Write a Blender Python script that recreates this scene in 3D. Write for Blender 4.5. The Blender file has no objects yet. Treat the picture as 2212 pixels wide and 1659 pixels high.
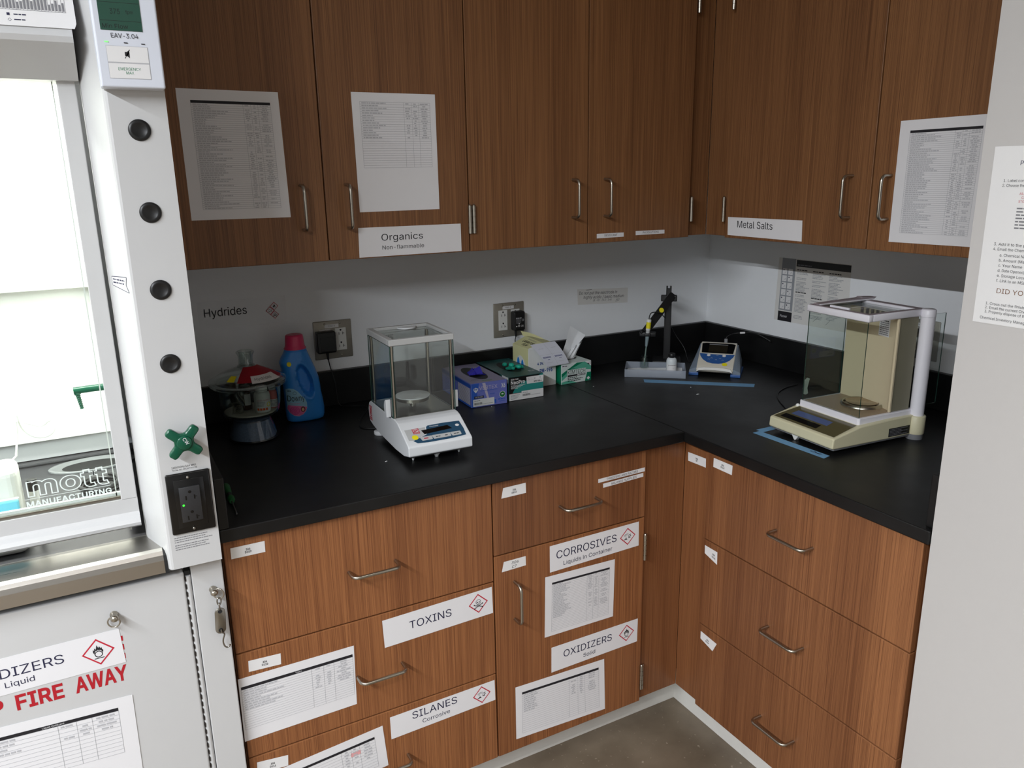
import bpy, bmesh, math, random
from mathutils import Vector, Matrix
from mathutils.geometry import tessellate_polygon, delaunay_2d_cdt

SC = bpy.context.scene
COL = SC.collection
PI = math.pi

# ------------------------------------------------------------------ camera
def make_camera():
    pitch, roll, yaw, f = -0.2607, -0.0173, 0.4938, 1696.13
    fw = Vector((math.sin(yaw) * math.cos(pitch), math.cos(yaw) * math.cos(pitch), math.sin(pitch)))
    r = Vector((math.cos(yaw), -math.sin(yaw), 0))
    u = r.cross(fw)
    r2 = math.cos(roll) * r + math.sin(roll) * u
    u2 = -math.sin(roll) * r + math.cos(roll) * u
    cd = bpy.data.cameras.new('camera')
    cd.sensor_fit = 'HORIZONTAL'
    cd.sensor_width = 36.0
    cd.lens = 36.0 * f / 2212.0
    cd.clip_start = 0.02
    co = bpy.data.objects.new('camera', cd)
    COL.objects.link(co)
    m = Matrix.Identity(4)
    for i in range(3):
        m[i][0] = r2[i]; m[i][1] = u2[i]; m[i][2] = -fw[i]
    m[0][3], m[1][3], m[2][3] = -2.0821, -2.276, 1.5732
    co.matrix_world = m
    SC.camera = co
make_camera()

# ------------------------------------------------------------------ world, lights, exposure
SC.view_settings.view_transform = 'Standard'
SC.view_settings.look = 'None'
SC.view_settings.gamma = 1.0
SC.view_settings.use_curve_mapping = False
SC.view_settings.exposure = 0.0
SC.cycles.use_denoising = True
SC.cycles.max_bounces = 10
SC.cycles.transparent_max_bounces = 24
SC.cycles.sample_clamp_indirect = 6.0
SC.cycles.caustics_reflective = False
SC.cycles.caustics_refractive = False

w = bpy.data.worlds.new('world')
w.use_nodes = True
w.node_tree.nodes['Background'].inputs[0].default_value = (0.75, 0.85, 1.0, 1)
w.node_tree.nodes['Background'].inputs[1].default_value = 0.055
SC.world = w

def area(name, loc, target, sx, sy, power, color=(1, 1, 1), spread=180):
    ld = bpy.data.lights.new(name, 'AREA')
    ld.shape = 'RECTANGLE'; ld.size = sx; ld.size_y = sy
    ld.energy = power; ld.color = color; ld.spread = math.radians(spread)
    o = bpy.data.objects.new(name, ld); COL.objects.link(o)
    o.location = loc
    d = Vector(target) - Vector(loc)
    o.rotation_euler = d.to_track_quat('-Z', 'Y').to_euler()
    return o
# linear ceiling lamps of the room: one row to the left, running away from the back wall, one behind the camera
area('ceiling_lamp_row', (-3.85, -2.9, 2.69), (-3.85, -2.9, 0), 0.07, 3.0, 255, (0.90, 0.945, 1.0))
area('ceiling_lamp_row', (-1.9, -2.7, 2.69), (-1.9, -2.7, 0), 1.6, 0.10, 14, (1.0, 0.97, 0.94), 115)
# lamp of the fume hood
area('hood_lamp', (-2.6, -0.40, 2.02), (-2.6, -0.40, 0), 1.1, 0.12, 30, (1.0, 1.0, 0.97))

# ------------------------------------------------------------------ materials
def lin(c):
    return tuple(((v / 255.0) / 12.92 if v / 255.0 <= 0.04045 else ((v / 255.0 + 0.055) / 1.055) ** 2.4) for v in c)
MATS = {}
def nt(name):
    m = bpy.data.materials.new(name); m.use_nodes = True
    return m, m.node_tree.nodes, m.node_tree.links, m.node_tree.nodes['Principled BSDF']
def mat(name, rgb=(200, 200, 200), rough=0.5, metal=0.0, var=0.06, scale=30.0, spec=0.5, emit=None, estr=0.0, coat=0.0, bump=0.0, alpha=1.0):
    """plain surface colour (sRGB 0-255) with a slight procedural mottling"""
    if name in MATS: return MATS[name]
    m, n, l, b = nt(name)
    c = lin(rgb)
    tc = n.new('ShaderNodeTexCoord'); nz = n.new('ShaderNodeTexNoise')
    nz.inputs['Scale'].default_value = scale; nz.inputs['Detail'].default_value = 4
    l.new(tc.outputs['Object'], nz.inputs['Vector'])
    mx = n.new('ShaderNodeMix'); mx.data_type = 'RGBA'
    mx.inputs[6].default_value = tuple(v * (1 - var) for v in c) + (1,)
    mx.inputs[7].default_value = tuple(min(1, v * (1 + var)) for v in c) + (1,)
    l.new(nz.outputs['Fac'], mx.inputs[0]); l.new(mx.outputs[2], b.inputs['Base Color'])
    b.inputs['Roughness'].default_value = rough
    b.inputs['Metallic'].default_value = metal
    b.inputs['Specular IOR Level'].default_value = spec
    b.inputs['Coat Weight'].default_value = coat
    b.inputs['Alpha'].default_value = alpha
    if emit:
        b.inputs['Emission Color'].default_value = lin(emit) + (1,)
        b.inputs['Emission Strength'].default_value = estr
    if bump:
        bp = n.new('ShaderNodeBump'); bp.inputs['Strength'].default_value = bump; bp.inputs['Distance'].default_value = 0.002
        l.new(nz.outputs['Fac'], bp.inputs['Height']); l.new(bp.outputs[0], b.inputs['Normal'])
    MATS[name] = m
    return m
def glass(name, tint=(235, 245, 240), refl=1.0, rough=0.0):
    """thin clear pane: see-through with fresnel reflections"""
    if name in MATS: return MATS[name]
    m, n, l, b = nt(name); n.remove(b)
    out = n['Material Output']
    t = n.new('ShaderNodeBsdfTransparent'); t.inputs[0].default_value = lin(tint) + (1,)
    g = n.new('ShaderNodeBsdfGlossy'); g.inputs['Roughness'].default_value = rough
    lw = n.new('ShaderNodeLayerWeight'); lw.inputs[0].default_value = 0.5
    pw = n.new('ShaderNodeMath'); pw.operation = 'POWER'; pw.inputs[1].default_value = 4.0
    ml = n.new('ShaderNodeMath'); ml.operation = 'MULTIPLY_ADD'; ml.inputs[1].default_value = 0.70 * refl; ml.inputs[2].default_value = 0.035 * refl
    ml.use_clamp = True
    mx = n.new('ShaderNodeMixShader')
    l.new(lw.outputs['Facing'], pw.inputs[0]); l.new(pw.outputs[0], ml.inputs[0]); l.new(ml.outputs[0], mx.inputs[0])
    l.new(t.outputs[0], mx.inputs[1]); l.new(g.outputs[0], mx.inputs[2]); l.new(mx.outputs[0], out.inputs[0])
    MATS[name] = m
    return m
def wood(name, dark, light, strips=0.0, strip_w=0.12, seed=0.0):
    """quarter-sawn veneer: fine vertical grain, broader tone bands, optional joined strips"""
    m, n, l, b = nt(name)
    tc = n.new('ShaderNodeTexCoord')
    def streak(sx, sz, det, off):
        mp = n.new('ShaderNodeMapping'); mp.inputs['Scale'].default_value = (sx, sx, sz)
        mp.inputs['Location'].default_value = (off, off * 0.7, off * 0.3)
        nz = n.new('ShaderNodeTexNoise'); nz.inputs['Scale'].default_value = 1.0
        nz.inputs['Detail'].default_value = det; nz.inputs['Roughness'].default_value = 0.6
        l.new(tc.outputs['Object'], mp.inputs[0]); l.new(mp.outputs[0], nz.inputs['Vector'])
        return nz.outputs['Fac']
    fine = streak(520, 2.2, 3, seed)
    mid = streak(120, 1.2, 3, seed + 7)
    broad = streak(14, 0.35, 2, seed + 13)
    def mth(op, a, bb, c=None):
        x = n.new('ShaderNodeMath'); x.operation = op
        for i, v in enumerate((a, bb, c)):
            if v is None: continue
            if isinstance(v, (int, float)): x.inputs[i].default_value = v
            else: l.new(v, x.inputs[i])
        return x.outputs[0]
    pore = streak(900, 3.0, 2, seed + 29)
    h = mth('MULTIPLY_ADD', fine, 0.58, mth('MULTIPLY_ADD', mid, 0.22, mth('MULTIPLY', broad, 0.30)))
    h = mth('SUBTRACT', h, mth('MULTIPLY', mth('MAXIMUM', mth('SUBTRACT', pore, 0.54), 0.0), 1.9))
    if strips:
        sp = n.new('ShaderNodeSeparateXYZ'); l.new(tc.outputs['Object'], sp.inputs[0])
        wn = n.new('ShaderNodeTexWhiteNoise'); wn.noise_dimensions = '1D'
        l.new(mth('FLOOR', mth('DIVIDE', sp.outputs[0], strip_w), 0), wn.inputs['W'])
        h = mth('ADD', h, mth('MULTIPLY', mth('SUBTRACT', wn.outputs['Value'], 0.5), strips))
    oi = n.new('ShaderNodeObjectInfo')
    h = mth('ADD', h, mth('MULTIPLY', mth('SUBTRACT', oi.outputs['Random'], 0.5), 0.05))
    cr = n.new('ShaderNodeValToRGB')
    cr.color_ramp.elements[0].position = 0.36; cr.color_ramp.elements[0].color = lin(dark) + (1,)
    cr.color_ramp.elements[1].position = 0.74; cr.color_ramp.elements[1].color = lin(light) + (1,)
    l.new(h, cr.inputs[0]); l.new(cr.outputs[0], b.inputs['Base Color'])
    b.inputs['Roughness'].default_value = 0.42
    b.inputs['Specular IOR Level'].default_value = 0.35
    bp = n.new('ShaderNodeBump'); bp.inputs['Strength'].default_value = 0.08; bp.inputs['Distance'].default_value = 0.001
    l.new(h, bp.inputs['Height']); l.new(bp.outputs[0], b.inputs['Normal'])
    MATS[name] = m
    return m
def concrete():
    m, n, l, b = nt('polished_concrete')
    tc = n.new('ShaderNodeTexCoord')
    a = n.new('ShaderNodeTexNoise'); a.inputs['Scale'].default_value = 6; a.inputs['Detail'].default_value = 8
    v = n.new('ShaderNodeTexNoise'); v.inputs['Scale'].default_value = 75; v.inputs['Detail'].default_value = 3
    for x in (a, v): l.new(tc.outputs['Object'], x.inputs['Vector'])
    r1 = n.new('ShaderNodeValToRGB')
    r1.color_ramp.elements[0].position = 0.3; r1.color_ramp.elements[0].color = lin((98, 85, 70)) + (1,)
    r1.color_ramp.elements[1].position = 0.7; r1.color_ramp.elements[1].color = lin((128, 115, 98)) + (1,)
    r2 = n.new('ShaderNodeValToRGB')
    r2.color_ramp.elements[0].position = 0.66; r2.color_ramp.elements[0].color = (0, 0, 0, 1)
    r2.color_ramp.elements[1].position = 0.74; r2.color_ramp.elements[1].color = (0.8, 0.8, 0.8, 1)
    mx = n.new('ShaderNodeMix'); mx.data_type = 'RGBA'; mx.inputs[7].default_value = lin((170, 158, 140)) + (1,)
    l.new(a.outputs['Fac'], r1.inputs[0]); l.new(v.outputs['Fac'], r2.inputs[0])
    l.new(r2.outputs[0], mx.inputs[0]); l.new(r1.outputs[0], mx.inputs[6]); l.new(mx.outputs[2], b.inputs['Base Color'])
    b.inputs['Roughness'].default_value = 0.35
    MATS['concrete'] = m
def epoxy():
    m, n, l, b = nt('black_epoxy_resin')
    tc = n.new('ShaderNodeTexCoord')
    a = n.new('ShaderNodeTexNoise'); a.inputs['Scale'].default_value = 9; a.inputs['Detail'].default_value = 6
    l.new(tc.outputs['Object'], a.inputs['Vector'])
    r = n.new('ShaderNodeMapRange'); r.inputs[3].default_value = 0.30; r.inputs[4].default_value = 0.52
    l.new(a.outputs['Fac'], r.inputs[0]); l.new(r.outputs[0], b.inputs['Roughness'])
    r2 = n.new('ShaderNodeValToRGB')
    r2.color_ramp.elements[0].position = 0.35; r2.color_ramp.elements[0].color = (0.0045, 0.0045, 0.0048, 1)
    r2.color_ramp.elements[1].position = 0.75; r2.color_ramp.elements[1].color = (0.0085, 0.0085, 0.0085, 1)
    l.new(a.outputs['Fac'], r2.inputs[0]); l.new(r2.outputs[0], b.inputs['Base Color'])
    b.inputs['Specular IOR Level'].default_value = 0.35
    MATS['epoxy'] = m
def brushed():
    m, n, l, b = nt('brushed_stainless_steel')
    tc = n.new('ShaderNodeTexCoord')
    mp = n.new('ShaderNodeMapping'); mp.inputs['Scale'].default_value = (3, 400, 400)
    a = n.new('ShaderNodeTexNoise'); a.inputs['Scale'].default_value = 1.0; a.inputs['Detail'].default_value = 3
    l.new(tc.outputs['Object'], mp.inputs[0]); l.new(mp.outputs[0], a.inputs['Vector'])
    r = n.new('ShaderNodeMapRange'); r.inputs[3].default_value = 0.22; r.inputs[4].default_value = 0.42
    l.new(a.outputs['Fac'], r.inputs[0]); l.new(r.outputs[0], b.inputs['Roughness'])
    b.inputs['Base Color'].default_value = (0.50, 0.48, 0.45, 1)
    b.inputs['Metallic'].default_value = 1.0
    MATS['brushed'] = m
wood('veneer_upper', (96, 62, 38), (148, 103, 66), seed=3.1)
wood('veneer_lower', (108, 64, 38), (164, 109, 68), seed=11.7)
wood('veneer_strip', (102, 62, 38), (154, 103, 66), strips=0.12, strip_w=0.105, seed=5.3)
wood('veneer_fill', (108, 66, 40), (148, 98, 62), seed=21.0)
concrete(); epoxy(); brushed()
def Mt(k):
    return MATS[k]
mat('wall_paint', (238, 240, 242), 0.7, var=0.015, scale=60)  # one paint with the partition, lightened here to lift the dim recess
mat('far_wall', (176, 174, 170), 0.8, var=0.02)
mat('wall_paint_dimmed', (190, 187, 185), 0.7, var=0.01, scale=60)  # same wall paint, darkened to offset the stronger light on the stub wall
mat('ceiling_white', (225, 225, 222), 0.9, var=0.02)
mat('base_white', (222, 220, 214), 0.5)
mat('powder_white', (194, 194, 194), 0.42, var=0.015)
mat('liner_white', (236, 236, 230), 0.5, var=0.01)
mat('steel_pull', (176, 170, 158), 0.28, 1.0)
mat('steel', (150, 147, 140), 0.32, 1.0)
mat('plate_steel', (158, 153, 142), 0.5, 0.55, scale=80)
mat('dark_gap', (28, 18, 12), 0.8)
mat('black_plastic', (16, 16, 17), 0.42)
mat('black_gloss', (10, 10, 11), 0.15)
mat('black_matte', (14, 14, 15), 0.6)
mat('rubber', (22, 22, 23), 0.7)
mat('paper', (222, 221, 223), 0.85, var=0.01)
mat('paper_grey', (222, 220, 216), 0.85, var=0.02)
mat('ink', (22, 20, 26), 0.7, var=0)
mat('ink_mid', (120, 120, 124), 0.8, var=0)
mat('ink_line', (150, 152, 158), 0.8, var=0)
mat('ink_light', (178, 178, 182), 0.8, var=0)
mat('ink_navy', (30, 30, 62), 0.7, var=0)
mat('red', (186, 28, 52), 0.6, var=0)
mat('fire_red', (172, 18, 34), 0.6, var=0)
mat('green_knob', (0, 74, 52), 0.25, var=0.02)
mat('white_plastic', (226, 226, 222), 0.4, var=0.01)
mat('light_grey_plastic', (184, 185, 184), 0.45, var=0.01)
mat('grey_plastic', (120, 121, 124), 0.5)
mat('sticker', (224, 223, 223), 0.6, var=0.005)
mat('yellow_dot', (236, 222, 24), 0.6, var=0)
glass('pane', (249, 252, 251))
glass('clear_glass', (238, 243, 241), 1.7, 0.03)
mat('glass_edge', (34, 66, 58), 0.15)
mat('frost_plastic', (168, 176, 188), 0.35)
MATS['frost_plastic'].node_tree.nodes['Principled BSDF'].inputs['Alpha'].default_value = 0.50

# ------------------------------------------------------------------ mesh builder
# letter outlines of a plain grotesque face: char, advance, contours (two base-64 digits per coordinate, offset 300, 500 units per em)
GLYPHS = {}
_A = '0123456789ABCDEFGHIJKLMNOPQRSTUVWXYZabcdefghijklmnopqrstuvwxyz-_'
def _d(t, i): return _A.index(t[i]) * 64 + _A.index(t[i + 1]) - 300
for _l in """A8S4q4i6H8g6s8g8J4i7o4i6y736m7c6W8R6d8R6M7b6B735N4i|5Z5p5Z6F7b6F7b5p
B8G5A4i5A8g6b8g6z8e7G8X7W8N7g897n7v7p7d7o7O7j7C7d727U6x7K6r796n796l7M6j7Y6d7i6U7r6I7x627z5m7x5U7q5D7f507O4r734k6d4i|5g596c59705B7H5K7R5X7U5m7S5z7N687F6I756P6u6U6e6V5g6V|5g6x6Z6x6m6y6y7076777E7F7I7Q7K7c7H7s78826v8B6a8E5g8E
C8h6o4f6T4g694m5t4u5d555Q5K5F5c575w526H506h5275577S5F7n5Q835d8I5t8U698d6T8i6o8k748i7M8e7c8X7r8O828C8C7z8K7j8O7Q7u7Q7q7c7l7n7d7w7V827L887A8C6-8F6o8G6R8D68845t7s5g7Y5Y795W6h5Y6D5h5q5t5X685I6S596o566-577A5A7L5E7V5K7d5S7l5b7q5m7u5y8O5y8K5g8C5P825B7r4_7d4r7M4k754g
D8d6P4i5S4i5S596N596q5B7B5K7T5Z7f5t7n6F7q6i7n787g7W7T7q7C826s8B6Q8E5R8E5R8g6T8g6q8f798a7S8R7q89857m8D7R8H758J6i8H6I8C5y855d7w5M7i577R4x784p6o4k|5g8g5g4i5A4i5A8g
E7z5A4i5A8g7c8g7c8E5g8E5g6x7U6x7U6U5g6U5g597e597e4i
F7v5A4i5A8g7b8g7b8E5g8E5g6t7P6t7P6R5g6R5g4i
G8m6o4f6T4g694m5t4v5d555P5K5F5c575w526I506h5275577S5F7n5P835d8I5s8U688d6S8i6m8k748i7M8e7d8X7s8N828A8D7y8K7i8P7Q7u7Q7p7c7k7n7c7w7U817K887A8C6-8F6n8G6R8D68845t7s5g7Y5Y795W6h5Y6D5h5q5t5X685I6S596o5677597O5G7d5R7o5g7v5y7x6H856G6v6G6v6i8R6i8R6G8O5p8D5P7z557e4r7F4i
H8k5A4i5A8g5g8g5g6y7m6y7m8g8G8g8G4i7m4i7m6W5g6W5g4i
I724y4i4y595d595d8E4y8E4y8g6p8g6p8E678E67596p596p4i
J7o694f5g4k5I4y565B4_5U4z5r4z625T625T5r5W5W5f5H5t5869556Q586e5H6n5W6q5r6q8g7K8g7K5r7I5U7B5B6_4y6d4k
K8L5W5r5W6O5o6l63746M7O7Y8g8C8g6W6s6U6s|5A4i5A8g5g8g5g7J5g6S5g6D5g4i|7c4i6A6k6U778C4i
L7m5A4i5A8g5g8g5g597X597X4i
M9c5A4i5A8g5u8g6t6A6y5x725f785M7D5476547B5L7H5f7N5x7S6A8Q8g988g984i8e4i8e6z8e7F8f7a8f7x8f8H8i8H8b7v8T7X8M7D8G6z7N4i6x4i616z5y7C5q7X5j7u5a8H5d8H5e7y5e7c5f7G5f6z5f4i
N8o5A4i5A8g5m8g7O677X5t7k5X7x577s577q5Y7q5x7p6D7p8g8K8g8K4i7j4i6H6z657H5s7h5Y8E5e8F5f7i5g7G5g6z5g4i
O8t6n4f6S4g694m5t4u5d555Q5K5F5c575w526H506h5275577S5F7n5Q835d8I5t8U698d6S8i6n8k778i7Q8d7i8U7y8I89838K7n8S7S8X758Z6h8X6H8S5w8K5c895K7y557i4u7Q4m774g|6n5677597R5I7h5W7u5q806D836h80797u7Y7h7s7R84778D6n8G6S8D68845t7s5h7Y5Y795W6h5Y6D5h5q5t5W685I6S59
P8A5A4i5A8g6Y8g6y8e7I8W7Z8J7l837s7l7u7Q7s747l6n7Z6W7I6K6y6C6Y695Z695Z6b6W6b6o6d716i7B6q7J6_7N7C7O7Q7N7e7J7r7B7_70876o8C6W8E5g8E5g4i
Q8t6d5y785y7b5M7i5C8M4K7q4K7P4v7I53|6n4f6S4g694m5t4u5d555Q5K5F5c575w526H506h5275577S5F7n5Q835d8I5t8U698d6S8i6n8k778i7Q8d7i8U7y8I89838K7n8S7S8X758Z6h8X6H8S5w8K5c895K7y557i4u7Q4m774g|6n5677597R5I7h5W7u5q806D836h80797u7Y7h7s7R84778D6n8G6S8D68845t7s5h7Y5Y795W6h5Y6D5h5q5t5W685I6S59
R8C5A4i5A8g6Y8g6z8e7J8W7Z8K7l857s7o7v7S7s767l6q7Z6a7I6P6z6H6Y6F5S6F5S6i6X6i6p6j716n7C6v7J727N7E7P7S7N7g7J7s7B8071886o8C6W8E5g8E5g4i|7T4i6V6V736V824i
S8B6S4e624g5i4n5Q4x5C5A535S4_5m5W5m5Z5Z5g5O5p5F5_596D566S556i566x5A775H7H5Q7N5b7P5o7N5z7I657A6C706I6c6R686a5i6k5N6z5A7F567c597w5H8C5V8Q5n8b668i6U8k6r8i7A8b7R8Q7f8C7n7y7q7f7L7f7F7w73876o8F6S8H6D8G608C5r865i7z5d7p5c7e5e7S5j7J5s7C61766M6_6m6u786m7K6g7V6Z7f6Q7n6F7s617u5n7r5U7j5C7W4z7E4n6t4g
T8C4y8E4y8g7y8g7y8E6i8E6i4i6C4i6C8E
U8l6j4e6H4h5v4q5b525M5K5D5g5A635A8g5g8g5g655i5q5o5b5y5O6A5E6Q586j5671587H5E7V5O7e5b7k5q7m657m8g8H8g8H638E5g845K7r527Y4q794h
V8S6I4i4q8g5M8g6C6J6O5n6e4x6X4x6n5n6z6J7n8g8J8g6t4i
WA35w4i4q8g5L8g5-6E645r695R6E506B506G5R6M5r6S6E758g7g8g8J6E8P5r8V5R8b508W508b5R8h5r8n6E9Q8g9x8g8r4i8G4i7a7D7S7m7K8P7R8P7J7n7B7D6V4i
X8P4r4i6P6w6P6Y4x8g5W8g657q6I7X6S7G6c6-6W6-6g7G6q7X717q7d8g8B8g6j6Z6j6x8G4i7h4i6-5j6o5_6f6E6V6W6c6W6T6E6J5_675j5Q4i
Y8O6I4i6I6K4q8g5Q8g6C7O6R6-6f6V6S6V6g6-6u7O7h8g8G8g6o6K6o4i
Z87514i51536r7j75837M8Q7Q8F6x8E6R8E508E508g7o8g7o8J605i5l5K5T4z5P575u586N597q597q4i
a7l5y4e5h4f5R4k5E4t54524z5H4x5Y4z5n525y59665J6D5U6I5h6L656Q6X6T6g6V6n6X6q6b6s6h6s6i6r6t6n706i786a7D6Q7G6E7H617G5t7D5k785d725Y6y5U6r506-597D5J7P5W7Y5k7e5-7h6D7i6Z7g6l7c6x7W757O7D7C7J6z7K6g7K4i6s4i6s566q566g4u6Y4o6O4j6B4f|61536H546U596e5H6m5R6q5b6s5n6s6B6k676W646G6264605l5x5c5t5W5o5R5g5Q5W5R5N5V5G5b5A5j565s54
b806V4e6F4f624k5u4q5n4y5d595a595a4i564i568g5b8g5b7C5d7C5n7P5u7W627c6E7h6V7i6r7f787W7P7I7b6-7j6c7l6A7j5k7b5M7P53794q6r4h|6Q536g566u5D725O7A5c7F5t7G6B7F6U7A6l726z6u786g7F6Q7H6A7F5z785o6z5g6l5c6U5a6B5c5t5h5c5o5N5z5C6A56
c7o6K4e5x4h5c4q5L53585N505k4z6A506c586-5L7H5c7W5x7f6K7i6X7h6k7f6w7a757U7E7M7M7D7S727X6s736l6z6z6p776b7E6K7H627E5r775g6y5Y6j5U6S5S6A5U5t5Y5d5g5O5r5D62566K536b566p5D6-5O745d7X5V7T5J7N587F4_754t6w4m6k4i6X4f
d806E4e5t4h5a4q5K53575M505k4z6A506c576-5K7I5a7W5t7f6E7i6U7h6g7c6q7W6y7P757C777C778g7c8g7c4i784i785975596x4y6q4q6g4k6U4f|6I536Y566m5C6w5N725c765t786B766U726l6w6z6m786Y7F6I7H627F5q785g6z5Y6l5U6U5S6B5U5t5Y5c5g5O5r5D6256
e7s6M4e5y4h5c4q5L53585M505k4z69506b586z5K7H5c7W5w7f6J7i6Y7h6n7d6_7W7C7M7M797V6v7a6b7c6D7c615H615H6Q7L6Q776H756Z716o6v6_6l796Y7F6J7H637F5r795g6_5Y6p5U6b5S6L5S655U5n5Z5X5i5K5u5B66556M536X546h566p5B6x5G715O755X7Y5P7T5C7K50784s6v4k6f4f
f6h6U7g6U7G4l7G4l7g|5K4i5K845M8J5S8V5b8e5m8l5y8q6A8r6R8p6b8m6U8M6N8O6D8P618N5v8I5q895p7z5p4i
g816J3X603Y5l3c5X3j5L3r5C3_55495V4O5f4B5m455v40653y6J3x6e3-6v46744L784f785E755E6x516q4w6g4q6U4m6D4k5u4n5a4v5K57585P505m4z6C506d576_5K7I5a7W5u7f6E7i6U7h6h7c6r7W6y7P767B797B797g7c7g7c4e7Z4H7R3_7E3n6z3e6f3Z|6I5A6Y5C6m5I6w5R725f775v786C776V726m6w6-6m786Z7F6I7H627F5r785g6z5Y6l5U6V5S6C5U5w5Y5f5g5S5r5I625C
h7v5b6T5b4i564i568g5b8g5b6y5V6y5g7I5u7X6A7f6U7i6m7g707a7D7Q7M7C7T6w7V6a7V4i704i706Y6z6r6q746d7D6L7H687F5y7B5p735h6v5c6j
i5_564i567g5b7g5b4i|5M895E8B578F528M518U528b578i5E8m5M8o5U8m5b8i5g8b5h8U5g8M5b8F5U8B
j5_567g5b7g5b4T5Z4D5V3_5N3q5C3h4_3c4k3b4d3b4d414j414u425048554H564T|5M895E8B578F528M508U528b578i5E8m5M8o5U8m5b8i5f8b5h8U5f8M5b8F5U8B
k7g5Z5m5Z6M5e6M6w7g7W7g686G656G|564i568g5b8g5b4i|6_4i5s696C6U7c4i
l6B5o4h5U4k5H4s5954565M568g5b8g5b5T5c5I5e5B5j575r565y566157664j5z4i
m9T564i567g5a7g5a705Y705d7E5k7P5t7Y627e6E7i6Q7j6j7g6y7W767I7C6_786_7D7C7L7O7U7X7g7d7u7i867j8M7h8b7c8n7T8w7G9070926i924i8a4i8a6h8X6z8O788C7F7z7H7n7G7d7C7V757P6z7L6p7K6e7K4i6r4i6r6k6o6y6g786V7F6G7H657G5x7C5o765h6z5c6n5b6Z5b4i
n7v5b6T5b4i564i567g5a7g5a6y5V6y5g7I5u7X6A7f6U7i6m7g6_7a7C7Q7M7C7S6w7V6a7V4i704i706Y6z6r6q746d7D6L7H687F5y7B5p735h6v5c6j
o7y6K4e5x4h5c4q5L53585N505k4z6A506c586-5L7H5c7W5x7f6K7i6i7f717W7J7H7W6-7e6c7h6A7e5k7W5N7J53714q6i4h|6K536b566p5D6-5O765d7A5t7C6A7A6S766j6-6y6p776b7E6K7H627E5r775g6y5Y6j5U6S5S6A5U5t5Y5d5g5O5r5D6256
p80563b567g5a7g5a7C5d7C5n7P5u7W627c6E7h6V7i6r7f787W7P7I7b6-7j6c7l6A7j5k7b5M7P53794q6r4h6V4e6F4f624k5u4q5n4y5d595b595b3b|6Q536g566u5D725O7A5c7F5t7G6B7F6U7A6l726z6u786g7F6Q7H6A7F5z785o6z5g6l5c6U5a6B5c5t5h5c5o5N5z5C6A56
q807c3b773b775975596x4y6q4q6g4k6U4f6E4e5t4h5a4q5K53575M505k4z6A506c576-5K7I5a7W5t7f6E7i6U7h6g7c6q7W6y7P757C787C787g7c7g|6I536Y566m5C6w5N725c765t786B766U726l6w6z6m786Y7F6I7H627F5q785g6z5Y6l5U6U5S6B5U5t5Y5c5g5O5r5D6256
r6k564i567g5a7g5a7C5c7C5j7P5u7a667g6N7i6V7i6c7i6c7D6V7E6J7F677D5y795o735h6w5c6l5b6Y5b4i
s7Y674e5q4f5a4k5M4r5B4_535C4-5R5R5X5X5K5g5A5t5567536O556c5B6l5K6o5V6m5e6h5m6Y5s6M5w5t615W695G6K576Z536r56745D7I5N7T5c7b5s7g6A7i6S7h6h7c6u7V717M797A7E6z6o6t6j716b7A6Q7G6A7I5w7G5j7A5b725Y6t5a6j5g6c5q6W626R6V6L6r6D75627E5p7I5X7F5H78546z4u6k4l6S4g
t6U6I7g6I7G4l7G4l7g|5C8O5h8O5h5T5i5I5m5B5t56615569566H576N4j6C4h604g5g4j5Q4t5G565C5Q
u7v674f5r4h5b4n5O4x5F59585R565n567g5b7g5b5q5e5W5m5H5-586G556T576f5B6o5I6w5S6-5f705u707g7V7g7V4i714i715Q765Q6x536j4q6R4i
v7l5z4i4r7g5M7g5_5w695N6J4s684s6H5N6S5w747g7c7g6T4i
w985n4i4t7g5O7g5l6N5v5m64515-51695l6J6N6g7g7A7g7X6N7h5m7r517m517w5m856N8S7g8y7g834i7a4i7B62746S6z6u6s7L6z7L6s6u6l6S6e626F4i
x7f4s4i626P62624w7g5U7g5s75666h6K6J646J6H6h6X756v7g7S7g6K606K6N7V4i6x4i6V5N6G5m62676I67655m5s5N5Q4i
y7l543d5B415G405O3_5W405d425j475p4F5t4Q5z4h4r7g5M7g5_5w695N6J4s684s6H5N6S5w757g7c7g6I4F6C41643s5y3k5o3e5c3b5Q3Z5C3a
z7g514i51536h7C6h7D547D547g7I7g7I7H5h5A5h587L587L4i
08F6T4f634i5j4u5R5B5E5b595v556H546h5575597T5F7n5S8B5j8U638g6T8k6t8g7D8U7V8B7i7n7o7T7r757t6h7r6H7o5v7i5b7V5B7E4u6u4i|6T556l586z5H795W7H5q7M6D7O6h7M797H7Y797t6z866l8F6T8I6C8F5-865o7t5g7Y5a795Z6h5a6D5g5q5o5W5-5H6C58
18F5I4i5I577l577l4i|6s8g6s4i6M4i6M8C6L8C5N7V5N816F8g
28F5C4i5C546X6U6v6v7175777F7B7Q7C7c7B7o767z6-866r8C6f8G6S8I6E8G628C5v845n7x5j7l5i7X5D7X5F7s5N895Z8P5q8a678h6S8k6o8h758a7L8P7X8B7e7v7h7c7f7O7b7B7V6z7K6j6n665u5A5u587l587l4i
38F6P4f634h5k4n5T4x5F59565Q525k5Z5k5b5Y5h5O5q5F5_5A6B566P556e566s5A715H795Q7F5c7H5q7F627A6E726P6r6X6b6c6H6e5w6e5w726y8C6y8E5F8E5F8g7c8g7c8I6M6t6M6y6m6y766s7O6h7b6R7k697m5q7k5V7b5D7O4-764o6n4h
48F505X505x6d8g778g5Y5_5Y5z7x5z7x5X|6v4i6v5f6v5r6v7B7N7B7N4i
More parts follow.
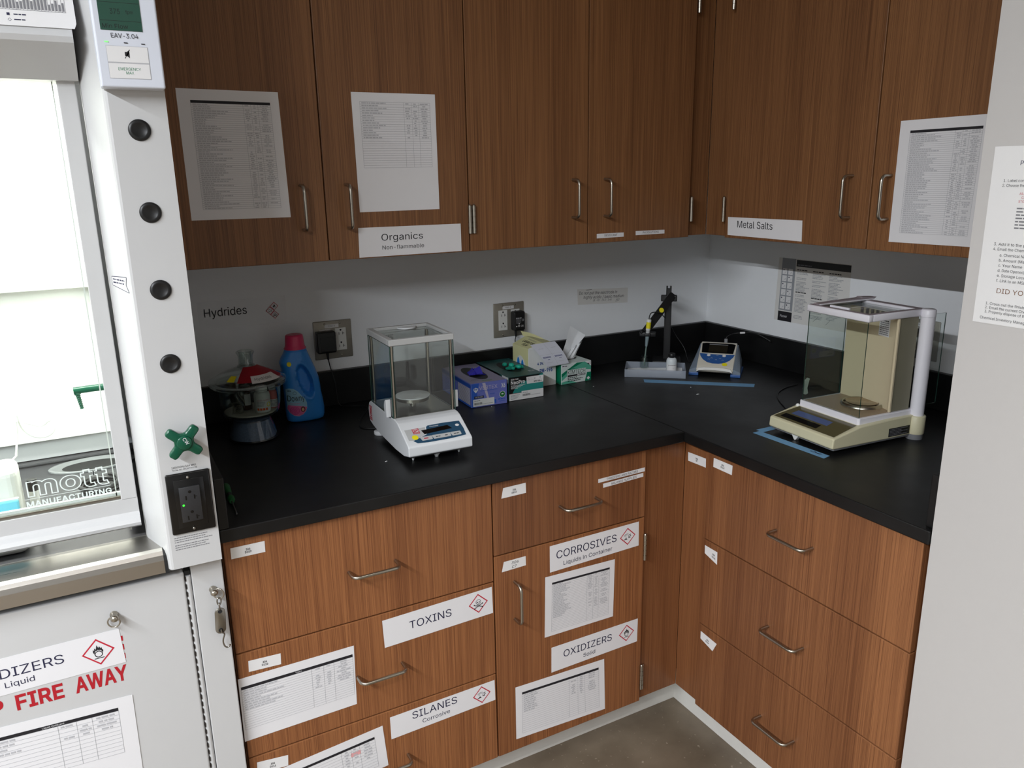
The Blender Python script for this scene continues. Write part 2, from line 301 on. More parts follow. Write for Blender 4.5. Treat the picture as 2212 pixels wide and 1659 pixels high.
58F6R4f654h5o4o5Y4y5L5A5D5R5A5j5f5j5i5Y5n5O5v5G635A6E566R556f576s5C715L795W7E5k7G5z7E6D796R706c6r6l6e6r6P6s6C6r606o5r6j5i6d5E6g5S8g7Z8g7Z8E5t8E5l735m735v79657E6H7I6V7J6l7H6_7C7D757O6x7Y6k7f6W7k6F7l5-7j5c7a5I7N51764q6o4h
68F6T4f674h5p4p5Z505M5H5E5c5C5z5E6G5K6Z5V6w5n7M6g8g7D8g5t6l5r6l5v6r5_6y66716E756N786X796t777A6_7P6q7b6a7i6H7k5x7i5a7a5G7N50774p6p4h|6T546h566t5B715K795V7E5i7G5x7E6A796N716Y6t6g6h6l6T6n6F6l636g5v6Y5n6N5i6A5g5x5i5i5n5V5v5K635B6F56
78F5S4i7E8C7E8E5B8E5B8g7l8g7l8C5-4i
88F6T4f654h5m4o5U4z5H5B595S565m585_5D6E5K6Q5V6b5h6i5u6m5u6n5d6v5Q765I7N5F7g5I7z5P8D5b8R5r8b688i6T8k6o8i758b7L8R7X8D7e7z7h7g7e7N7W767J6v726n726m7G6i7S6b7c6Q7k6E7p5_7q5m7o5S7f5B7S4z7A4o6r4h|6T556j566w5A755H7D5Q7J5b7K5n7J5_7D6A756K6v6R6i6W6T6Y6E6W616R5r6K5j6A5d5_5c5n5d5b5i5Q5r5H605A6D56|6T6z6g6-6r726-79767H7A7S7C7e7A7q767-6_866s8D6g8H6T8I6G8H658D5x865q7-5m7q5k7e5m7S5q7H5x7965726G6-
98F6T8k6p8h778Z7N8M7a857i7n7k7P7i777c6p7R6S7A606G4i5j4i736e766e716X6y6R6r6L6i6H6Z6E6P6D636G5n6N5X6Z5L6o5E765C7S5E7o5M865Z8N5p8Z678h|6T8I6F8G638B5v835n7u5i7h5h7S5i7D5n705v6r636j6F6d6T6c6h6d6t6j716r796_7E7C7G7R7E7g797u72836t8B6h8G
.6A5S4g5J4h5B4m564u555056595B5H5J5M5S5N5a5M5i5H5n595p505n4u5i4m5a4h
/6f6X8s5G464p46658s
-8F7K6c7K6A5b6A5b6c
(6r5P6J5Q6m5U7E5Z7Y5e7s5k895u8Z648w6Y8w6M8U6B82637b5z795v6j5u6J5v5y5y5b625D6A4q6H4Y6P4G6Y3y643y5t4L5i4k5a575T5X5Q5w
)6r4_3y584G5G4Z5N4r5V5E5b5c5e5z5f6J5e6j5a795U7b5L825B8U4_8w5S8w5e8Z5p895v7s5-7Y627E676m686J675w635W5z575q4j5f4K5S3y
:6A5S4g5J4h5B4m564u555056595B5H5J5M5S5N5a5M5i5H5n595p505n4u5i4m5a4h|5S6p5J6r5B6w5671557A567J5B7Q5J7V5S7X5a7V5i7Q5n7J5p7A5n715i6w5a6r""".split('\n'):
    GLYPHS[_l[0]] = (_d(_l, 1), [[(_d(c, i), _d(c, i + 2)) for i in range(0, len(c), 4)] for c in _l[3:].split('|')])
GLYPHS[' '] = (94, [])
CAP = 254.0
_TC = {}
def _offset(poly, w):
    """move a closed contour sideways by w"""
    out = []; n = len(poly)
    for i in range(n):
        p, q, r = Vector(poly[i - 1]), Vector(poly[i]), Vector(poly[(i + 1) % n])
        d1, d2 = (q - p).normalized(), (r - q).normalized()
        n1, n2 = Vector((-d1.y, d1.x)), Vector((-d2.y, d2.x))
        m = n1 + n2
        m = m.normalized() if m.length > 1e-6 else n1
        out.append(tuple(q + m * (w / max(0.45, m.dot(n1)))))
    return out
def text_geo(s, bold=0.0, shear=0.0, outline=0.0):
    """flat letters: points, faces, left and right extent (units of GLYPHS)"""
    k = (s, bold, shear, outline)
    if k in _TC: return _TC[k]
    vs, fs, x = [], [], 0.0
    for ch in s:
        adv, cont = GLYPHS[ch]
        if cont:
            big = max(cont, key=lambda c: abs(sum(p[0] * q[1] - q[0] * p[1] for p, q in zip(c, c[1:] + c[:1]))))
            cw = sum(p[0] * q[1] - q[0] * p[1] for p, q in zip(big, big[1:] + big[:1])) < 0
            sg = 1 if cw else -1
            cs = [_offset(c, sg * bold * 500) for c in cont] if bold else cont
            pv = []; pe = []
            for c in cs:
                k0 = len(pv); pv += [Vector((p[0], p[1])) for p in c]
                pe += [(k0 + i, k0 + (i + 1) % len(c)) for i in range(len(c))]
            rv, _e, rf = delaunay_2d_cdt(pv, pe, [], 0, 0.01)[:3]
            def inside(t_):
                a, b = sum(rv[i][0] for i in t_) / 3, sum(rv[i][1] for i in t_) / 3; wn = 0
                for c in cs:
                    for p, q in zip(c, c[1:] + c[:1]):
                        if (p[1] > b) != (q[1] > b) and a < p[0] + (q[0] - p[0]) * (b - p[1]) / (q[1] - p[1]): wn += 1 if q[1] > p[1] else -1
                return wn != 0
            rf = [t_ for t_ in rf if inside(t_)]
            if outline:                    # border loops of the filled letter, drawn as rings
                half = {(t_[i], t_[(i + 1) % 3]) for t_ in rf for i in range(3)}
                nxt = {p: q for p, q in half if (q, p) not in half}
                while nxt:
                    st, q = nxt.popitem(); c = [tuple(rv[st])]
                    while q != st and q in nxt:
                        c.append(tuple(rv[q])); q = nxt.pop(q)
                    c = [p for i, p in enumerate(c) if math.dist(p, c[i - 1]) > 3.0]
                    if len(c) < 3: continue
                    a_, b_ = _offset(c, outline * 500), _offset(c, -outline * 500)
                    o = len(vs); n = len(c); vs += [(p[0] + x, p[1]) for p in a_ + b_]
                    fs += [(o + i, o + (i + 1) % n, o + n + (i + 1) % n, o + n + i) for i in range(n)]
            else:
                o = len(vs); vs += [(p[0] + x, p[1]) for p in rv]; fs += [tuple(i + o for i in t_) for t_ in rf]
        x += adv + (bold * 500 if bold else 0)
    vs = [(p[0] + shear * p[1], p[1]) for p in vs]
    x0 = min((p[0] for p in vs), default=0); x1 = max((p[0] for p in vs), default=0)
    _TC[k] = (vs, fs, x0, x1)
    return _TC[k]

class MB:
    def __init__(s):
        s.v = []; s.f = []; s.fm = []; s.fs = []; s.mats = []
    def mi(s, m):
        if isinstance(m, str): m = MATS[m]
        if m not in s.mats: s.mats.append(m)
        return s.mats.index(m)
    def add(s, vs, fs, m, smooth=False, xf=None):
        o = len(s.v); k = s.mi(m)
        s.v += [tuple(xf @ Vector(p)) if xf else tuple(p) for p in vs]
        for q in fs:
            s.f.append(tuple(i + o for i in q)); s.fm.append(k); s.fs.append(smooth)
        return s
    def bm(s, bm, m, smooth=False, xf=None):
        bm.verts.index_update()
        s.add([v.co[:] for v in bm.verts], [[v.index for v in f.verts] for f in bm.faces], m, smooth, xf)
        bm.free(); return s
    def box(s, x0, x1, y0, y1, z0, z1, m, b=0.0, seg=2, xf=None):
        bm = bmesh.new(); bmesh.ops.create_cube(bm, size=1.0)
        for v in bm.verts:
            v.co = Vector(((x0 + x1) / 2 + v.co.x * (x1 - x0), (y0 + y1) / 2 + v.co.y * (y1 - y0), (z0 + z1) / 2 + v.co.z * (z1 - z0)))
        if b: bmesh.ops.bevel(bm, geom=list(bm.edges), offset=b, segments=seg, profile=0.5, affect='EDGES')
        return s.bm(bm, m, False, xf)
    def prism(s, poly, a0, a1, axis, m, b=0.0, seg=2, xf=None, smooth=False):
        def P(p, a):
            return (a, p[0], p[1]) if axis == 'x' else (p[0], a, p[1]) if axis == 'y' else (p[0], p[1], a)
        bm = bmesh.new()
        lo = [bm.verts.new(P(p, a0)) for p in poly]; hi = [bm.verts.new(P(p, a1)) for p in poly]
        n = len(poly)
        bm.faces.new(lo[::-1]); bm.faces.new(hi)
        for i in range(n): bm.faces.new((lo[i], lo[(i + 1) % n], hi[(i + 1) % n], hi[i]))
        bmesh.ops.recalc_face_normals(bm, faces=bm.faces[:])
        if b: bmesh.ops.bevel(bm, geom=list(bm.edges), offset=b, segments=seg, profile=0.5, affect='EDGES')
        return s.bm(bm, m, smooth, xf)
    def loft(s, rings, m, caps=True, closed=True, smooth=True, xf=None):
        n = len(rings[0]); vs = [p for r in rings for p in r]; fs = []
        for j in range(len(rings) - 1):
            for i in range(n if closed else n - 1):
                a = j * n + i; b2 = j * n + (i + 1) % n
                fs.append((a, b2, b2 + n, a + n))
        s.add(vs, fs, m, smooth, xf)
        if caps and closed:
            s.add(rings[0], [tuple(range(n))[::-1]], m, False, xf); s.add(rings[-1], [tuple(range(n))], m, False, xf)
        return s
    def tube(s, path, r, m, n=8, closed=False, xf=None, caps=True):
        P = [Vector(p) for p in path]; N = len(P); rings = []
        R = r if isinstance(r, (list, tuple)) else [r] * N
        prev = None
        for i in range(N):
            if closed: t = P[(i + 1) % N] - P[i - 1]
            else: t = P[min(i + 1, N - 1)] - P[max(i - 1, 0)]
            t.normalize()
            if prev is None:
                a = Vector((0, 0, 1)) if abs(t.z) < 0.9 else Vector((1, 0, 0))
                u = a.cross(t).normalized()
            else:
                u = prev - t * prev.dot(t)
                u.normalize()
            prev = u; v = t.cross(u)
            rings.append([tuple(P[i] + (u * math.cos(2 * PI * k / n) + v * math.sin(2 * PI * k / n)) * R[i]) for k in range(n)])
        if closed: rings.append(rings[0]); caps = False
        return s.loft(rings, m, caps, True, True, xf)
    def lathe(s, prof, m, n=32, c=(0, 0, 0), xf=None, sx=1.0, sy=1.0):
        rings = []
        for r, z in prof:
            r = max(r, 1e-5)
            rings.append([(c[0] + r * sx * math.cos(2 * PI * k / n), c[1] + r * sy * math.sin(2 * PI * k / n), c[2] + z) for k in range(n)])
        return s.loft(rings, m, False, True, True, xf)
    def ball(s, c, r, m, n=12, sz=1.0):
        return s.lathe([(r * math.sin(PI * i / n), -r * sz * math.cos(PI * i / n)) for i in range(n + 1)], m, n * 2, c)
    def grid(s, fn, nu, nv, m, smooth=True, xf=None):
        vs = [fn(i / nu, j / nv) for j in range(nv + 1) for i in range(nu + 1)]
        fs = [(j * (nu + 1) + i, j * (nu + 1) + i + 1, (j + 1) * (nu + 1) + i + 1, (j + 1) * (nu + 1) + i) for j in range(nv) for i in range(nu)]
        return s.add(vs, fs, m, smooth, xf)
    def build(s, name, parent=None, org=(0, 0, 0)):
        me = bpy.data.meshes.new(name)
        me.from_pydata([(p[0] - org[0], p[1] - org[1], p[2] - org[2]) for p in s.v], [], s.f)
        for m in s.mats: me.materials.append(m)
        for p, k, sm in zip(me.polygons, s.fm, s.fs):
            p.material_index = k; p.use_smooth = sm
        me.validate()
        if any(s.fs): me.set_sharp_from_angle(angle=math.radians(62))
        o = bpy.data.objects.new(name, me); COL.objects.link(o)
        if parent is not None: o.parent = parent
        return o

def sm(path, n=6):
    """Catmull-Rom through the points"""
    P = [Vector(p) for p in path]; out = []
    for i in range(len(P) - 1):
        a, b, c, d = P[max(i - 1, 0)], P[i], P[i + 1], P[min(i + 2, len(P) - 1)]
        for k in range(n):
            t = k / n
            out.append(0.5 * ((2 * b) + (c - a) * t + (2 * a - 5 * b + 4 * c - d) * t * t + (3 * b - a - 3 * c + d) * t ** 3))
    return out + [P[-1]]
def tag(o, label=None, cat=None, group=None, kind=None):
    for k, v in (('label', label), ('category', cat), ('group', group), ('kind', kind)):
        if v: o[k] = v
    return o
class Thing:
    """an Empty at the base of a thing. Parts are authored either in local coordinates, or (frame B or R) in
    run coordinates: s along the run, y into the wall, z up; run R (the right wall) has s = -world y, y = world x."""
    def __init__(s, name, label, cat, loc, rot=0.0, group=None, frame=None):
        s.e = bpy.data.objects.new(name, None); COL.objects.link(s.e)
        s.e.empty_display_size = 0.05
        s.org = (0, 0, 0)
        if frame == 'B': s.org = loc
        if frame == 'R':
            s.org = loc; loc = (loc[1], -loc[0], loc[2]); rot = -90
        s.e.location = loc; s.e.rotation_euler = (0, 0, math.radians(rot))
        tag(s.e, label, cat, group)
    def part(s, name, mb, parent=None, label=None):
        o = mb.build(name, parent if parent is not None else s.e, s.org)
        if label: o['label'] = label
        return o
def solo(name, mb, label, cat, loc, rot=0.0, group=None, frame=None):
    """a thing that is one mesh"""
    org = (0, 0, 0)
    if frame == 'B': org = loc
    if frame == 'R':
        org = loc; loc = (loc[1], -loc[0], loc[2]); rot = -90
    o = mb.build(name, None, org)
    o.location = loc; o.rotation_euler = (0, 0, math.radians(rot))
    return tag(o, label, cat, group)
def structure(name, mb):
    return tag(mb.build(name), kind='structure')

# ------------------------------------------------------------------ flat marks printed on a surface
class Ink:
    """draws on a surface given by f(u, v, d) -> point; d lifts each layer off the surface"""
    def __init__(s, mb, f, d0=0.0003, step=0.00012):
        s.mb = mb; s.f = f; s.d = d0; s.step = step
    def up(s): s.d += s.step; return s
    def rect(s, u0, v0, u1, v1, m, d=None):
        d = s.d if d is None else d
        s.mb.add([s.f(u0, v0, d), s.f(u1, v0, d), s.f(u1, v1, d), s.f(u0, v1, d)], [(0, 1, 2, 3)], m)
    def poly(s, pts, m, d=None):
        d = s.d if d is None else d
        tris = tessellate_polygon([[Vector((p[0], p[1], 0)) for p in pts]])
        s.mb.add([s.f(p[0], p[1], d) for p in pts], [tuple(t) for t in tris], m)
    def disc(s, u, v, r, m, ry=None, n=20, d=None):
        ry = r if ry is None else ry
        s.poly([(u + r * math.cos(2 * PI * k / n), v + ry * math.sin(2 * PI * k / n)) for k in range(n)], m, d)
    def ring(s, u, v, r, w, m, n=20, ry=None):
        ry = r if ry is None else ry
        a = [(u + r * math.cos(2 * PI * k / n), v + ry * math.sin(2 * PI * k / n)) for k in range(n)]
        b = [(u + (r - w) * math.cos(2 * PI * k / n), v + (ry - w) * math.sin(2 * PI * k / n)) for k in range(n)]
        s.mb.add([s.f(p[0], p[1], s.d) for p in a + b], [(k, (k + 1) % n, n + (k + 1) % n, n + k) for k in range(n)], m)
    def line(s, pts, w, m):
        for (a, b), (c, e) in zip(pts, pts[1:]):
            L = math.hypot(c - a, e - b) or 1e-9
            nx, ny = -(e - b) / L * w / 2, (c - a) / L * w / 2
            s.mb.add([s.f(a + nx, b + ny, s.d), s.f(a - nx, b - ny, s.d), s.f(c - nx, e - ny, s.d), s.f(c + nx, e + ny, s.d)], [(0, 1, 2, 3)], m)
    def text(s, t, u, v, cap, m, width=None, align='l', bold=0.0, shear=0.0, outline=0.0, sx=1.0, rot=0.0):
        """baseline at v, capital height cap; width sets the drawn width"""
        vs, fs, x0, x1 = text_geo(t, 0.026 if bold is True else bold, shear, outline)
        if not vs: return
        k = cap / CAP
        kx = width / (x1 - x0) if width else k * sx
        W = (x1 - x0) * kx
        o = u - (0 if align == 'l' else W / 2 if align == 'c' else W)
        cr, sr = math.cos(rot), math.sin(rot)
        pts = []
        for p in vs:
            a, b = o + (p[0] - x0) * kx - u, p[1] * k
            pts.append(s.f(u + a * cr - b * sr, v + a * sr + b * cr, s.d))
        s.mb.add(pts, fs, m)
    def greek(s, u0, u1, v, h, m, rng, wmin=1.5, wmax=5.0):
        """a line of print too small to read"""
        u = u0
        while u < u1 - h:
            w = min(rng.uniform(wmin, wmax) * h, u1 - u)
            s.rect(u, v, u + w, v + h, m)
            u += w + h * 0.6
    def barcode(s, u0, v0, u1, v1, m, rng):
        u = u0
        while u < u1:
            w = rng.choice((0.5, 0.8, 1.2)) * (u1 - u0) / 30
            s.rect(u, v0, min(u + w, u1), v1, m); u += w + rng.choice((0.5, 0.9)) * (u1 - u0) / 30
    def table(s, u0, v0, u1, v1, cols, rows, filled, rng, bar=None, title=None, lw=0.00045, head=True, fill_sets=None, dense=0.8, ink='ink_light'):
        """ruled inventory table: cols = inner column rules as fractions"""
        W, H = u1 - u0, v1 - v0
        if bar:
            s.rect(u0, v1, u1, v1 + bar, 'ink')
            if title:
                s.up(); s.text(title, (u0 + u1) / 2, v1 + bar * 0.25, bar * 0.5, 'paper', align='c')
        rh = H / rows
        for i in range(rows + 1): s.rect(u0, v0 + i * rh - lw / 2, u1, v0 + i * rh + lw / 2, 'ink_line')
        xs = [0.0] + list(cols) + [1.0]
        for c in xs: s.rect(u0 + c * W - lw / 2, v0, u0 + c * W + lw / 2, v1, 'ink_line')
        s.up()
        for i in range(filled):
            y = v1 - (i + 1) * rh + rh * 0.26
            s.greek(u0 + 0.004, u0 + xs[1] * W * rng.uniform(0.25, dense), y, rh * 0.42, ink, rng)
            for a, b in zip(xs[1:], xs[2:]):
                if rng.random() < 0.8:
                    cw = (b - a) * W; k = rng.uniform(0.25, 0.75) * cw
                    s.greek(u0 + a * W + (cw - k) / 2, u0 + a * W + (cw + k) / 2, y, rh * 0.42, ink, rng)
    def ghs(s, u, v, r, kind):
        """hazard diamond, half diagonal r"""
        s.poly([(u, v + r), (u - r, v), (u, v - r), (u + r, v)], 'red'); s.up()
        q = r * 0.86
        s.poly([(u, v + q), (u - q, v), (u, v - q), (u + q, v)], 'paper'); s.up()
        k = r / 10.0
        P = lambda pts: [(u + a * k, v + b * k) for a, b in pts]
        flame = [(-2.6, -1.2), (-3.2, 0.6), (-2.9, 2.6), (-2.3, 1.4), (-2.0, 3.4), (-1.2, 2.2), (-0.3, 5.4), (0.5, 3.0), (1.1, 4.2), (1.7, 2.4), (2.3, 3.3), (2.6, 1.6), (3.2, 0.6), (2.7, -1.2), (2.0, 0.4), (1.2, 1.4), (0.6, 0.8), (0.0, 1.8), (-0.6, 0.8), (-1.2, 1.4), (-2.0, 0.4)]
        if kind == 'oxidizer':
            s.poly(P(flame), 'ink'); s.ring(u, v - 1.6 * k, 2.5 * k, 0.6 * k, 'ink')
            s.rect(u - 3 * k, v - 5.0 * k, u + 3 * k, v - 4.4 * k, 'ink')
        elif kind == 'flame':
            s.poly(P([(-2.4, -3.4), (-3.0, -1.0), (-2.2, 1.2), (-1.6, 0.2), (-0.8, 2.4), (0.4, 5.6), (0.9, 2.8), (1.6, 3.4), (2.2, 1.0), (2.9, -0.8), (2.2, -3.4), (1.2, -1.6), (0.2, -0.2), (-0.8, -1.8)]), 'ink')
            s.rect(u - 3 * k, v - 4.6 * k, u + 3 * k, v - 4.0 * k, 'ink')
        elif kind == 'skull':
            s.ring(u, v + 1.6 * k, 2.7 * k, 0.45 * k, 'ink', ry=2.6 * k)
            s.disc(u - 1.0 * k, v + 1.3 * k, 0.65 * k, 'ink'); s.disc(u + 1.0 * k, v + 1.3 * k, 0.65 * k, 'ink')
            s.poly(P([(0, 0.6), (-0.4, -0.2), (0.4, -0.2)]), 'ink')
            for a in (-0.9, -0.3, 0.3, 0.9): s.rect(u + (a - 0.1) * k, v - 1.7 * k, u + (a + 0.1) * k, v - 0.8 * k, 'ink')
            for sg in (-1, 1):
                s.line(P([(-4.2 * sg, -0.6), (4.2 * sg, -4.2)]), 0.5 * k, 'ink')
                s.line(P([(-4.2 * sg, -1.3), (4.2 * sg, -4.9)]), 0.35 * k, 'ink')
                s.disc(u + 4.3 * k * sg, v - 4.6 * k, 0.7 * k, 'ink', n=8); s.disc(u - 4.3 * k * sg, v - 0.8 * k, 0.7 * k, 'ink', n=8)
        else:
            s.line(P([(-4.6, 2.0), (-2.2, 3.0), (0.2, 3.1), (1.0, 2.6)]), 0.45 * k, 'ink')
            s.line(P([(-4.6, 0.9), (-2.0, 1.9), (0.4, 2.0)]), 0.35 * k, 'ink')
            s.rect(u - 4.8 * k, v - 3.4 * k, u - 0.6 * k, v - 2.6 * k, 'ink')
            s.poly(P([(-3.2, -2.6), (-2.6, -0.9), (-2.2, -2.0), (-1.6, -0.6), (-1.4, -2.6)]), 'ink')
            s.line(P([(-2.4, 0.8), (-2.4, -0.4)]), 0.4 * k, 'ink')
            s.poly(P([(1.0, 1.4), (4.2, 2.4), (3.6, 0.8), (4.6, 0.2), (3.2, -0.6), (3.4, -2.4), (1.6, -1.6), (1.4, -2.8), (0.8, -1.2)]), 'ink')
            s.up()
            s.poly(P([(1.4, 0.9), (3.4, 1.6), (2.8, 0.2), (3.2, -0.2), (2.2, -0.8), (1.2, -0.6)]), 'paper')

def sheet(name, label, cat, frame, depth, q, draw=None, m='paper', group=None, W=None, H=None, wave=None, t=0.0006, nu=6, nv=4, hole=None):
    """a flat thing stuck on a wall or door: q = corners (s, z) TL, TR, BR, BL in run coordinates"""
    TL, TR, BR, BL = q
    W = W or (math.dist(TL, TR) + math.dist(BL, BR)) / 2
    H = H or (math.dist(TL, BL) + math.dist(TR, BR)) / 2
    org = (sum(p[0] for p in q) / 4, depth, sum(p[1] for p in q) / 4)
    wv = wave or (lambda a, b: 0.0)
    def f(u, v, d):
        a, b = u / W, v / H
        s_ = (1 - b) * ((1 - a) * BL[0] + a * BR[0]) + b * ((1 - a) * TL[0] + a * TR[0])
        z_ = (1 - b) * ((1 - a) * BL[1] + a * BR[1]) + b * ((1 - a) * TL[1] + a * TR[1])
        return (s_, depth - 0.0002 - t - d - wv(a, b), z_)
    mb = MB()
    mb.grid(lambda a, b: f(a * W, b * H, 0), nu, nv, m)
    mb.grid(lambda a, b: f(a * W, b * H, -t * 0.8), nu, nv, m)
    rim = [(a / 12, 0) for a in range(12)] + [(1, b / 12) for b in range(12)] + [(1 - a / 12, 1) for a in range(12)] + [(0, 1 - b / 12) for b in range(12)]
    n = len(rim)
    mb.add([f(a * W, b * H, 0) for a, b in rim] + [f(a * W, b * H, -t * 0.8) for a, b in rim], [(k, (k + 1) % n, n + (k + 1) % n, n + k) for k in range(n)], m)
    if draw: draw(Ink(mb, f), W, H)
    return solo(name, mb, label, cat, org, frame=frame, group=group)

# ================================================================== ROOM
ZC, CT = 0.909, 0.0285            # worktop top, thickness
XP, YP = -0.745, -1.455           # stub wall on the right: face x, near edge y
structure('floor', MB().box(-5.5, 0.1, -6.0, 0.1, -0.1, 0.0, 'concrete'))
structure('ceiling', MB().box(-5.5, 0.1, -6.0, 0.1, 2.75, 2.85, 'ceiling_white'))
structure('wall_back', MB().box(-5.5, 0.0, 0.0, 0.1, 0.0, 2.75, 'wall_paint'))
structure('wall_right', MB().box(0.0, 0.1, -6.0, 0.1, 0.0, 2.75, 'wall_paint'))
structure('wall_left', MB().box(-5.6, -5.5, -6.0, 0.1, 0.0, 2.75, 'far_wall'))
structure('wall_front', MB().box(-5.6, 0.1, -6.1, -6.0, 0.0, 2.75, 'far_wall'))
structure('wall_partition', MB().box(XP, -0.001, -3.4, YP, 0.0, 2.75, 'wall_paint_dimmed'))
structure('baseboard_back', MB().box(-1.92, -0.66, -0.6575, -0.652, 0.0, 0.102, 'base_white', 0.001))
structure('baseboard_right', MB().box(-0.6615, -0.656, -1.45, -0.652, 0.0, 0.102, 'base_white', 0.001))
structure('baseboard_partition', MB().box(XP - 0.004, XP, -3.4, YP, 0.0, 0.102, 'base_white', 0.001))

# ================================================================== WORKTOPS
t = Thing('worktop', 'black resin worktop along the back wall, left of the seam, carrying the smaller balance', 'worktop', (-1.335, -0.379, ZC - CT), frame='B')
t.part('slab', MB().box(-1.9215, -0.7508, -0.758, -0.002, ZC - CT, ZC, 'epoxy', 0.0025))
t.part('backsplash', MB().box(-1.9215, -0.7508, -0.020, -0.001, ZC, ZC + 0.1066, 'epoxy', 0.002))
t.part('end_splash', MB().box(-1.9215, -1.9020, -0.757, -0.0205, ZC, ZC + 0.1066, 'epoxy', 0.002))
t = Thing('worktop', 'black resin worktop along the right wall and corner, carrying the large balance', 'worktop', (-0.375, -0.73, ZC - CT))
o = t.e.location
def sh(mb):
    mb.v = [(p[0] - o[0], p[1] - o[1], p[2] - o[2]) for p in mb.v]; return mb
t.part('slab', sh(MB().box(-0.7500, -0.002, -1.4535, -0.002, ZC - CT, ZC, 'epoxy', 0.0025)))
t.part('backsplash', sh(MB().box(-0.7500, -0.021, -0.020, -0.001, ZC, ZC + 0.1066, 'epoxy', 0.002)))
t.part('backsplash', sh(MB().box(-0.020, -0.001, -1.434, -0.001, ZC, ZC + 0.1066, 'epoxy', 0.002)))
t.part('end_splash', sh(MB().box(-0.735, -0.001, -1.4535, -1.434, ZC, ZC + 0.1066, 'epoxy', 0.002)))

# ================================================================== CABINETS
def pull_h(T, par, s, z, y, cc=0.107):          # bow handle lying across a drawer front
    r = 0.004; d = 0.035; a = cc / 2; k = 0.014
    path = [(s - a, y + 0.002, z)]
    path.append((s - a, y - d + k, z))
    for i in range(1, 5):
        an = i / 5 * PI / 2; path.append((s - a + k - k * math.cos(an), y - d + k - k * math.sin(an), z))
    path += [(s - a + k, y - d, z), (s + a - k, y - d, z)]
    for i in range(1, 5):
        an = i / 5 * PI / 2; path.append((s + a - k + k * math.sin(an), y - d + k - k * math.cos(an), z))
    path += [(s + a, y - d + k, z), (s + a, y + 0.002, z)]
    T.part('handle', MB().tube(path, r, 'steel_pull', 10), par)
def pull_v(T, par, s, z, y, cc=0.103):
    r = 0.004; d = 0.035; a = cc / 2; k = 0.014
    path = [(s, y + 0.002, z - a), (s, y - d + k, z - a)]
    for i in range(1, 5):
        an = i / 5 * PI / 2; path.append((s, y - d + k - k * math.sin(an), z - a + k - k * math.cos(an)))
    path += [(s, y - d, z - a + k), (s, y - d, z + a - k)]
    for i in range(1, 5):
        an = i / 5 * PI / 2; path.append((s, y - d + k - k * math.cos(an), z + a - k + k * math.sin(an)))
    path += [(s, y - d + k, z + a), (s, y + 0.002, z + a)]
    T.part('handle', MB().tube(path, r, 'steel_pull', 10), par)
def hinge(T, par, s, z0, z1, y, side=0):
    mb = MB(); n = 5; h = (z1 - z0) / n
    for i in range(n):
        mb.lathe([(0.0, 0.0), (0.0040, 0.0), (0.0040, 0.0005), (0.0053, 0.0006), (0.0053, h - 0.0006), (0.0040, h - 0.0005), (0.0040, h), (0.0, h)], 'steel_pull', 16, (s, y - 0.004, z0 + i * h))
    mb.lathe([(0.0, 0), (0.004, 0), (0.003, 0.003), (0.0, 0.004)], 'steel_pull', 12, (s, y - 0.004, z1))
    if side: mb.box(min(s, s + side * 0.009), max(s, s + side * 0.009), y - 0.0015, y + 0.003, z0, z1, 'steel_pull')
    T.part('hinge', mb, par)
def front(T, name, s0, s1, z0, z1, y0, m):
    return T.part(name, MB().box(s0, s1, y0, y0 + 0.0195, z0, z1, m, 0.0016, 2))

YL, YU, XL, XU = -0.743, -0.3615, -0.735, -0.3532
# --- base cabinet of three wide drawers
T = Thing('base_cabinet', 'wide brown veneer base cabinet of three drawers marked TOXINS and SILANES', 'cabinet', (-1.617, -0.37, 0.1), frame='B')
T.part('carcass', MB().box(-1.9185, -1.3155, YL + 0.0205, -0.02, 0.102, ZC - CT - 0.001, 'veneer_lower'))
for z0, z1, hz, hs in ((0.6230, 0.8775, 0.743, -1.6142), (0.3680, 0.6200, 0.481, -1.6128), (0.1185, 0.3650, 0.2287, -1.6120)):
    f = front(T, 'drawer', -1.9165, -1.3170, z0, z1, YL, 'veneer_lower')
    pull_h(T, f, hs, hz, YL)
# --- base cabinet with one drawer over a door
T = Thing('base_cabinet', 'brown veneer base cabinet with one drawer above a door marked CORROSIVES', 'cabinet', (-1.088, -0.37, 0.1), frame='B')
T.part('carcass', MB().box(-1.3145, -0.8555, YL + 0.0205, -0.02, 0.102, ZC - CT - 0.001, 'veneer_lower'))
f = front(T, 'drawer', -1.3135, -0.8625, 0.6880, 0.8775, YL, 'veneer_strip'); pull_h(T, f, -1.0746, 0.776, YL)
f = front(T, 'door', -1.3135, -0.8625, 0.1185, 0.6850, YL, 'veneer_lower'); pull_v(T, f, -1.2597, 0.5545, YL)
hinge(T, f, -0.8615, 0.5618, 0.6360, YL, 1); hinge(T, f, -0.8615, 0.1600, 0.2345, YL, 1)
# --- corner fillers between the two runs
T = Thing('corner_filler', 'brown veneer filler panels closing the inner corner between the two base cabinet runs', 'panel', (-0.79, -0.72, 0.1))
lo = T.e.location
def rel(mb, L):
    mb.v = [(p[0] - L[0], p[1] - L[1], p[2] - L[2]) for p in mb.v]; return mb
T.part('filler', rel(MB().box(-0.8545, -0.7145, -0.7235, -0.7045, 0.110, ZC - CT - 0.001, 'veneer_fill', 0.001), lo))
T.part('filler', rel(MB().box(-0.7145, -0.6955, -0.8295, -0.7236, 0.110, ZC - CT - 0.001, 'veneer_fill', 0.001), lo))
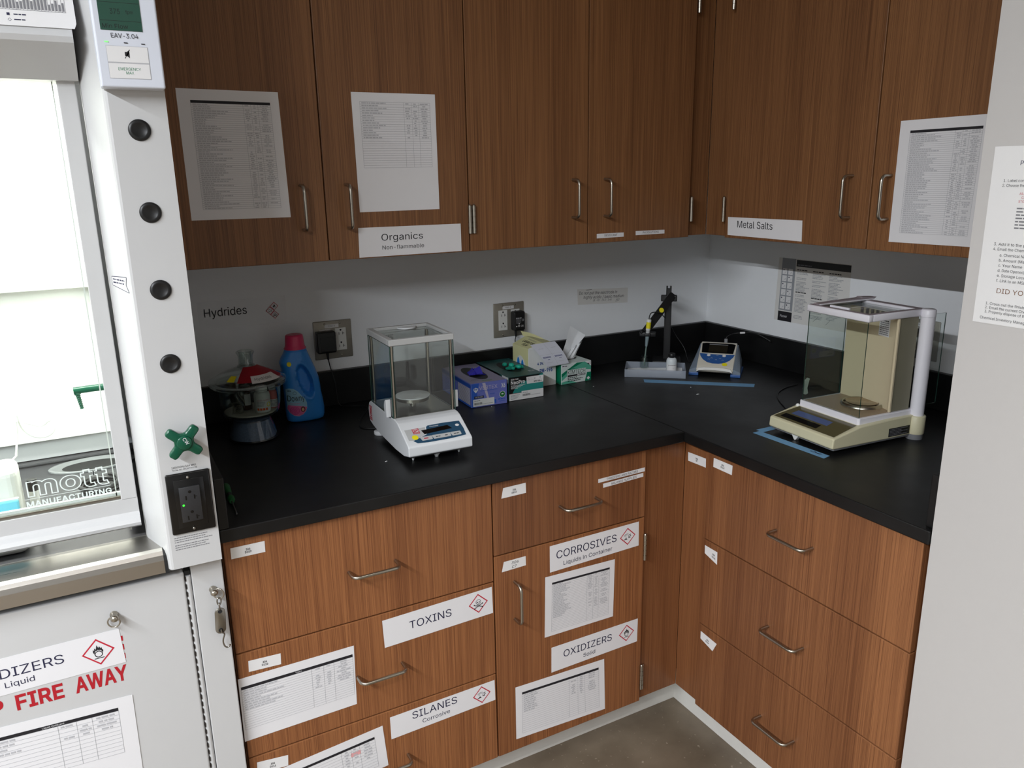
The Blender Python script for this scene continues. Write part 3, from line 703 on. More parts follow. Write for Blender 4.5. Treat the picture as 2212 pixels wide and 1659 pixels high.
# --- base cabinet of three drawers on the right
T = Thing('base_cabinet', 'brown veneer base cabinet of three plain drawers under the right worktop', 'cabinet', (1.13, -0.37, 0.1), frame='R')
T.part('carcass', MB().box(0.8305, 1.4360, XL + 0.0205, -0.02, 0.102, ZC - CT - 0.001, 'veneer_lower'))
for z0, z1, hs, hz in ((0.6325, 0.8775, 1.1275, 0.7525), (0.3793, 0.6295, 1.1255, 0.4960), (0.1185, 0.3763, 1.1226, 0.2387)):
    f = front(T, 'drawer', 0.8312, 1.4362, z0, z1, XL, 'veneer_strip')
    pull_h(T, f, hs, hz, XL)
T.part('end_filler', MB().box(1.4365, 1.4545, XL + 0.030, XL + 0.045, 0.102, ZC - CT - 0.001, 'veneer_lower'))
# --- wall cabinets
ZU, ZT = 1.3765, 2.36
def wall_cab(label, frame, s0, s1, doors, yf, ysoft):
    T = Thing('wall_cabinet', label, 'cabinet', ((s0 + s1) / 2, -0.17, ZU), frame=frame)
    T.part('carcass', MB().box(s0, s1, yf + 0.0205, -0.002, ZU + 0.002, ZT, 'veneer_upper'))
    for a, b, hs, hg in doors:
        f = front(T, 'door', a, b, ZU, ZT - 0.003, yf, 'veneer_upper')
        pull_v(T, f, hs, 1.5045, yf)
        for hx, sd in hg:
            hinge(T, f, hx, 1.4240, 1.4960, yf, sd); hinge(T, f, hx, 2.0165, 2.0885, yf, sd)
wall_cab('brown veneer wall cabinet beside the fume hood with two paper lists on its doors', 'B', -1.9230, -1.1720, ((-1.9215, -1.5535, -1.6092, ()), (-1.5510, -1.1725, -1.4991, ((-1.1708, 0),))), YU, 0)
# the neighbouring hinge sits right of the joint
wall_cab('brown veneer wall cabinet above the glove boxes with small strip labels low on one door', 'B', -1.1700, -0.4190, ((-1.1695, -0.7960, -0.8474, ((-1.1588, 0),)), (-0.7935, -0.4205, -0.7384, ((-0.4155, 1),))), YU, 0)
T = Thing('corner_filler', 'brown veneer filler panels in the inner corner between the wall cabinets', 'panel', (-0.37, -0.36, ZU))
lo = T.e.location
T.part('filler', rel(MB().box(-0.4180, -0.3345, -0.3440, -0.3250, ZU + 0.003, ZT, 'veneer_upper', 0.001), lo))
T.part('filler', rel(MB().box(-0.3345, -0.3155, -0.4450, -0.3450, ZU + 0.003, ZT, 'veneer_upper', 0.001), lo))
wall_cab('brown veneer wall cabinet on the right wall marked Metal Salts', 'R', 0.4465, 1.4530, ((0.4480, 0.9475, 0.8914, ((0.4430, -1),)), (0.9505, 1.4510, 1.0008, ())), XU, 0)
structure('trim_1', MB().box(-1.923, -0.005, -0.335, -0.002, ZT + 0.001, 2.749, 'wall_paint'))
structure('trim_2', MB().box(-0.335, -0.002, -1.452, -0.337, ZT + 0.001, 2.749, 'wall_paint'))

# ================================================================== FUME HOOD
HX0, HX1 = -3.45, -1.9265
T = Thing('fume_hood', 'white laboratory fume hood with glass sash and brightly lit interior', 'fume hood', (-2.688, -0.40, ZC - 0.03), frame='B')
ZH0, ZH1 = 0.869, 2.46
post = [(HX1, -0.800), (-2.0120, -0.800), (-2.0158, -0.7985), (-2.0185, -0.7950), (-2.0455, -0.7100), (-2.0465, -0.7030), (-2.0465, -0.655), (HX1, -0.655)]
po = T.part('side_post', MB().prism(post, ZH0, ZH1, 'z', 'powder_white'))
mx = -(HX0 - (-HX1 - 0)) if False else HX0 + HX1
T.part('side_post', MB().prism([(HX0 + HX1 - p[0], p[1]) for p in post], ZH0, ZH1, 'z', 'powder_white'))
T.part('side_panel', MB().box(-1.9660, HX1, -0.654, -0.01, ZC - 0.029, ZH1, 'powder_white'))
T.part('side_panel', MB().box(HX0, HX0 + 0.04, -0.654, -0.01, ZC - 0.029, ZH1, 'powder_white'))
T.part('inner_liner', MB().box(-2.0750, -2.0700, -0.640, -0.06, 0.90, 2.30, 'liner_white'))
T.part('inner_liner', MB().box(HX0 + 0.135, HX0 + 0.14, -0.64, -0.06, 0.90, 2.30, 'liner_white'))
# header above the opening: upper face leans out to a fold, lower face falls back to the sash
hd = [(-0.752, 1.885), (-0.775, 1.803), (-0.780, 1.7935), (-0.777, 1.785), (-0.716, 1.7350), (-0.650, 1.7350), (-0.650, ZH1), (-0.752, ZH1)]
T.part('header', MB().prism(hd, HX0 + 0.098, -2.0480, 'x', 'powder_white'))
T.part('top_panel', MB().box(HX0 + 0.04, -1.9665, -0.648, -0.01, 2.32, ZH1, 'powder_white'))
# warning plate on the header's upper face
def hf(u, v, d):           # u = x, v = distance up the leaning face from the fold
    n = Vector((0, -0.963, -0.270)); a = Vector((0, 0.270, 0.963))
    p = Vector((u, -0.7765, 1.8000)) + a * v + n * (d + 0.0016)
    return tuple(p)
rng = random.Random(4)
mb = MB()
mb.add([hf(-2.62, 0.006, 0), hf(-2.0440, 0.006, 0), hf(-2.0405, 0.014, 0), hf(-2.0405, 0.085, 0), hf(-2.62, 0.085, 0)], [(0, 1, 2, 3, 4)], 'sticker')
mb.add([hf(-2.62, 0.006, -0.0014), hf(-2.0440, 0.006, -0.0014), hf(-2.0405, 0.014, -0.0014), hf(-2.0405, 0.085, -0.0014), hf(-2.62, 0.085, -0.0014)], [(0, 1, 2, 3, 4)], 'sticker')
ink = Ink(mb, hf)
for k in range(90):
    x = -2.0530 - k * 0.0047
    ink.rect(x - 0.0002, 0.0310, x + 0.0002, 0.066, 'ink_mid')
    hh = rng.uniform(0.008, 0.030)
    ink.rect(x - 0.0040, 0.0325, x - 0.0012, 0.0325 + hh, 'ink_mid')
ink.rect(-2.48, 0.0305, -2.0528, 0.0311, 'ink_mid'); ink.rect(-2.48, 0.0650, -2.0528, 0.0656, 'ink')
ink.rect(-2.0720, 0.0655, -2.0640, 0.0700, 'ink')
ink.rect(-2.1330, 0.0215, -2.1290, 0.0255, 'ink_navy'); ink.greek(-2.1240, -2.1075, 0.0225, 0.0018, 'ink_navy', rng)
ink.ring(-2.1300, 0.0150, 0.0026, 0.0005, 'ink_navy', n=4); ink.greek(-2.1240, -2.1085, 0.0145, 0.0018, 'ink_navy', rng)
T.part('data_plate', mb, label='white printed chart plate on the hood header')
# sash
sash_x0, sash_x1 = HX0 + 0.150, -2.0535
zb0, zb1 = 0.934, 0.990
fr = MB()
fr.box(sash_x0, sash_x1, -0.704, -0.676, zb1, 1.80, 'powder_white')
fr = MB()
gi = -2.0812
fr.box(gi, sash_x1, -0.704, -0.676, zb1 - 0.002, 1.95, 'powder_white', 0.0015)
fr.box(sash_x0, sash_x0 + 0.028, -0.704, -0.676, zb1 - 0.002, 1.95, 'powder_white', 0.0015)
# bottom rail with its rolled finger pull
rail = [(-0.676, zb1), (-0.704, zb1), (-0.704, 0.962), (-0.707, 0.957), (-0.714, 0.951), (-0.718, 0.944), (-0.717, 0.938), (-0.712, 0.934), (-0.700, 0.9335), (-0.676, 0.9335)]
fr.prism(rail, sash_x0, sash_x1, 'x', 'powder_white')
s = T.part('sash', fr)
T.part('glazing', MB().box(sash_x0 + 0.028, gi, -0.692, -0.688, zb1, 1.95, 'pane'), s)
T.part('glazing_bead', MB().box(gi - 0.0075, gi - 0.0055, -0.6875, -0.684, zb1, 1.95, 'liner_white').box(sash_x0 + 0.028, gi, -0.700, -0.693, zb1, zb1 + 0.006, 'steel').box(sash_x0 + 0.028, gi, -0.6875, -0.680, zb1, zb1 + 0.010, 'liner_white'), s)
# etched maker's mark on the glass
mat('etch', (224, 234, 230), 0.7, var=0)
mb = MB(); ink = Ink(mb, lambda u, v, d: (u, -0.6925 - d, v))
ink.text('MANUFACTURING', -2.2330, 1.0040, 0.0098, 'etch', width=0.1385, bold=True)
ink.rect(-2.2345, 1.0185, -2.0950, 1.0194, 'etch'); ink.rect(-2.2345, 0.9985, -2.0945, 0.9993, 'etch')
ink.text('mott', -2.2290, 1.0250, 0.0330, 'etch', width=0.1330, bold=True, outline=0.013)
T.part('etched_logo', mb, s)
# sash stop mark on the bevelled post face
pa, pb = Vector((-2.0185, -0.795, 0)), Vector((-2.0455, -0.710, 0)); dv = (pb - pa).normalized(); nv = Vector((dv.y, -dv.x, 0)); nv = nv if nv.x < 0 else -nv
mb = MB(); ink = Ink(mb, lambda u, v, d: tuple(pa + dv * (0.082 - u) + nv * (d + 0.0002) + Vector((0, 0, v))))
P0 = [(0.006, 1.412), (0.072, 1.415), (0.066, 1.401), (0.076, 1.3885), (0.006, 1.3970)]
ink.poly(P0, 'sticker'); ink.up(); ink.line(P0 + [P0[0]], 0.0012, 'ink_navy')
ink.greek(0.010, 0.062, 1.4065, 0.0026, 'ink_navy', rng); ink.greek(0.010, 0.060, 1.4010, 0.0026, 'ink_navy', rng)
T.part('sash_mark', mb, po)
# worktop of the hood, dished, with an oval cup sink
mb = MB()
mat('hood_epoxy', (58, 58, 60), 0.35, var=0.10, scale=14)
zi = 0.885
mb.box(HX0 + 0.02, -1.968, -0.672, -0.02, 0.860, zi, 'hood_epoxy', 0.002)
mb.box(HX0 + 0.02, -1.968, -0.672, -0.648, zi, zi + 0.008, 'hood_epoxy', 0.003).box(HX0 + 0.02, -1.968, -0.075, -0.02, zi, zi + 0.008, 'hood_epoxy', 0.003)
hw = T.part('work_surface', mb)
cs = MB()
cs.lathe([(1.0, 0.0005), (1.0, 0.0045), (0.96, 0.0060), (0.90, 0.0045), (0.72, 0.0010), (0.70, 0.0006)], mat('sink_lip', (120, 122, 122), 0.3), 40, (-2.131, -0.136, zi), sx=0.098, sy=0.052)
cs.lathe([(0.70, 0.0008), (0.0, 0.0008)], 'black_matte', 40, (-2.131, -0.136, zi), sx=0.098, sy=0.052)
T.part('cup_sink', cs, hw)
# baffle at the back in three panels
mb = MB()
mb.box(HX0 + 0.06, -2.0755, -0.064, -0.058, 0.945, 1.338, 'liner_white', 0.001)
mb.box(HX0 + 0.06, -2.0755, -0.098, -0.092, 1.325, 1.760, 'liner_white', 0.001)
mb.prism([(-0.100, 1.752), (-0.094, 1.752), (-0.244, 2.25), (-0.250, 2.25)], HX0 + 0.06, -2.0755, 'x', 'liner_white')
mb.box(HX0 + 0.06, -2.0755, -0.050, -0.044, 0.895, 0.950, 'powder_white', 0.001)
T.part('baffle', mb)
# lit fixture at the top of the chamber
T.part('lamp', MB().box(-3.2, -2.2, -0.46, -0.36, 2.040, 2.075, mat('lamp_lens', (255, 255, 250), 0.4, emit=(255, 255, 248), estr=6.0)))
# airfoil sill in stainless steel
zs = 0.0
af = [(-0.665, 0.893), (-0.690, 0.902), (-0.705, 0.9055), (-0.770, 0.9055), (-0.779, 0.9025), (-0.784, 0.896), (-0.786, 0.886), (-0.7865, 0.861), (-0.783, 0.861), (-0.782, 0.884), (-0.775, 0.899), (-0.700, 0.9005), (-0.680, 0.896), (-0.665, 0.889)]
a = T.part('airfoil', MB().prism(af, HX0 + 0.13, -2.0265, 'x', 'brushed'))
T.part('end_cap', MB().prism([(-0.668, 0.894), (-0.690, 0.9035), (-0.705, 0.9070), (-0.772, 0.9070), (-0.781, 0.9035), (-0.7865, 0.896), (-0.7885, 0.886), (-0.789, 0.860), (-0.780, 0.860), (-0.668, 0.884)], -2.0262, -2.0205, 'x', 'rubber'), a)
# hole plugs, valve, receptacle and airflow monitor on the post
for z in (1.6535, 1.5216, 1.3912, 1.2607):
    mb = MB(); rx = Matrix.Translation((-1.9718, -0.800, z)) @ Matrix.Rotation(PI / 2, 4, 'X')
    mb.lathe([(0.0172, -0.001), (0.0172, 0.0012), (0.0160, 0.0030), (0.0115, 0.0042), (0.0108, 0.0036), (0.0, 0.0036)], 'black_plastic', 32, xf=rx)
    T.part('hole_plug', mb)
mb = MB(); rx = Matrix.Translation((-1.9685, -0.800, 1.1212)) @ Matrix.Rotation(PI / 2, 4, 'X') @ Matrix.Rotation(math.radians(4), 4, 'Z')
mb.lathe([(0.010, -0.001), (0.010, 0.020), (0.0, 0.020)], 'black_plastic', 20, xf=rx)
cross = []
for k in range(4):
    a0 = PI / 4 + k * PI / 2
    for da, r in ((-0.52, 0.0170), (-0.36, 0.0235), (-0.27, 0.0310), (-0.17, 0.0355), (0.17, 0.0355), (0.27, 0.0310), (0.36, 0.0235), (0.52, 0.0170)):
        cross.append((r * math.cos(a0 + da), r * math.sin(a0 + da)))
mb.prism(cross, 0.018, 0.030, 'z', 'green_knob', 0.0025, 2, xf=rx)
mb.lathe([(0.013, 0.029), (0.013, 0.0325), (0.0115, 0.0335), (0.0, 0.0335)], 'green_knob', 28, xf=rx)
ink = Ink(mb, lambda u, v, d: tuple(rx @ Vector((u, v, 0.0335 + d))))
ink.text('CW', 0, 0.002, 0.006, 'paper', align='c', rot=-1.15)
T.part('valve_handle', mb, label='green four-armed valve handle')
mb = MB()
x0, x1, z0, z1, yy = -2.0065, -1.9305, 0.9385, 1.0570, -0.800
mb.prism([(x0, z0), (x1, z0), (x1, z1), (x0, z1)], yy - 0.006, yy + 0.0005, 'y', 'black_gloss', 0.003, 3)
mb.box(x0 + 0.012, x1 - 0.012, yy - 0.0072, yy - 0.005, z0 + 0.012, z1 - 0.012, 'black_gloss', 0.001)
mb.box(-1.9870, -1.9510, yy - 0.0105, yy - 0.006, 0.9620, 1.0305, mat('receptacle_grey', (38, 38, 40), 0.45), 0.001)
ink = Ink(mb, lambda u, v, d: (-1.969 + u, yy - 0.0106 - d, 0.9962 + v))
for v in (0.0155, -0.0240):
    ink.rect(-0.0085, v - 0.006, -0.0062, v + 0.002, 'black_gloss'); ink.rect(0.0062, v - 0.006, 0.0085, v + 0.002, 'black_gloss')
    ink.rect(0.0085, v - 0.002, 0.0115, v - 0.0008, 'black_gloss'); ink.disc(0, v + 0.009, 0.0028, 'black_gloss')
ink.disc(-0.0130, 0.0000, 0.0019, mat('green_led', (60, 255, 60), 0.4, emit=(40, 255, 40), estr=2.0))
for z in (1.0480, 0.9470): mb.ball((-1.969, yy - 0.0072, z), 0.0030, 'steel', 6)
T.part('receptacle', mb, label='black duplex power receptacle with green light')
mb = MB(); ink = Ink(mb, lambda u, v, d: (u, -0.8001 - d, v))
ink.text('120V/60Hz/16A MAX', -1.9935, 1.0660, 0.0036, 'ink', width=0.0420); ink.text('TOTAL ALL RECEPTACLES', -1.9930, 1.0612, 0.0026, 'ink', width=0.0425)
T.part('printed_notice', mb, po); mb = MB(); ink.mb = mb
for k, wd in enumerate((0.058, 0.054, 0.066, 0.060, 0.054, 0.060)):
    ink.greek(-2.0050, -2.0050 + wd, 0.9300 - k * 0.0043 - (0.002 if k > 2 else 0), 0.0015, 'ink_mid', rng, 1.0, 3.0)
T.part('printed_notice', mb, po)
mb = MB()
mb.box(-2.0205, -1.9275, -0.835, -0.8005, 1.7150, 1.8850, mat('monitor_white', (214, 218, 228), 0.35, var=0.01), 0.003, 3)
f_ = lambda u, v, d: (-2.0205 + u, -0.8352 - d, 1.7150 + v)
ink = Ink(mb, f_)
ink.rect(0.0140, 0.0135, 0.0730, 0.0610, 'ink_light'); ink.up(); ink.rect(0.0145, 0.0140, 0.0725, 0.0355, 'sticker'); ink.rect(0.0145, 0.0375, 0.0725, 0.0605, 'sticker')
ink.up(); mat('green_ink', (20, 120, 80), 0.6, var=0)
ink.text('EMERGENCY', 0.0435, 0.0255, 0.0042, 'green_ink', width=0.032, align='c'); ink.text('MAX', 0.0435, 0.0198, 0.0042, 'green_ink', width=0.011, align='c')
ink.poly([(0.0395, 0.0465), (0.0425, 0.0465), (0.0460, 0.0435), (0.0460, 0.0555), (0.0425, 0.0525), (0.0395, 0.0525)], 'ink'); ink.line([(0.0400, 0.0430), (0.0480, 0.0560)], 0.0012, 'sticker'); ink.line([(0.0390, 0.0430), (0.0470, 0.0560)], 0.0010, 'ink')
ink.rect(0.0130, 0.0655, 0.0185, 0.0670, mat('green_lit', (120, 255, 120), 0.5, emit=(120, 255, 110), estr=0.8)); ink.rect(0.0400, 0.0650, 0.0455, 0.0664, 'ink'); ink.rect(0.0645, 0.0645, 0.0700, 0.0659, 'ink')
ink.text('EAV-3.04', 0.0425, 0.0725, 0.0066, 'ink', width=0.0385, align='c')
ink.rect(0.0100, 0.0830, 0.0690, 0.1400, mat('lcd_green', (40, 74, 62), 0.3, emit=(30, 64, 50), estr=0.10)); ink.up()
ink.text('Min Flow', 0.0130, 0.0860, 0.0062, 'black_matte', width=0.036); ink.rect(0.0110, 0.0965, 0.0680, 0.0971, 'black_matte'); ink.text('375', 0.0260, 0.1065, 0.0074, 'black_matte', width=0.0140); ink.text('fpm', 0.0480, 0.1075, 0.0052, 'black_matte', width=0.0105)
ink.rect(0.0110, 0.1225, 0.0680, 0.1231, 'black_matte'); ink.text('Normal', 0.0240, 0.1270, 0.0066, 'black_matte', width=0.026)
ink.disc(0.0790, 0.1375, 0.0028, 'green_led')
T.part('airflow_monitor', mb, label='pale airflow monitor with dark green screen')
# turret of the cup sink on the right inner wall
mb = MB(); zt = 1.119
mb.tube([(-2.0690, -0.30, zt), (-2.110, -0.30, zt), (-2.142, -0.30, zt - 0.001)], 0.0080, 'green_knob', 16)
bar = []; rr = []
for k in range(26):
    z = zt - 0.004 - k * 0.0016; bar.append((-2.1355 + k * 0.0002, -0.30, z)); rr.append((0.0068 if k < 5 else 0.0056 - k * 0.00006) - (0.0014 if k % 3 == 2 and k > 4 else 0))
mb.tube(bar, rr, 'green_knob', 14)
T.part('turret', mb, label='green hose barb turret')
# --- things inside the hood
mb = MB()
mb.box(-2.345, -2.2460, -0.640, -0.560, 0.935, 0.9985, mat('device_blue', (120, 214, 236), 0.4, var=0.01), 0.004)
d = Thing('bench_device', 'white rounded bench device with a pale blue front panel behind the hood glass', 'lab device', (-2.31, -0.58, zi))
dl = d.e.location
d.part('housing', rel(MB().box(-2.375, -2.2480, -0.620, -0.535, zi + 0.0005, 1.058, 'liner_white', 0.016, 4), dl))
d.part('front_panel', rel(MB().box(-2.372, -2.2505, -0.6300, -0.6205, 0.945, 1.0000, 'device_blue', 0.003).box(-2.374, -2.2485, -0.6260, -0.6204, 0.940, 1.0040, 'liner_white', 0.003), dl))
mb = MB().lathe([(0.0, 0.0005), (0.004, 0.0005), (0.008, 0.045), (0.0085, 0.105), (0.0, 0.105)], 'liner_white', 16).lathe([(0.0088, 0.105), (0.0088, 0.128), (0.0, 0.128)], 'black_plastic', 16)
solo('sample_tube', mb, 'white tapered tube with dark cap standing beside the white device in the hood', 'tube', (-2.2300, -0.560, zi))
cord = [(-2.266, 1.158), (-2.241, 1.122), (-2.222, 1.110), (-2.205, 1.1035), (-2.196, 1.1050), (-2.188, 1.1115), (-2.181, 1.1110), (-2.1785, 1.1020), (-2.182, 1.090), (-2.194, 1.0830), (-2.212, 1.085), (-2.228, 1.098), (-2.2355, 1.116), (-2.238, 1.136)]
mb = MB().tube(sm([(x, -0.5 - 0.002 * k, z) for k, (x, z) in enumerate(cord)]), 0.0019, 'liner_white', 8)
mb.tube([(-2.240, -0.53, 1.125), (-2.2420, -0.532, 1.098), (-2.249, -0.545, 1.06), (-2.2535, -0.56, 1.0590)], 0.0019, 'liner_white', 8)
mb.tube([(-2.32, -0.50, 1.215), (-2.29, -0.50, 1.185), (-2.266, -0.50, 1.158)], 0.0019, 'liner_white', 8)
mb.tube([(-2.46, -0.51, 1.36), (-2.38, -0.505, 1.27), (-2.32, -0.50, 1.215)], 0.0019, 'liner_white', 8)
mb.tube([(-2.46, -0.51, 1.36), (-2.50, -0.52, 1.62), (-2.50, -0.44, 2.039)], 0.0019, 'liner_white', 8)
solo('cord', rel(mb, (-2.2420, -0.53, 1.06)), 'white cord looped above the white device inside the hood', 'cord', (-2.2420, -0.53, 1.06))
mb = MB(); pts = []
for k in range(90):
    an = k / 90 * 2 * PI * 3.2; pts.append((0.040 * math.cos(an) + 0.004 * math.sin(an * 0.31), 0.046 * math.sin(an), 0.0055 + 0.006 * k / 90 * 3.2 * 0.9 + 0.002 * math.sin(an * 1.7)))
mb.tube(pts, 0.0042, mat('tubing', (36, 36, 38), 0.25), 8)
solo('tubing_coil', mb, 'coil of dark tubing on the hood work surface in front of the oval sink', 'tubing', (-2.118, -0.335, zi))

# --- white base cabinet under the hood
YB = -0.765
T = Thing('hood_base_cabinet', 'white steel base cabinet under the fume hood with a fire warning', 'cabinet', (-2.688, -0.4, 0.0), frame='B')
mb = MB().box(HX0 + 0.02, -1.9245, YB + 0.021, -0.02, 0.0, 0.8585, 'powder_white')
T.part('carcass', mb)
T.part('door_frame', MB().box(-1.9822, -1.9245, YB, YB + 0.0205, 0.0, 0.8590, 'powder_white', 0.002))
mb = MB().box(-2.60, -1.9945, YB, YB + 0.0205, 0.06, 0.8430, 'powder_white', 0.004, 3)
dr = T.part('door', mb)
ink_mb = MB(); ink = Ink(ink_mb, lambda u, v, d: (u, YB - 0.0001 - d, v))
ink.text('KEEP', -2.4100, 0.6500, 0.0280, 'fire_red', width=0.0920, bold=True); T.part('warning_print', ink_mb, dr); ink_mb = MB(); ink.mb = ink_mb
ink.text('FIRE', -2.2990, 0.6500, 0.0285, 'fire_red', width=0.0755, bold=True); T.part('warning_print', ink_mb, dr); ink_mb = MB(); ink.mb = ink_mb
ink.text('AWAY', -2.2045, 0.6510, 0.0300, 'fire_red', width=0.0885, bold=True)
T.part('warning_print', ink_mb, dr); ink_mb = MB(); ink.mb = ink_mb
for z0, z1 in ((0.7330, 0.7435), (0.7140, 0.7260), (0.6950, 0.7065)): ink.rect(-2.1178, z0, -2.1146, z1, 'fire_red')
T.part('warning_border', ink_mb, dr)
mb = MB().tube([(-1.9885, YB + 0.006, 0.07), (-1.9885, YB + 0.006, 0.832)], 0.0055, 'powder_white', 12)
T.part('hinge_rod', mb)
mb = MB()
for k in range(46): mb.box(-1.9938, -1.9929, YB - 0.0004, YB + 0.004, 0.08 + k * 0.0165, 0.090 + k * 0.0165, 'dark_gap')
mb.box(-1.9935, -1.9835, YB + 0.004, YB + 0.0206, 0.834, 0.8425, 'black_matte')
T.part('hinge_slot', mb)
def stud(T, x, z, ring_c, ring_r, tilt):
    mb = MB(); rx = Matrix.Translation((x, YB, z)) @ Matrix.Rotation(PI / 2, 4, 'X')
    mb.lathe([(0.0075, -0.001), (0.0072, 0.003), (0.0045, 0.006), (0.0045, 0.010), (0.0068, 0.013), (0.0070, 0.018), (0.0045, 0.0215), (0.0, 0.0222)], 'steel_pull', 20, xf=rx)
    k = T.part('stud', mb)
    pts = [(ring_c[0] + ring_r * math.cos(a) * math.cos(tilt), YB - 0.0115 - ring_r * math.cos(a) * math.sin(tilt), ring_c[1] + ring_r * math.sin(a)) for a in [2 * PI * i / 24 for i in range(24)]]
    T.part('ring', MB().tube(pts, 0.0014, 'steel_pull', 8, closed=True), k)
stud(T, -2.1225, 0.7905, (-2.1245, 0.7815), 0.0105, 0.25)
stud(T, -1.9465, 0.7930, (-1.9385, 0.7865), 0.0105, 0.5)
for k in range(1): pass
mb = MB(); yh = YB - 0.014
def link(c, rx_, rz_, tw):
    return [(c[0] + rx_ * math.cos(a) * math.cos(tw), yh + rx_ * math.cos(a) * math.sin(tw), c[1] + rz_ * math.sin(a)) for a in [2 * PI * i / 20 for i in range(20)]]
mb.tube(link((-1.9395, 0.7715), 0.0040, 0.0080, 0.3), 0.0014, 'steel', 8, closed=True)
mb.tube(link((-1.9400, 0.7600), 0.0040, 0.0075, 1.4), 0.0014, 'steel', 8, closed=True)
plate = [(0.0100 * math.cos(a), 0.0180 + 0.0100 * math.sin(a)) for a in [PI * i / 10 for i in range(11)]] + [(0.0100 * math.cos(a), -0.0180 + 0.0100 * math.sin(a)) for a in [PI + PI * i / 10 for i in range(11)]]
rx = Matrix.Translation((-1.9415, yh, 0.7290)) @ Matrix.Rotation(0.06, 4, 'Y')
mb.prism(plate, -0.0012, 0.0012, 'y', 'steel', 0.0005, 1, xf=rx)
for zz in (0.0205, -0.0205): mb.lathe([(0.0042, -0.0016), (0.0042, 0.0016), (0.0, 0.0016)], 'rubber', 14, xf=rx @ Matrix.Translation((0, 0, zz)) @ Matrix.Rotation(PI / 2, 4, 'X'))
mb.tube(sm([(-1.9425, yh - 0.004, 0.7120), (-1.9420, yh - 0.004, 0.7050), (-1.9385, yh - 0.003, 0.7020), (-1.9372, yh, 0.6960), (-1.9400, yh, 0.6890), (-1.9412, yh, 0.6800), (-1.9390, yh, 0.6710), (-1.9345, yh, 0.6670), (-1.9305, yh, 0.6690), (-1.9288, yh, 0.6720)]), 0.0016, 'steel', 8)
solo('hook_chain', rel(mb, (-1.9405, yh, 0.775)), 'short steel link chain and hook hanging from a ring on the white hood base', 'chain', (-1.9405, yh, 0.775))

# ================================================================== PAPERS, SIGNS, STICKERS
def fold(k, ph=0.0):
    return lambda a, b: k * (0.5 + 0.5 * math.sin(ph + a * 5.0 + b * 2.0))
COLS = (0.645, 0.745, 0.835)
def list_full(seed, rows=50):
    def d(k, W, H):
        k.table(0.0270, 0.0230, W - 0.0200, H - 0.0290, COLS, rows, rows, random.Random(seed), bar=0.0058, title='Inventory' if False else None, dense=0.75)
    return d
sheet('paper_list', 'white printed list with black header bar taped to the wall cabinet door nearest the hood', 'paper', 'B', YU, [(-1.8583, 1.7644), (-1.6424, 1.7623), (-1.6374, 1.4846), (-1.8572, 1.4856)], list_full(1))
sheet('paper_list', 'white printed list with blank lower half taped above the Organics sign', 'paper', 'B', YU, [(-1.4716, 1.7684), (-1.2562, 1.7690), (-1.2558, 1.4902), (-1.4684, 1.4896)],
      lambda k, W, H: k.table(0.0195, 0.1050, W - 0.0150, H - 0.0210, (0.615, 0.73, 0.83), 27, 15, random.Random(2), dense=0.6))
sheet('paper_list', 'white printed list taped to the wall cabinet door right of the Metal Salts sign', 'paper', 'R', XU, [(1.0114, 1.6793), (1.2309, 1.6806), (1.2249, 1.4012), (1.0117, 1.3997)], list_full(3, 52))
sheet('sign', 'white sign reading Organics Non-flammable on a wall cabinet door', 'sign', 'B', YU, [(-1.4754, 1.4519), (-1.1972, 1.4508), (-1.1968, 1.3795), (-1.4769, 1.3791)],
      lambda k, W, H: (k.text('Organics', 0.0590, 0.0385, 0.0165, 'ink', width=0.1120), k.text('Non-flammable', 0.0605, 0.0165, 0.0098, 'ink', width=0.1125)))
sheet('sign', 'white sign reading Metal Salts on the right wall cabinet', 'sign', 'R', XU, [(0.4599, 1.4384), (0.7432, 1.4394), (0.7461, 1.3833), (0.4623, 1.3851)],
      lambda k, W, H: k.text('Metal Salts', 0.0400, 0.0250, 0.0200, 'ink', width=0.1380))
sheet('strip_label', 'thin white strip label reading DESSICANT low on a wall cabinet door', 'label', 'B', YU, [(-0.7642, 1.4029), (-0.6685, 1.4023), (-0.6682, 1.3901), (-0.7640, 1.3897)], lambda k, W, H: k.text('DESSICANT', W * 0.52, 0.0040, 0.0062, 'ink', width=0.046, align='c'))
sheet('strip_label', 'thin white strip label reading PH SOLUTIONS low on a wall cabinet door', 'label', 'B', YU, [(-0.6244, 1.4042), (-0.5160, 1.4032), (-0.5156, 1.3921), (-0.6241, 1.3920)], lambda k, W, H: k.text('PH SOLUTIONS', W * 0.52, 0.0034, 0.0058, 'ink', width=0.060, align='c'))
def sgn(t1, u1, v1, c1, w1, t2, u2, v2, c2, w2, gh, gu, gv, gr):
    def d(k, W, H):
        k.text(t1, u1, v1, c1, 'ink_navy', width=w1)
        if t2: k.text(t2, u2, v2, c2, 'ink_navy', width=w2)
        k.ghs(gu, gv, gr, gh)
    return d
sheet('hazard_sign', 'white TOXINS sign with red skull diamond on the middle drawer', 'sign', 'B', YL, [(-1.6010, 0.6035), (-1.3225, 0.6102), (-1.3208, 0.5393), (-1.5987, 0.5335)], sgn('TOXINS', 0.0630, 0.0280, 0.0195, 0.1060, None, 0, 0, 0, 0, 'skull', 0.2400, 0.0380, 0.0255))
sheet('hazard_sign', 'white SILANES Corrosive sign with red diamond on the lowest drawer', 'sign', 'B', YL, [(-1.5977, 0.3474), (-1.3216, 0.3505), (-1.3205, 0.2929), (-1.5973, 0.2872)], sgn('SILANES', 0.0550, 0.0330, 0.0190, 0.1170, 'Corrosive', 0.0800, 0.0130, 0.0105, 0.0720, 'corrosive', 0.2395, 0.0300, 0.0245))
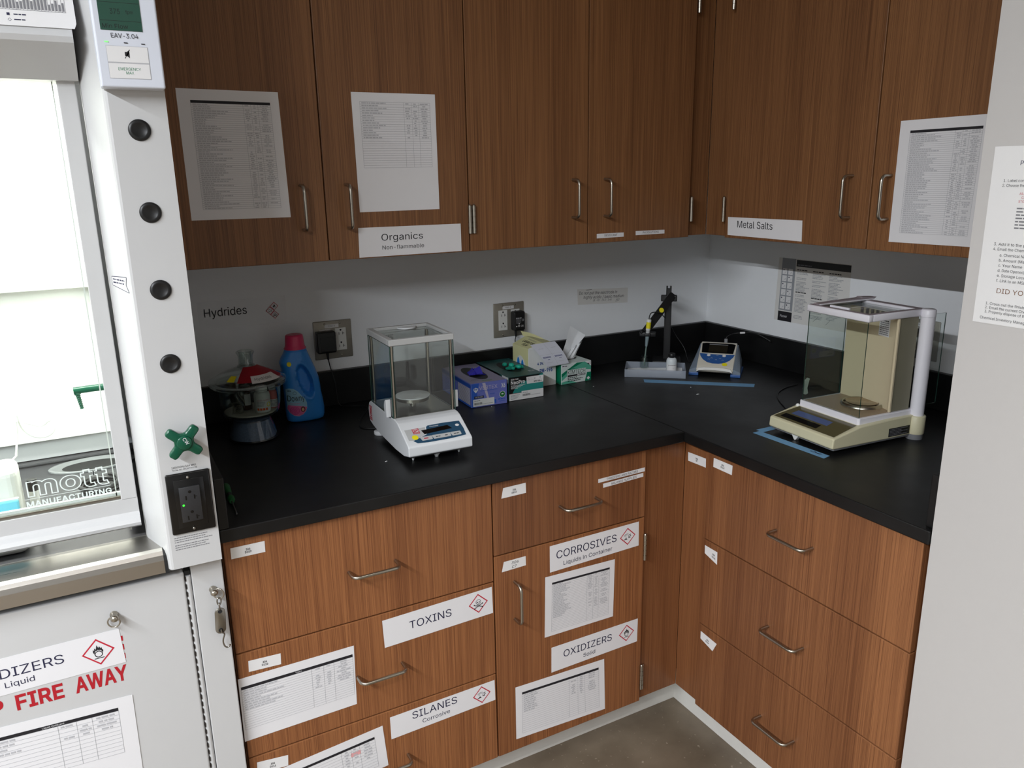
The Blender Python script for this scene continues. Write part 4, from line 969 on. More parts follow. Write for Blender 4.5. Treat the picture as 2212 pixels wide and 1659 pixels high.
sheet('hazard_sign', 'white CORROSIVES Liquids in Container sign with red diamond at top of the door', 'sign', 'B', YL, [(-1.1582, 0.6755), (-0.8821, 0.6777), (-0.8808, 0.6079), (-1.1579, 0.6031)], sgn('CORROSIVES', 0.0190, 0.0320, 0.0210, 0.1850, 'Liquids in Container', 0.0400, 0.0100, 0.0110, 0.1500, 'corrosive', 0.2400, 0.0370, 0.0250))
sheet('hazard_sign', 'white OXIDIZERS Solid sign with red flame diamond low on the door', 'sign', 'B', YL, [(-1.1545, 0.3865), (-0.8766, 0.3867), (-0.8775, 0.3158), (-1.1549, 0.3131)], sgn('OXIDIZERS', 0.0370, 0.0330, 0.0200, 0.1540, 'Solid', 0.0990, 0.0120, 0.0110, 0.0380, 'oxidizer', 0.2400, 0.0390, 0.0255))
sheet('hazard_sign', 'white OXIDIZERS Liquid sign with red flame diamond on the white hood base cabinet', 'sign', 'B', YB, [(-2.3980, 0.7585), (-2.1187, 0.7601), (-2.1155, 0.6874), (-2.3980, 0.6862)], sgn('OXIDIZERS', 0.0290, 0.0325, 0.0185, 0.1550, 'Liquid', 0.0880, 0.0130, 0.0110, 0.0460, 'oxidizer', 0.2400, 0.0360, 0.0275))
sheet('paper_list', 'white Liquid Oxidizers list under the red fire warning on the hood base cabinet', 'paper', 'B', YB - 0.0006, [(-2.3935, 0.6285), (-2.1141, 0.6148), (-2.1175, 0.4000), (-2.3935, 0.4125)],
      lambda k, W, H: k.table(0.0350, 0.0950, W - 0.0270, H - 0.0270, (0.53, 0.67, 0.79), 11, 4, random.Random(5), bar=0.0070, title='Liquid Oxidizers', dense=0.5), wave=lambda a, b: 0.0)
sheet('paper_list', 'white Toxins list taped across the left end of the middle drawer', 'paper', 'B', YL, [(-1.9189, 0.5643), (-1.6699, 0.5630), (-1.6730, 0.4132), (-1.9200, 0.4119)],
      lambda k, W, H: k.table(0.0040, 0.0280, W - 0.0040, H - 0.0270, (0.615, 0.725, 0.82), 17, 9, random.Random(6), bar=0.0068, title='Toxins', dense=0.6))
sheet('paper_list', 'white list with one pink cell taped to the lowest drawer under the TOXINS list', 'paper', 'B', YL, [(-1.8620, 0.3135), (-1.6168, 0.3326), (-1.6090, 0.2200), (-1.8560, 0.2020)],
      lambda k, W, H: (k.rect(W * 0.665, H - 0.0480, W * 0.760, H - 0.0375, mat('pink_cell', (226, 160, 160), 0.8, var=0)), k.up(), k.table(0.0130, 0.0100, W - 0.0230, H - 0.0260, (0.615, 0.725, 0.82), 10, 6, random.Random(7), bar=0.0062, dense=0.6)))
sheet('paper_list', 'white ruled list between the CORROSIVES and OXIDIZERS signs on the door', 'paper', 'B', YL, [(-1.1718, 0.5934), (-0.9581, 0.5878), (-0.9609, 0.4193), (-1.1745, 0.4229)],
      lambda k, W, H: k.table(0.0200, 0.0120, W - 0.0160, H - 0.0250, (0.60, 0.715, 0.81), 29, 21, random.Random(8), bar=0.0055, dense=0.55))
sheet('paper_list', 'white ruled list below the OXIDIZERS Solid sign at the door bottom', 'paper', 'B', YL, [(-1.2624, 0.3069), (-0.9876, 0.2972), (-0.9824, 0.1376), (-1.2625, 0.1516)],
      lambda k, W, H: k.table(0.0190, 0.0130, W - 0.0190, H - 0.0270, (0.60, 0.715, 0.81), 19, 9, random.Random(9), bar=0.0066, dense=0.35))
def num(a, b, off=0.5, hand=False):
    def d(k, W, H):
        if hand:
            k.text(a, W * 0.52, H * 0.56, 0.0068, 'ink', width=0.0200, align='c', shear=0.1); k.text(b, W * 0.50, H * 0.12, 0.0072, 'ink', width=0.0125, align='c', shear=0.1)
        else:
            k.text(a, W * off, H * 0.52, 0.0042, 'ink', width=0.0090, align='c', bold=True); k.text(b, W * off, H * 0.27, 0.0042, 'ink', width=0.0032 * len(b), align='c', bold=True)
    return d
N = [('306', 'D109', 'on the top left drawer', 'B', YL, [(-1.9033, 0.8605), (-1.8362, 0.8602), (-1.8368, 0.8361), (-1.9035, 0.8367)]),
     ('306', 'D110', 'above the Toxins list', 'B', YL, [(-1.8943, 0.6001), (-1.8280, 0.5965), (-1.8291, 0.5707), (-1.8957, 0.5745)]),
     ('306', 'D111', 'on the lowest left drawer', 'B', YL, [(-1.9009, 0.3513), (-1.8348, 0.3429), (-1.8368, 0.3164), (-1.9026, 0.3220)]),
     ('306', 'D112', 'on the drawer above the CORROSIVES door', 'B', YL, [(-1.2857, 0.8586), (-1.2248, 0.8595), (-1.2241, 0.8335), (-1.2911, 0.8330)]),
     ('306', 'C7', 'handwritten, on the door above its handle', 'B', YL, [(-1.2882, 0.6670), (-1.2275, 0.6672), (-1.2271, 0.6424), (-1.2941, 0.6411)]),
     ('306', 'B7', 'on the corner filler beside the right drawers', 'R', -0.7145, [(0.7359, 0.8397), (0.8055, 0.8425), (0.8066, 0.8178), (0.7374, 0.8153)]),
     ('306', 'D113', 'on the top drawer of the right cabinet', 'R', XL, [(0.8561, 0.8648), (0.9230, 0.8652), (0.9219, 0.8399), (0.8557, 0.8404)]),
     ('306', 'D114', 'peeling, on the middle drawer of the right cabinet', 'R', XL, [(0.8403, 0.6138), (0.8871, 0.6132), (0.8883, 0.5779), (0.8410, 0.5908)]),
     ('306', 'D115', 'peeling, on the lowest drawer of the right cabinet', 'R', XL, [(0.8410, 0.3565), (0.9034, 0.3509), (0.8893, 0.3213), (0.8411, 0.3340)])]
for a, b, wh, fr_, dp, q in N:
    sheet('number_sticker', 'small white number sticker ' + wh, 'sticker', fr_, dp, q, num(a, b, 0.72 if b == 'D114' else 0.5, b == 'C7'), m='sticker', group='number stickers on the base cabinets')
sheet('strip_label', 'thin white strip label reading TWEEZERS AND RAZORS on a drawer', 'label', 'B', YL, [(-1.0142, 0.8249), (-0.8671, 0.8279), (-0.8672, 0.8172), (-1.0140, 0.8148)], lambda k, W, H: k.text('TWEEZERS AND RAZORS', 0.0250, 0.0022, 0.0060, 'ink', width=0.0990))
sheet('strip_label', 'thin white strip label reading BALANCE SUPPLIES on a drawer', 'label', 'B', YL, [(-0.9990, 0.8095), (-0.8721, 0.8135), (-0.8717, 0.8030), (-0.9984, 0.7985)], lambda k, W, H: k.text('BALANCE SUPPLIES', 0.0250, 0.0024, 0.0058, 'ink', width=0.0800))
# notice on the stub wall
def notice(k, W, H):
    mat('brown_ink', (120, 84, 60), 0.8, var=0)
    T_ = lambda t, u, v, c, w_, m='ink': k.text(t, u, v, c, m, width=w_)
    T_('PLEASE', 0.0440, H - 0.0300, 0.0072, 0.036, 'ink_navy')
    T_('1. Label containers', 0.0210, H - 0.0560, 0.0042, 0.0520); T_('2. Choose the location', 0.0200, H - 0.0635, 0.0042, 0.0580)
    rr = random.Random(3)
    for i, s_ in enumerate(('ALL', 'CL', 'STO')):
        T_(s_, 0.0490 + (0.004 if i == 1 else 0), H - 0.0760 - i * 0.0062, 0.0038, 0.0040 * len(s_) * 0.75, 'red')
        k.greek(0.0630, 0.130, H - 0.0760 - i * 0.0062, 0.0028, 'red', rr)
    for i in range(7): k.greek(0.0480, 0.1500 - (i % 3) * 0.01, H - 0.0985 - i * 0.0052, 0.0022, 'ink_mid', rr)
    T_('3. Add it to the paper list', 0.0190, H - 0.1580, 0.0045, 0.0760); T_('4. Email the Chemical Manager', 0.0190, H - 0.1660, 0.0045, 0.0880)
    for i, (s_, w_) in enumerate((('a. Chemical Name', 0.0500), ('b. Amount (Mass)', 0.0490), ('c. Your Name', 0.0385), ('d. Date Opened/', 0.0440), ('e. Storage Location', 0.0560), ('f. Link to an MSDS', 0.0520))):
        T_(s_, 0.0310, H - 0.1755 - i * 0.0084, 0.0045, w_)
    T_('DID YOU FINISH', 0.0340, H - 0.2360, 0.0078, 0.1000, 'brown_ink')
    T_('1. Cross out the finished line', 0.0185, H - 0.2570, 0.0045, 0.0830); T_('2. Email the current Chemical Manager', 0.0185, H - 0.2640, 0.0045, 0.1080); T_('3. Properly dispose of the container', 0.0185, H - 0.2710, 0.0045, 0.0980)
    T_('Chemical Inventory Manager:', 0.0120, H - 0.2860 + 0.004, 0.0045, 0.0810)
sheet('notice', 'white printed notice taped to the white stub wall at the right', 'paper', 'R', XP, [(1.4760, 1.6040), (1.6900, 1.6040), (1.6900, 1.3150), (1.4775, 1.3150)], notice, m='sticker')

# ================================================================== ON THE WALLS
mat('clear_tape', (236, 238, 240), 0.5, var=0.0, alpha=0.035)
sheet('wall_label', 'black word Hydrides with three red hazard diamonds on clear film on the back wall', 'label', 'B', 0.0, [(-1.8280, 1.2500), (-1.5900, 1.2500), (-1.5900, 1.1750), (-1.8280, 1.1750)],
      lambda k, W, H: (k.text('Hydrides', 0.0165, 0.0330, 0.0230, 'ink', width=0.1130), k.ghs(0.2052, 0.0475, 0.0119, 'flame'), k.ghs(0.1930, 0.0355, 0.0119, 'corrosive'), k.ghs(0.2050, 0.0235, 0.0119, 'skull')), m='clear_tape')
sheet('handwritten_note', 'handwritten paper note about the electrode taped to the back wall', 'paper', 'B', 0.0, [(-0.5941, 1.1850), (-0.3783, 1.1740), (-0.3790, 1.1206), (-0.5918, 1.1310)],
      lambda k, W, H: (k.text('Do not put the electrode in', 0.0060, 0.0350, 0.0105, 'ink', width=0.1620, shear=0.25), k.text('highly acidic / basic medium', 0.0240, 0.0200, 0.0105, 'ink', width=0.1740, shear=0.25), k.text('(1-3)   (11-14)', 0.0640, 0.0105, 0.0065, 'ink', width=0.0800, shear=0.25), k.line([(0.036, 0.0500), (0.060, 0.0520)], 0.0012, 'ink'), k.text('NOT', 0.1640, 0.0100, 0.0060, 'ink', width=0.0160, shear=0.2), k.line([(0.160, 0.0070), (0.176, 0.0080)], 0.0008, 'ink')), m='paper_grey')
def poster(k, W, H):
    rr = random.Random(12); g = mat('poster_grey', (150, 153, 158), 0.7, var=0)
    gw = W * 0.20; u0 = 0.016
    k.rect(u0, H * 0.17, u0 + gw, H, g); k.rect(u0, 0.0, u0 + gw, H * 0.155, 'ink'); k.rect(u0 + gw + 0.003, H - 0.0240, W, H - 0.0020, mat('poster_bar', (52, 52, 52), 0.6, var=0)); k.up()
    k.text('Pioneer', u0 + 0.010, H * 0.06, 0.0085, 'paper', width=0.030); k.greek(u0 + gw + 0.008, u0 + gw + 0.07, H - 0.0200, 0.0035, 'ink_mid', rr)
    for r in range(6):
        for c_ in range(2):
            a, b = u0 + 0.005 + c_ * 0.0245, H * 0.195 + r * 0.0235
            k.rect(a, b, a + 0.0195, b + 0.0195, 'sticker')
    k.up()
    for r in range(6):
        for c_ in range(2):
            a, b = u0 + 0.005 + c_ * 0.0245, H * 0.195 + r * 0.0235
            if (r + c_) % 2: k.disc(a + 0.005, b + 0.0145, 0.0024, 'ink_navy', n=10)
            k.line([(a + 0.008, b + 0.003), (a + 0.015, b + 0.010), (a + 0.013, b + 0.004)], 0.0005, 'ink_mid')
    for c_ in range(3):
        a = u0 + gw + 0.008 + c_ * 0.066
        y = H - 0.036; i = 0
        while y > (0.022 if c_ else 0.012):
            if i in (0, 16 + c_ * 3): k.greek(a, a + 0.046, y, 0.0030, 'ink', rr, 2, 4); y -= 0.008
            else:
                if rr.random() < 0.83: k.greek(a, a + rr.uniform(0.030, 0.056), y, 0.0017, 'ink_line', rr)
                y -= 0.0044
            i += 1
    k.line([(0.165, 0.016), (0.185, 0.034)], 0.0012, 'ink_mid'); k.line([(0.215, 0.012), (0.232, 0.030)], 0.0010, 'ink_mid')
sheet('instruction_sheet', 'printed instruction sheet in a clear sleeve on the right wall behind the large balance', 'poster', 'R', 0.0, [(0.3440, 1.2860), (0.6343, 1.2862), (0.6400, 1.0740), (0.3386, 1.0720)], poster, m='paper_grey')
def outlet(frame, sc, zc, label, tag_text=True, cover=None):
    T = Thing('wall_outlet', label, 'outlet', (sc, 0.0, zc), frame=frame, group='steel double outlets above the worktops')
    org = (sc, 0, zc)
    mb = MB(); w2 = 0.0572; y1 = -0.0003
    mb.prism([(sc - w2, zc - w2), (sc + w2, zc - w2), (sc + w2, zc + w2), (sc - w2, zc + w2)], -0.0045, y1, 'y', 'plate_steel', 0.0022, 2)
    for dx in (-0.0231, 0.0231):
        for dz in (-0.0485, 0.0485):
            mb.lathe([(0.0032, 0), (0.0030, 0.0010), (0.0018, 0.0017), (0.0, 0.0019)], 'steel_pull', 12, xf=Matrix.Translation((sc + dx, -0.0045, zc + dz)) @ Matrix.Rotation(PI / 2, 4, 'X'))
    T.part('cover_plate', mb)
    for dx in (-0.0231, 0.0231):
        mb = MB().box(sc + dx - 0.0166, sc + dx + 0.0166, -0.0066, -0.0044, zc - 0.0336, zc + 0.0336, 'white_plastic', 0.0012)
        ink = Ink(mb, lambda u, v, d: (sc + dx + u, -0.0066 - d, zc + v))
        for v in (0.0130, -0.0245):
            ink.rect(-0.0062, v, -0.0046, v + 0.0075, 'ink'); ink.rect(0.0050, v, 0.0066, v + 0.0085, 'ink'); ink.rect(0.0066, v + 0.0035, 0.0105, v + 0.0050, 'ink')
            ink.disc(0.0, v + 0.0140, 0.0026, 'ink', n=12); ink.rect(-0.0026, v + 0.0140, 0.0026, v + 0.0166, 'ink')
        T.part('receptacle', mb)
    mb = MB().box(sc - 0.0235, sc + 0.0185, -0.0050, -0.0045, zc + 0.0360, zc + 0.0465, 'sticker')
    ink = Ink(mb, lambda u, v, d: (sc + u, -0.0050 - d, zc + v)); ink.text('P1N2-5', -0.0025, 0.0392, 0.0042, 'ink', width=0.020, align='c')
    T.part('circuit_label', mb)
outlet('B', -1.4608, 1.1075, 'steel double outlet on the back wall above the blue bottle')
outlet('B', -0.8665, 1.1075, 'steel double outlet on the back wall above the yellow film box')
outlet('R', 0.8890, 1.0975, 'steel double outlet on the right wall half hidden behind the large balance')
def adapter(label, c, wx, hz, dy, cable, writing):
    T = Thing('power_adapter', label, 'adapter', c)
    mb = MB().box(-wx / 2, wx / 2, -dy, 0.0, -hz / 2, hz / 2, 'black_plastic', 0.0055, 3)
    if not writing: mb.box(-wx / 2 + 0.010, wx / 2 - 0.003, -dy - 0.0012, -dy + 0.002, -hz / 2 + 0.006, hz / 2 - 0.014, 'black_plastic', 0.001)
    T.part('housing', mb)
    if writing:
        mb = MB(); ink = Ink(mb, lambda u, v, d: (u, -dy - d, v)); rr = random.Random(8)
        ink.rect(-0.0140, 0.0085, -0.0095, 0.0120, 'ink_light'); ink.greek(-0.0080, 0.0060, 0.0090, 0.0025, 'ink_light', rr)
        for i in range(5): ink.greek(-0.0140, 0.0040, 0.0055 - i * 0.0032, 0.0016, 'ink_mid', rr)
        ink.ring(0.0110, 0.0030, 0.0038, 0.0012, 'ink_light'); ink.disc(-0.0125, -0.0170, 0.0022, 'paper'); ink.ring(-0.004, -0.0160, 0.0034, 0.0012, 'paper'); ink.text('CE', 0.0035, -0.0190, 0.0055, 'paper', width=0.010); ink.disc(-0.003, -0.0080, 0.0022, 'paper')
        T.part('rating_print', mb)
    mb = MB().tube([(cable[0][0], cable[0][1], -hz / 2 + 0.003), (cable[0][0], cable[0][1], -hz / 2 - 0.010), (cable[0][0] + 0.001, cable[0][1], -hz / 2 - 0.022)], [0.0045, 0.0038, 0.0026], 'black_plastic', 10)
    T.part('strain_relief', mb)
    pts = [(cable[0][0] + 0.001, cable[0][1], -hz / 2 - 0.020)] + cable[1:]
    T.part('cable', MB().tube(sm(pts), 0.0016, 'black_plastic', 8))
    return T
cz = ZC - 1.1060
adapter('plain black power adapter plugged into the outlet above the blue bottle', (-1.4886, -0.0090, 1.1060), 0.057, 0.064, 0.028, [(0.003, -0.012), (0.008, -0.010, -0.075), (0.014, -0.0135, -0.105), (0.0180, -0.0165, -0.130), (0.024, -0.022, cz + 0.006), (0.05, -0.045, cz + 0.0022), (0.09, -0.09, cz + 0.0022), (0.035, -0.19, cz + 0.0022), (0.012, -0.27, cz + 0.0022), (0.055, -0.30, cz + 0.0022)], False)
adapter('black power adapter with white rating print plugged in above the film box', (-0.8430, -0.0090, 1.1050), 0.042, 0.064, 0.028, [(-0.008, -0.012), (-0.010, -0.011, -0.065), (-0.009, -0.012, -0.080), (-0.0070, -0.0170, -0.110), (-0.006, -0.024, cz + 0.006), (0.05, -0.028, cz + 0.0032), (0.16, -0.030, cz + 0.0032)], True)

# ================================================================== ON THE LEFT WORKTOP
# --- glass desiccator
D = Thing('desiccator', 'glass desiccator with knobbed lid standing beside the hood post', 'jar', (-1.748, -0.200, ZC))
g = 'clear_glass'
body = [(0.050, 0.0035), (0.062, 0.0025), (0.0655, 0.0045), (0.0640, 0.010), (0.0500, 0.0500), (0.0485, 0.0560), (0.0560, 0.0620), (0.0680, 0.0680), (0.0735, 0.0780), (0.0775, 0.100), (0.0810, 0.1440), (0.0850, 0.1465), (0.0955, 0.1480), (0.0970, 0.1510), (0.0965, 0.1545), (0.0800, 0.1545), (0.0785, 0.1440), (0.0745, 0.1000), (0.0705, 0.0800), (0.0660, 0.0715), (0.0550, 0.0660)]
D.part('bowl', MB().lathe(body, g, 48))
lid = [(0.0800, 0.1556), (0.0965, 0.1556), (0.0975, 0.1590), (0.0960, 0.1625), (0.0900, 0.1655), (0.0700, 0.1770), (0.0450, 0.1880), (0.0250, 0.1945), (0.0205, 0.1975), (0.0180, 0.2010), (0.0175, 0.2150), (0.0190, 0.2250), (0.0225, 0.2310), (0.0225, 0.2340), (0.0190, 0.2360), (0.0165, 0.2340), (0.0150, 0.2250), (0.0145, 0.2050), (0.0150, 0.1990)]
L = D.part('lid', MB().lathe(lid, g, 48))
D.part('lid_knob_ring', MB().lathe([(0.0182, 0.2005), (0.0225, 0.1985), (0.0240, 0.1960), (0.0225, 0.1935)], g, 40), L)
# drying granules in the foot
gm = mat('granules', (96, 112, 138), 0.9, var=0.35, scale=260, bump=0.6)
D.part('drying_granules', MB().lathe([(0.0, 0.0060), (0.0585, 0.0060), (0.0600, 0.0100), (0.0475, 0.0470), (0.0465, 0.0520), (0.0, 0.0525)], gm, 40))['kind'] = 'stuff'
D.part('shelf_plate', MB().lathe([(0.0, 0.0735), (0.0665, 0.0735), (0.0675, 0.0755), (0.0665, 0.0775), (0.0, 0.0775)], mat('porcelain', (206, 200, 188), 0.35), 40))
def on_lid(a, r, d):      # point on the sloping lid
    z = 0.1655 + (0.0900 - r) * 0.545
    if r < 0.07: z = 0.1772 + (0.0700 - r) * 0.452
    return (r * math.cos(a), r * math.sin(a), z + 0.0006 + d)
mb = MB()
def lidpatch(a0, a1, r0, r1, m, lift):
    mb.grid(lambda u, v: on_lid(a0 + (a1 - a0) * u, r0 + (r1 - r0) * v, lift), 10, 6, m)
lidpatch(-2.05, -0.25, 0.026, 0.084, mat('red_label', (150, 20, 36), 0.5, var=0.02), 0.0002)
D.part('hazard_label', mb, L, label='dark red label on the lid')
mb = MB(); A0, A1 = -1.62, -0.62
lidpatch(A0, A1, 0.064, 0.089, 'sticker', 0.0008)
ink = Ink(mb, lambda u, v, d: on_lid(A0 + (A1 - A0) * u, 0.087 - 0.022 * v, 0.0009 + d)); ink.text('Hydrides', 0.10, 0.28, 0.42, 'ink', width=0.62, shear=0.2)
D.part('name_label', mb, L, label='white label with handwritten Hydrides')
mb = MB(); lidpatch(-2.42, -2.16, 0.060, 0.080, 'yellow_dot', 0.0004); D.part('yellow_sticker', mb, L)
# contents standing on the shelf plate
zs = ZC + 0.0778
def loc(dx, dy): return (-1.748 + dx, -0.200 + dy, zs)
t = Thing('reagent_bottle', 'white plastic reagent bottle with orange squares on its label inside the desiccator', 'bottle', loc(0.0250, -0.0360))
t.part('body', MB().lathe([(0.0, 0.0002), (0.0185, 0.0002), (0.0205, 0.0020), (0.0205, 0.0440), (0.0190, 0.0505), (0.0140, 0.0540), (0.0, 0.0545)], 'white_plastic', 28))
t.part('cap', MB().lathe([(0.0145, 0.0540), (0.0150, 0.0550), (0.0150, 0.0670), (0.0140, 0.0685), (0.0, 0.0685)], 'white_plastic', 28))
def wrap(r, a0, z0, h):
    return lambda u, v, d: ((r + d) * math.cos(a0 + u / r), (r + d) * math.sin(a0 + u / r), z0 + v)
mb = MB(); fw_ = wrap(0.0206, -2.55, 0.004, 0.036); mb.grid(lambda a, b: fw_(a * 0.042, b * 0.034, 0.0001), 16, 2, 'sticker')
ink = Ink(mb, lambda u, v, d: fw_(u, v, d + 0.0002)); rr = random.Random(4)
ink.text('SIGMA-ALDRICH', 0.0030, 0.0285, 0.0034, 'red', width=0.034); mat('orange', (240, 90, 20), 0.6, var=0)
for i in range(4): ink.rect(0.0020 + i * 0.0072, 0.0035, 0.0075 + i * 0.0072, 0.0095, 'orange')
for i in range(4): ink.greek(0.0030, 0.0250 - i * 0.002, 0.0245 - i * 0.0032, 0.0012, 'ink_mid', rr)
ink.up(); ink.disc(0.0330, 0.0180, 0.0062, 'yellow_dot')
t.part('label', mb)
t = Thing('reagent_bottle', 'small pink bottle with white label right of the white bottle in the desiccator', 'bottle', loc(0.0570, -0.0100))
t.part('body', MB().lathe([(0.0, 0.0002), (0.0100, 0.0002), (0.0112, 0.0020), (0.0112, 0.0430), (0.0085, 0.0480), (0.0, 0.0485)], mat('pink_plastic', (226, 120, 116), 0.4), 24))
t.part('cap', MB().lathe([(0.0088, 0.0482), (0.0092, 0.0490), (0.0092, 0.0600), (0.0, 0.0605)], 'light_grey_plastic', 24))
mb = MB(); fw2 = wrap(0.0113, -2.8, 0.003, 0.02); mb.grid(lambda a, b: fw2(a * 0.030, b * 0.021, 0.0001), 14, 1, 'sticker')
ink = Ink(mb, lambda u, v, d: fw2(u, v, d + 0.0002))
for i in range(5): ink.greek(0.004, 0.026, 0.0165 - i * 0.0034, 0.0014, 'ink_mid', rr)
t.part('label', mb)
t = Thing('reagent_bottle', 'brown glass bottle with white label and black cap behind the foil bag in the desiccator', 'bottle', loc(-0.0080, 0.0060))
t.part('body', MB().lathe([(0.0, 0.0002), (0.0130, 0.0002), (0.0145, 0.0020), (0.0145, 0.0460), (0.0105, 0.0520), (0.0, 0.0525)], mat('amber', (66, 34, 16), 0.12, var=0), 24))
t.part('cap', MB().lathe([(0.0110, 0.0522), (0.0125, 0.0530), (0.0125, 0.0640), (0.0, 0.0645)], 'black_plastic', 24))
mb = MB(); fw3 = wrap(0.0146, -2.5, 0.014, 0.03); mb.grid(lambda a, b: fw3(a * 0.024, b * 0.030, 0.0001), 14, 1, 'sticker'); t.part('label', mb)
def foil(a, b):
    x = -0.018 + 0.036 * a; z = 0.0008 + 0.058 * b
    return (x + 0.004 * math.sin(b * 5), -0.004 + 0.007 * math.sin(a * 7 + b * 3) + 0.010 * (1 - b), z)
solo('foil_bag', MB().grid(foil, 16, 14, mat('foil', (190, 188, 184), 0.22, 1.0, scale=90, bump=0.9)).grid(lambda a, b: tuple(Vector(foil(a, b)) + Vector((0, 0.010 * math.sin(PI * a), 0))), 16, 14, 'foil'), 'crumpled silver foil pouch standing at the left in the desiccator', 'pouch', loc(-0.0330, -0.0330), 20)

# --- fabric softener bottle
B_ = Thing('softener_bottle', 'blue fabric softener bottle with pink cap on the left worktop', 'bottle', (-1.590, -0.105, ZC))
blue = mat('bottle_blue', (52, 140, 226), 0.32, var=0.02, scale=12)
# half widths from the silhouette: z, left x, right x, half depth
prof = [(0.0005, -0.040, 0.050, 0.026), (0.003, -0.046, 0.0555, 0.031), (0.012, -0.0480, 0.0580, 0.034), (0.030, -0.0485, 0.0590, 0.035), (0.055, -0.0490, 0.0570, 0.035), (0.078, -0.0490, 0.0535, 0.034), (0.100, -0.0490, 0.0520, 0.033), (0.120, -0.0490, 0.0500, 0.032), (0.140, -0.0500, 0.0440, 0.031), (0.155, -0.0510, 0.0390, 0.030), (0.170, -0.0545, 0.0335, 0.028), (0.182, -0.0500, 0.0290, 0.026), (0.192, -0.0430, 0.0255, 0.025), (0.198, -0.0400, 0.0235, 0.0245), (0.2005, -0.0390, 0.0225, 0.024)]
def interp(z):
    for p, q in zip(prof, prof[1:]):
        if p[0] <= z <= q[0]:
            k = (z - p[0]) / (q[0] - p[0]); return [p[i] + (q[i] - p[i]) * k for i in range(4)]
    return list(prof[-1])
def bottle_pt(a, z, lift=0.0):
    _, x0, x1, hd_ = interp(z)
    cx, rx_ = (x0 + x1) / 2, (x1 - x0) / 2
    c, s_ = math.cos(a), math.sin(a)
    n_ = 2.6; kx = abs(c) ** (2 / n_) * (1 if c > 0 else -1); ky = abs(s_) ** (2 / n_) * (1 if s_ > 0 else -1)
    x, y = cx + (rx_ + lift) * kx, (hd_ + lift) * ky
    # grip recess on the broad faces, with a raised rim
    gu, gv = (x - 0.0060 - (0.118 - z) * 0.22) / 0.0195, (z - 0.118) / 0.048
    q = gu * gu + gv * gv
    if q < 1.0: y *= 1 - 0.62 * min(1.0, (1 - q) * 2.2)
    elif q < 1.5: y *= 1 + 0.05 * math.sin((q - 1) / 0.5 * PI)
    return (x, y, z)
zz = [0.0005, 0.003, 0.007, 0.012] + [0.012 + 0.1885 * i / 64 for i in range(1, 65)]
mb = MB().loft([[bottle_pt(2 * PI * k / 96, z) for k in range(96)] for z in zz], blue, True, True)
mb.lathe([(0.030, 0.2000), (0.0305, 0.2030), (0.0300, 0.2060), (0.0, 0.2062)], blue, 32, (-0.008, 0, 0), sy=0.82)
B_.part('body', mb)
cap_ = MB().lathe([(0.0, 0.2062), (0.0300, 0.2062), (0.0305, 0.2085), (0.0275, 0.2125), (0.0262, 0.2200), (0.0245, 0.2400), (0.0235, 0.2445), (0.0200, 0.2465), (0.0, 0.2440)], mat('pink_cap', (214, 48, 100), 0.35, var=0.02), 40, (-0.008, 0, 0), sy=0.92)
B_.part('cap', cap_)
def lab(u, v, d):     # label mapped on the front: u across, v up
    x = u; _, x0, x1, hd_ = interp(v); cx, rx_ = (x0 + x1) / 2, (x1 - x0) / 2
    c = max(-0.9999, min(0.9999, (x - cx) / rx_)); kx = abs(c) ** 1.3 * (1 if c > 0 else -1)
    s_ = -math.sqrt(1 - kx * kx); y = -hd_ * abs(s_) ** (2 / 2.6)
    return (x, y - d - 0.0006, v)
mb = MB(); ink = Ink(mb, lab, 0.0, 0.00025)
out = [(-0.0475, 0.0980), (-0.0400, 0.1010), (-0.0280, 0.0990), (-0.0190, 0.0920), (-0.0100, 0.0800), (0.0000, 0.0680), (0.0040, 0.0560), (0.0040, 0.0440), (0.0000, 0.0330), (-0.0080, 0.0240), (-0.0200, 0.0190), (-0.0320, 0.0210), (-0.0420, 0.0290), (-0.0475, 0.0400)]
def fillshape(pts, m, n=26):   # strips that follow the curved face
    xs = [p[0] for p in pts]; x0, x1 = min(xs), max(xs)
    def span(x):
        zs_ = []
        for (a, b), (c, e) in zip(pts, pts[1:] + pts[:1]):
            if (a - x) * (c - x) < 0: zs_.append(b + (e - b) * (x - a) / (c - a))
        return (min(zs_), max(zs_)) if len(zs_) > 1 else None
    prev = None
    for i in range(n + 1):
        x = x0 + 0.0002 + (x1 - x0 - 0.0004) * i / n; sp = span(x)
        if sp and prev:
            (xa, a), (xb, b) = prev, (x, sp); K = 6
            for j in range(K):
                p = lambda x_, s2, t_: lab(x_, s2[0] + (s2[1] - s2[0]) * t_ / K, ink.d)
                mb.add([p(xa, a, j), p(xb, b, j), p(xb, b, j + 1), p(xa, a, j + 1)], [(0, 1, 2, 3)], m)
        prev = (x, sp) if sp else None
fillshape(out, mat('label_sky', (150, 200, 226), 0.45, var=0.05, scale=40)); ink.up()
fillshape([(-0.0470, 0.0400), (-0.0420, 0.0300), (-0.0320, 0.0220), (-0.0200, 0.0200), (-0.0085, 0.0248), (0.0000, 0.0345), (0.0030, 0.0440), (-0.0060, 0.0470), (-0.0200, 0.0500), (-0.0350, 0.0520), (-0.0465, 0.0530)], mat('label_pink', (226, 110, 168), 0.5, var=0.15, scale=120)); ink.up()
for i, r in enumerate((0.0120, 0.0088, 0.0058, 0.0030)): ink.ring(-0.0300, 0.0365, r, 0.0012, mat('rose', (196, 40, 120), 0.5, var=0), n=18)
ink.disc(-0.0085, 0.0390, 0.0062, mat('hair', (92, 52, 36), 0.6, var=0), ry=0.0080); ink.up(); ink.disc(-0.0085, 0.0385, 0.0036, mat('skin', (226, 176, 150), 0.6, var=0), ry=0.0048); ink.up()
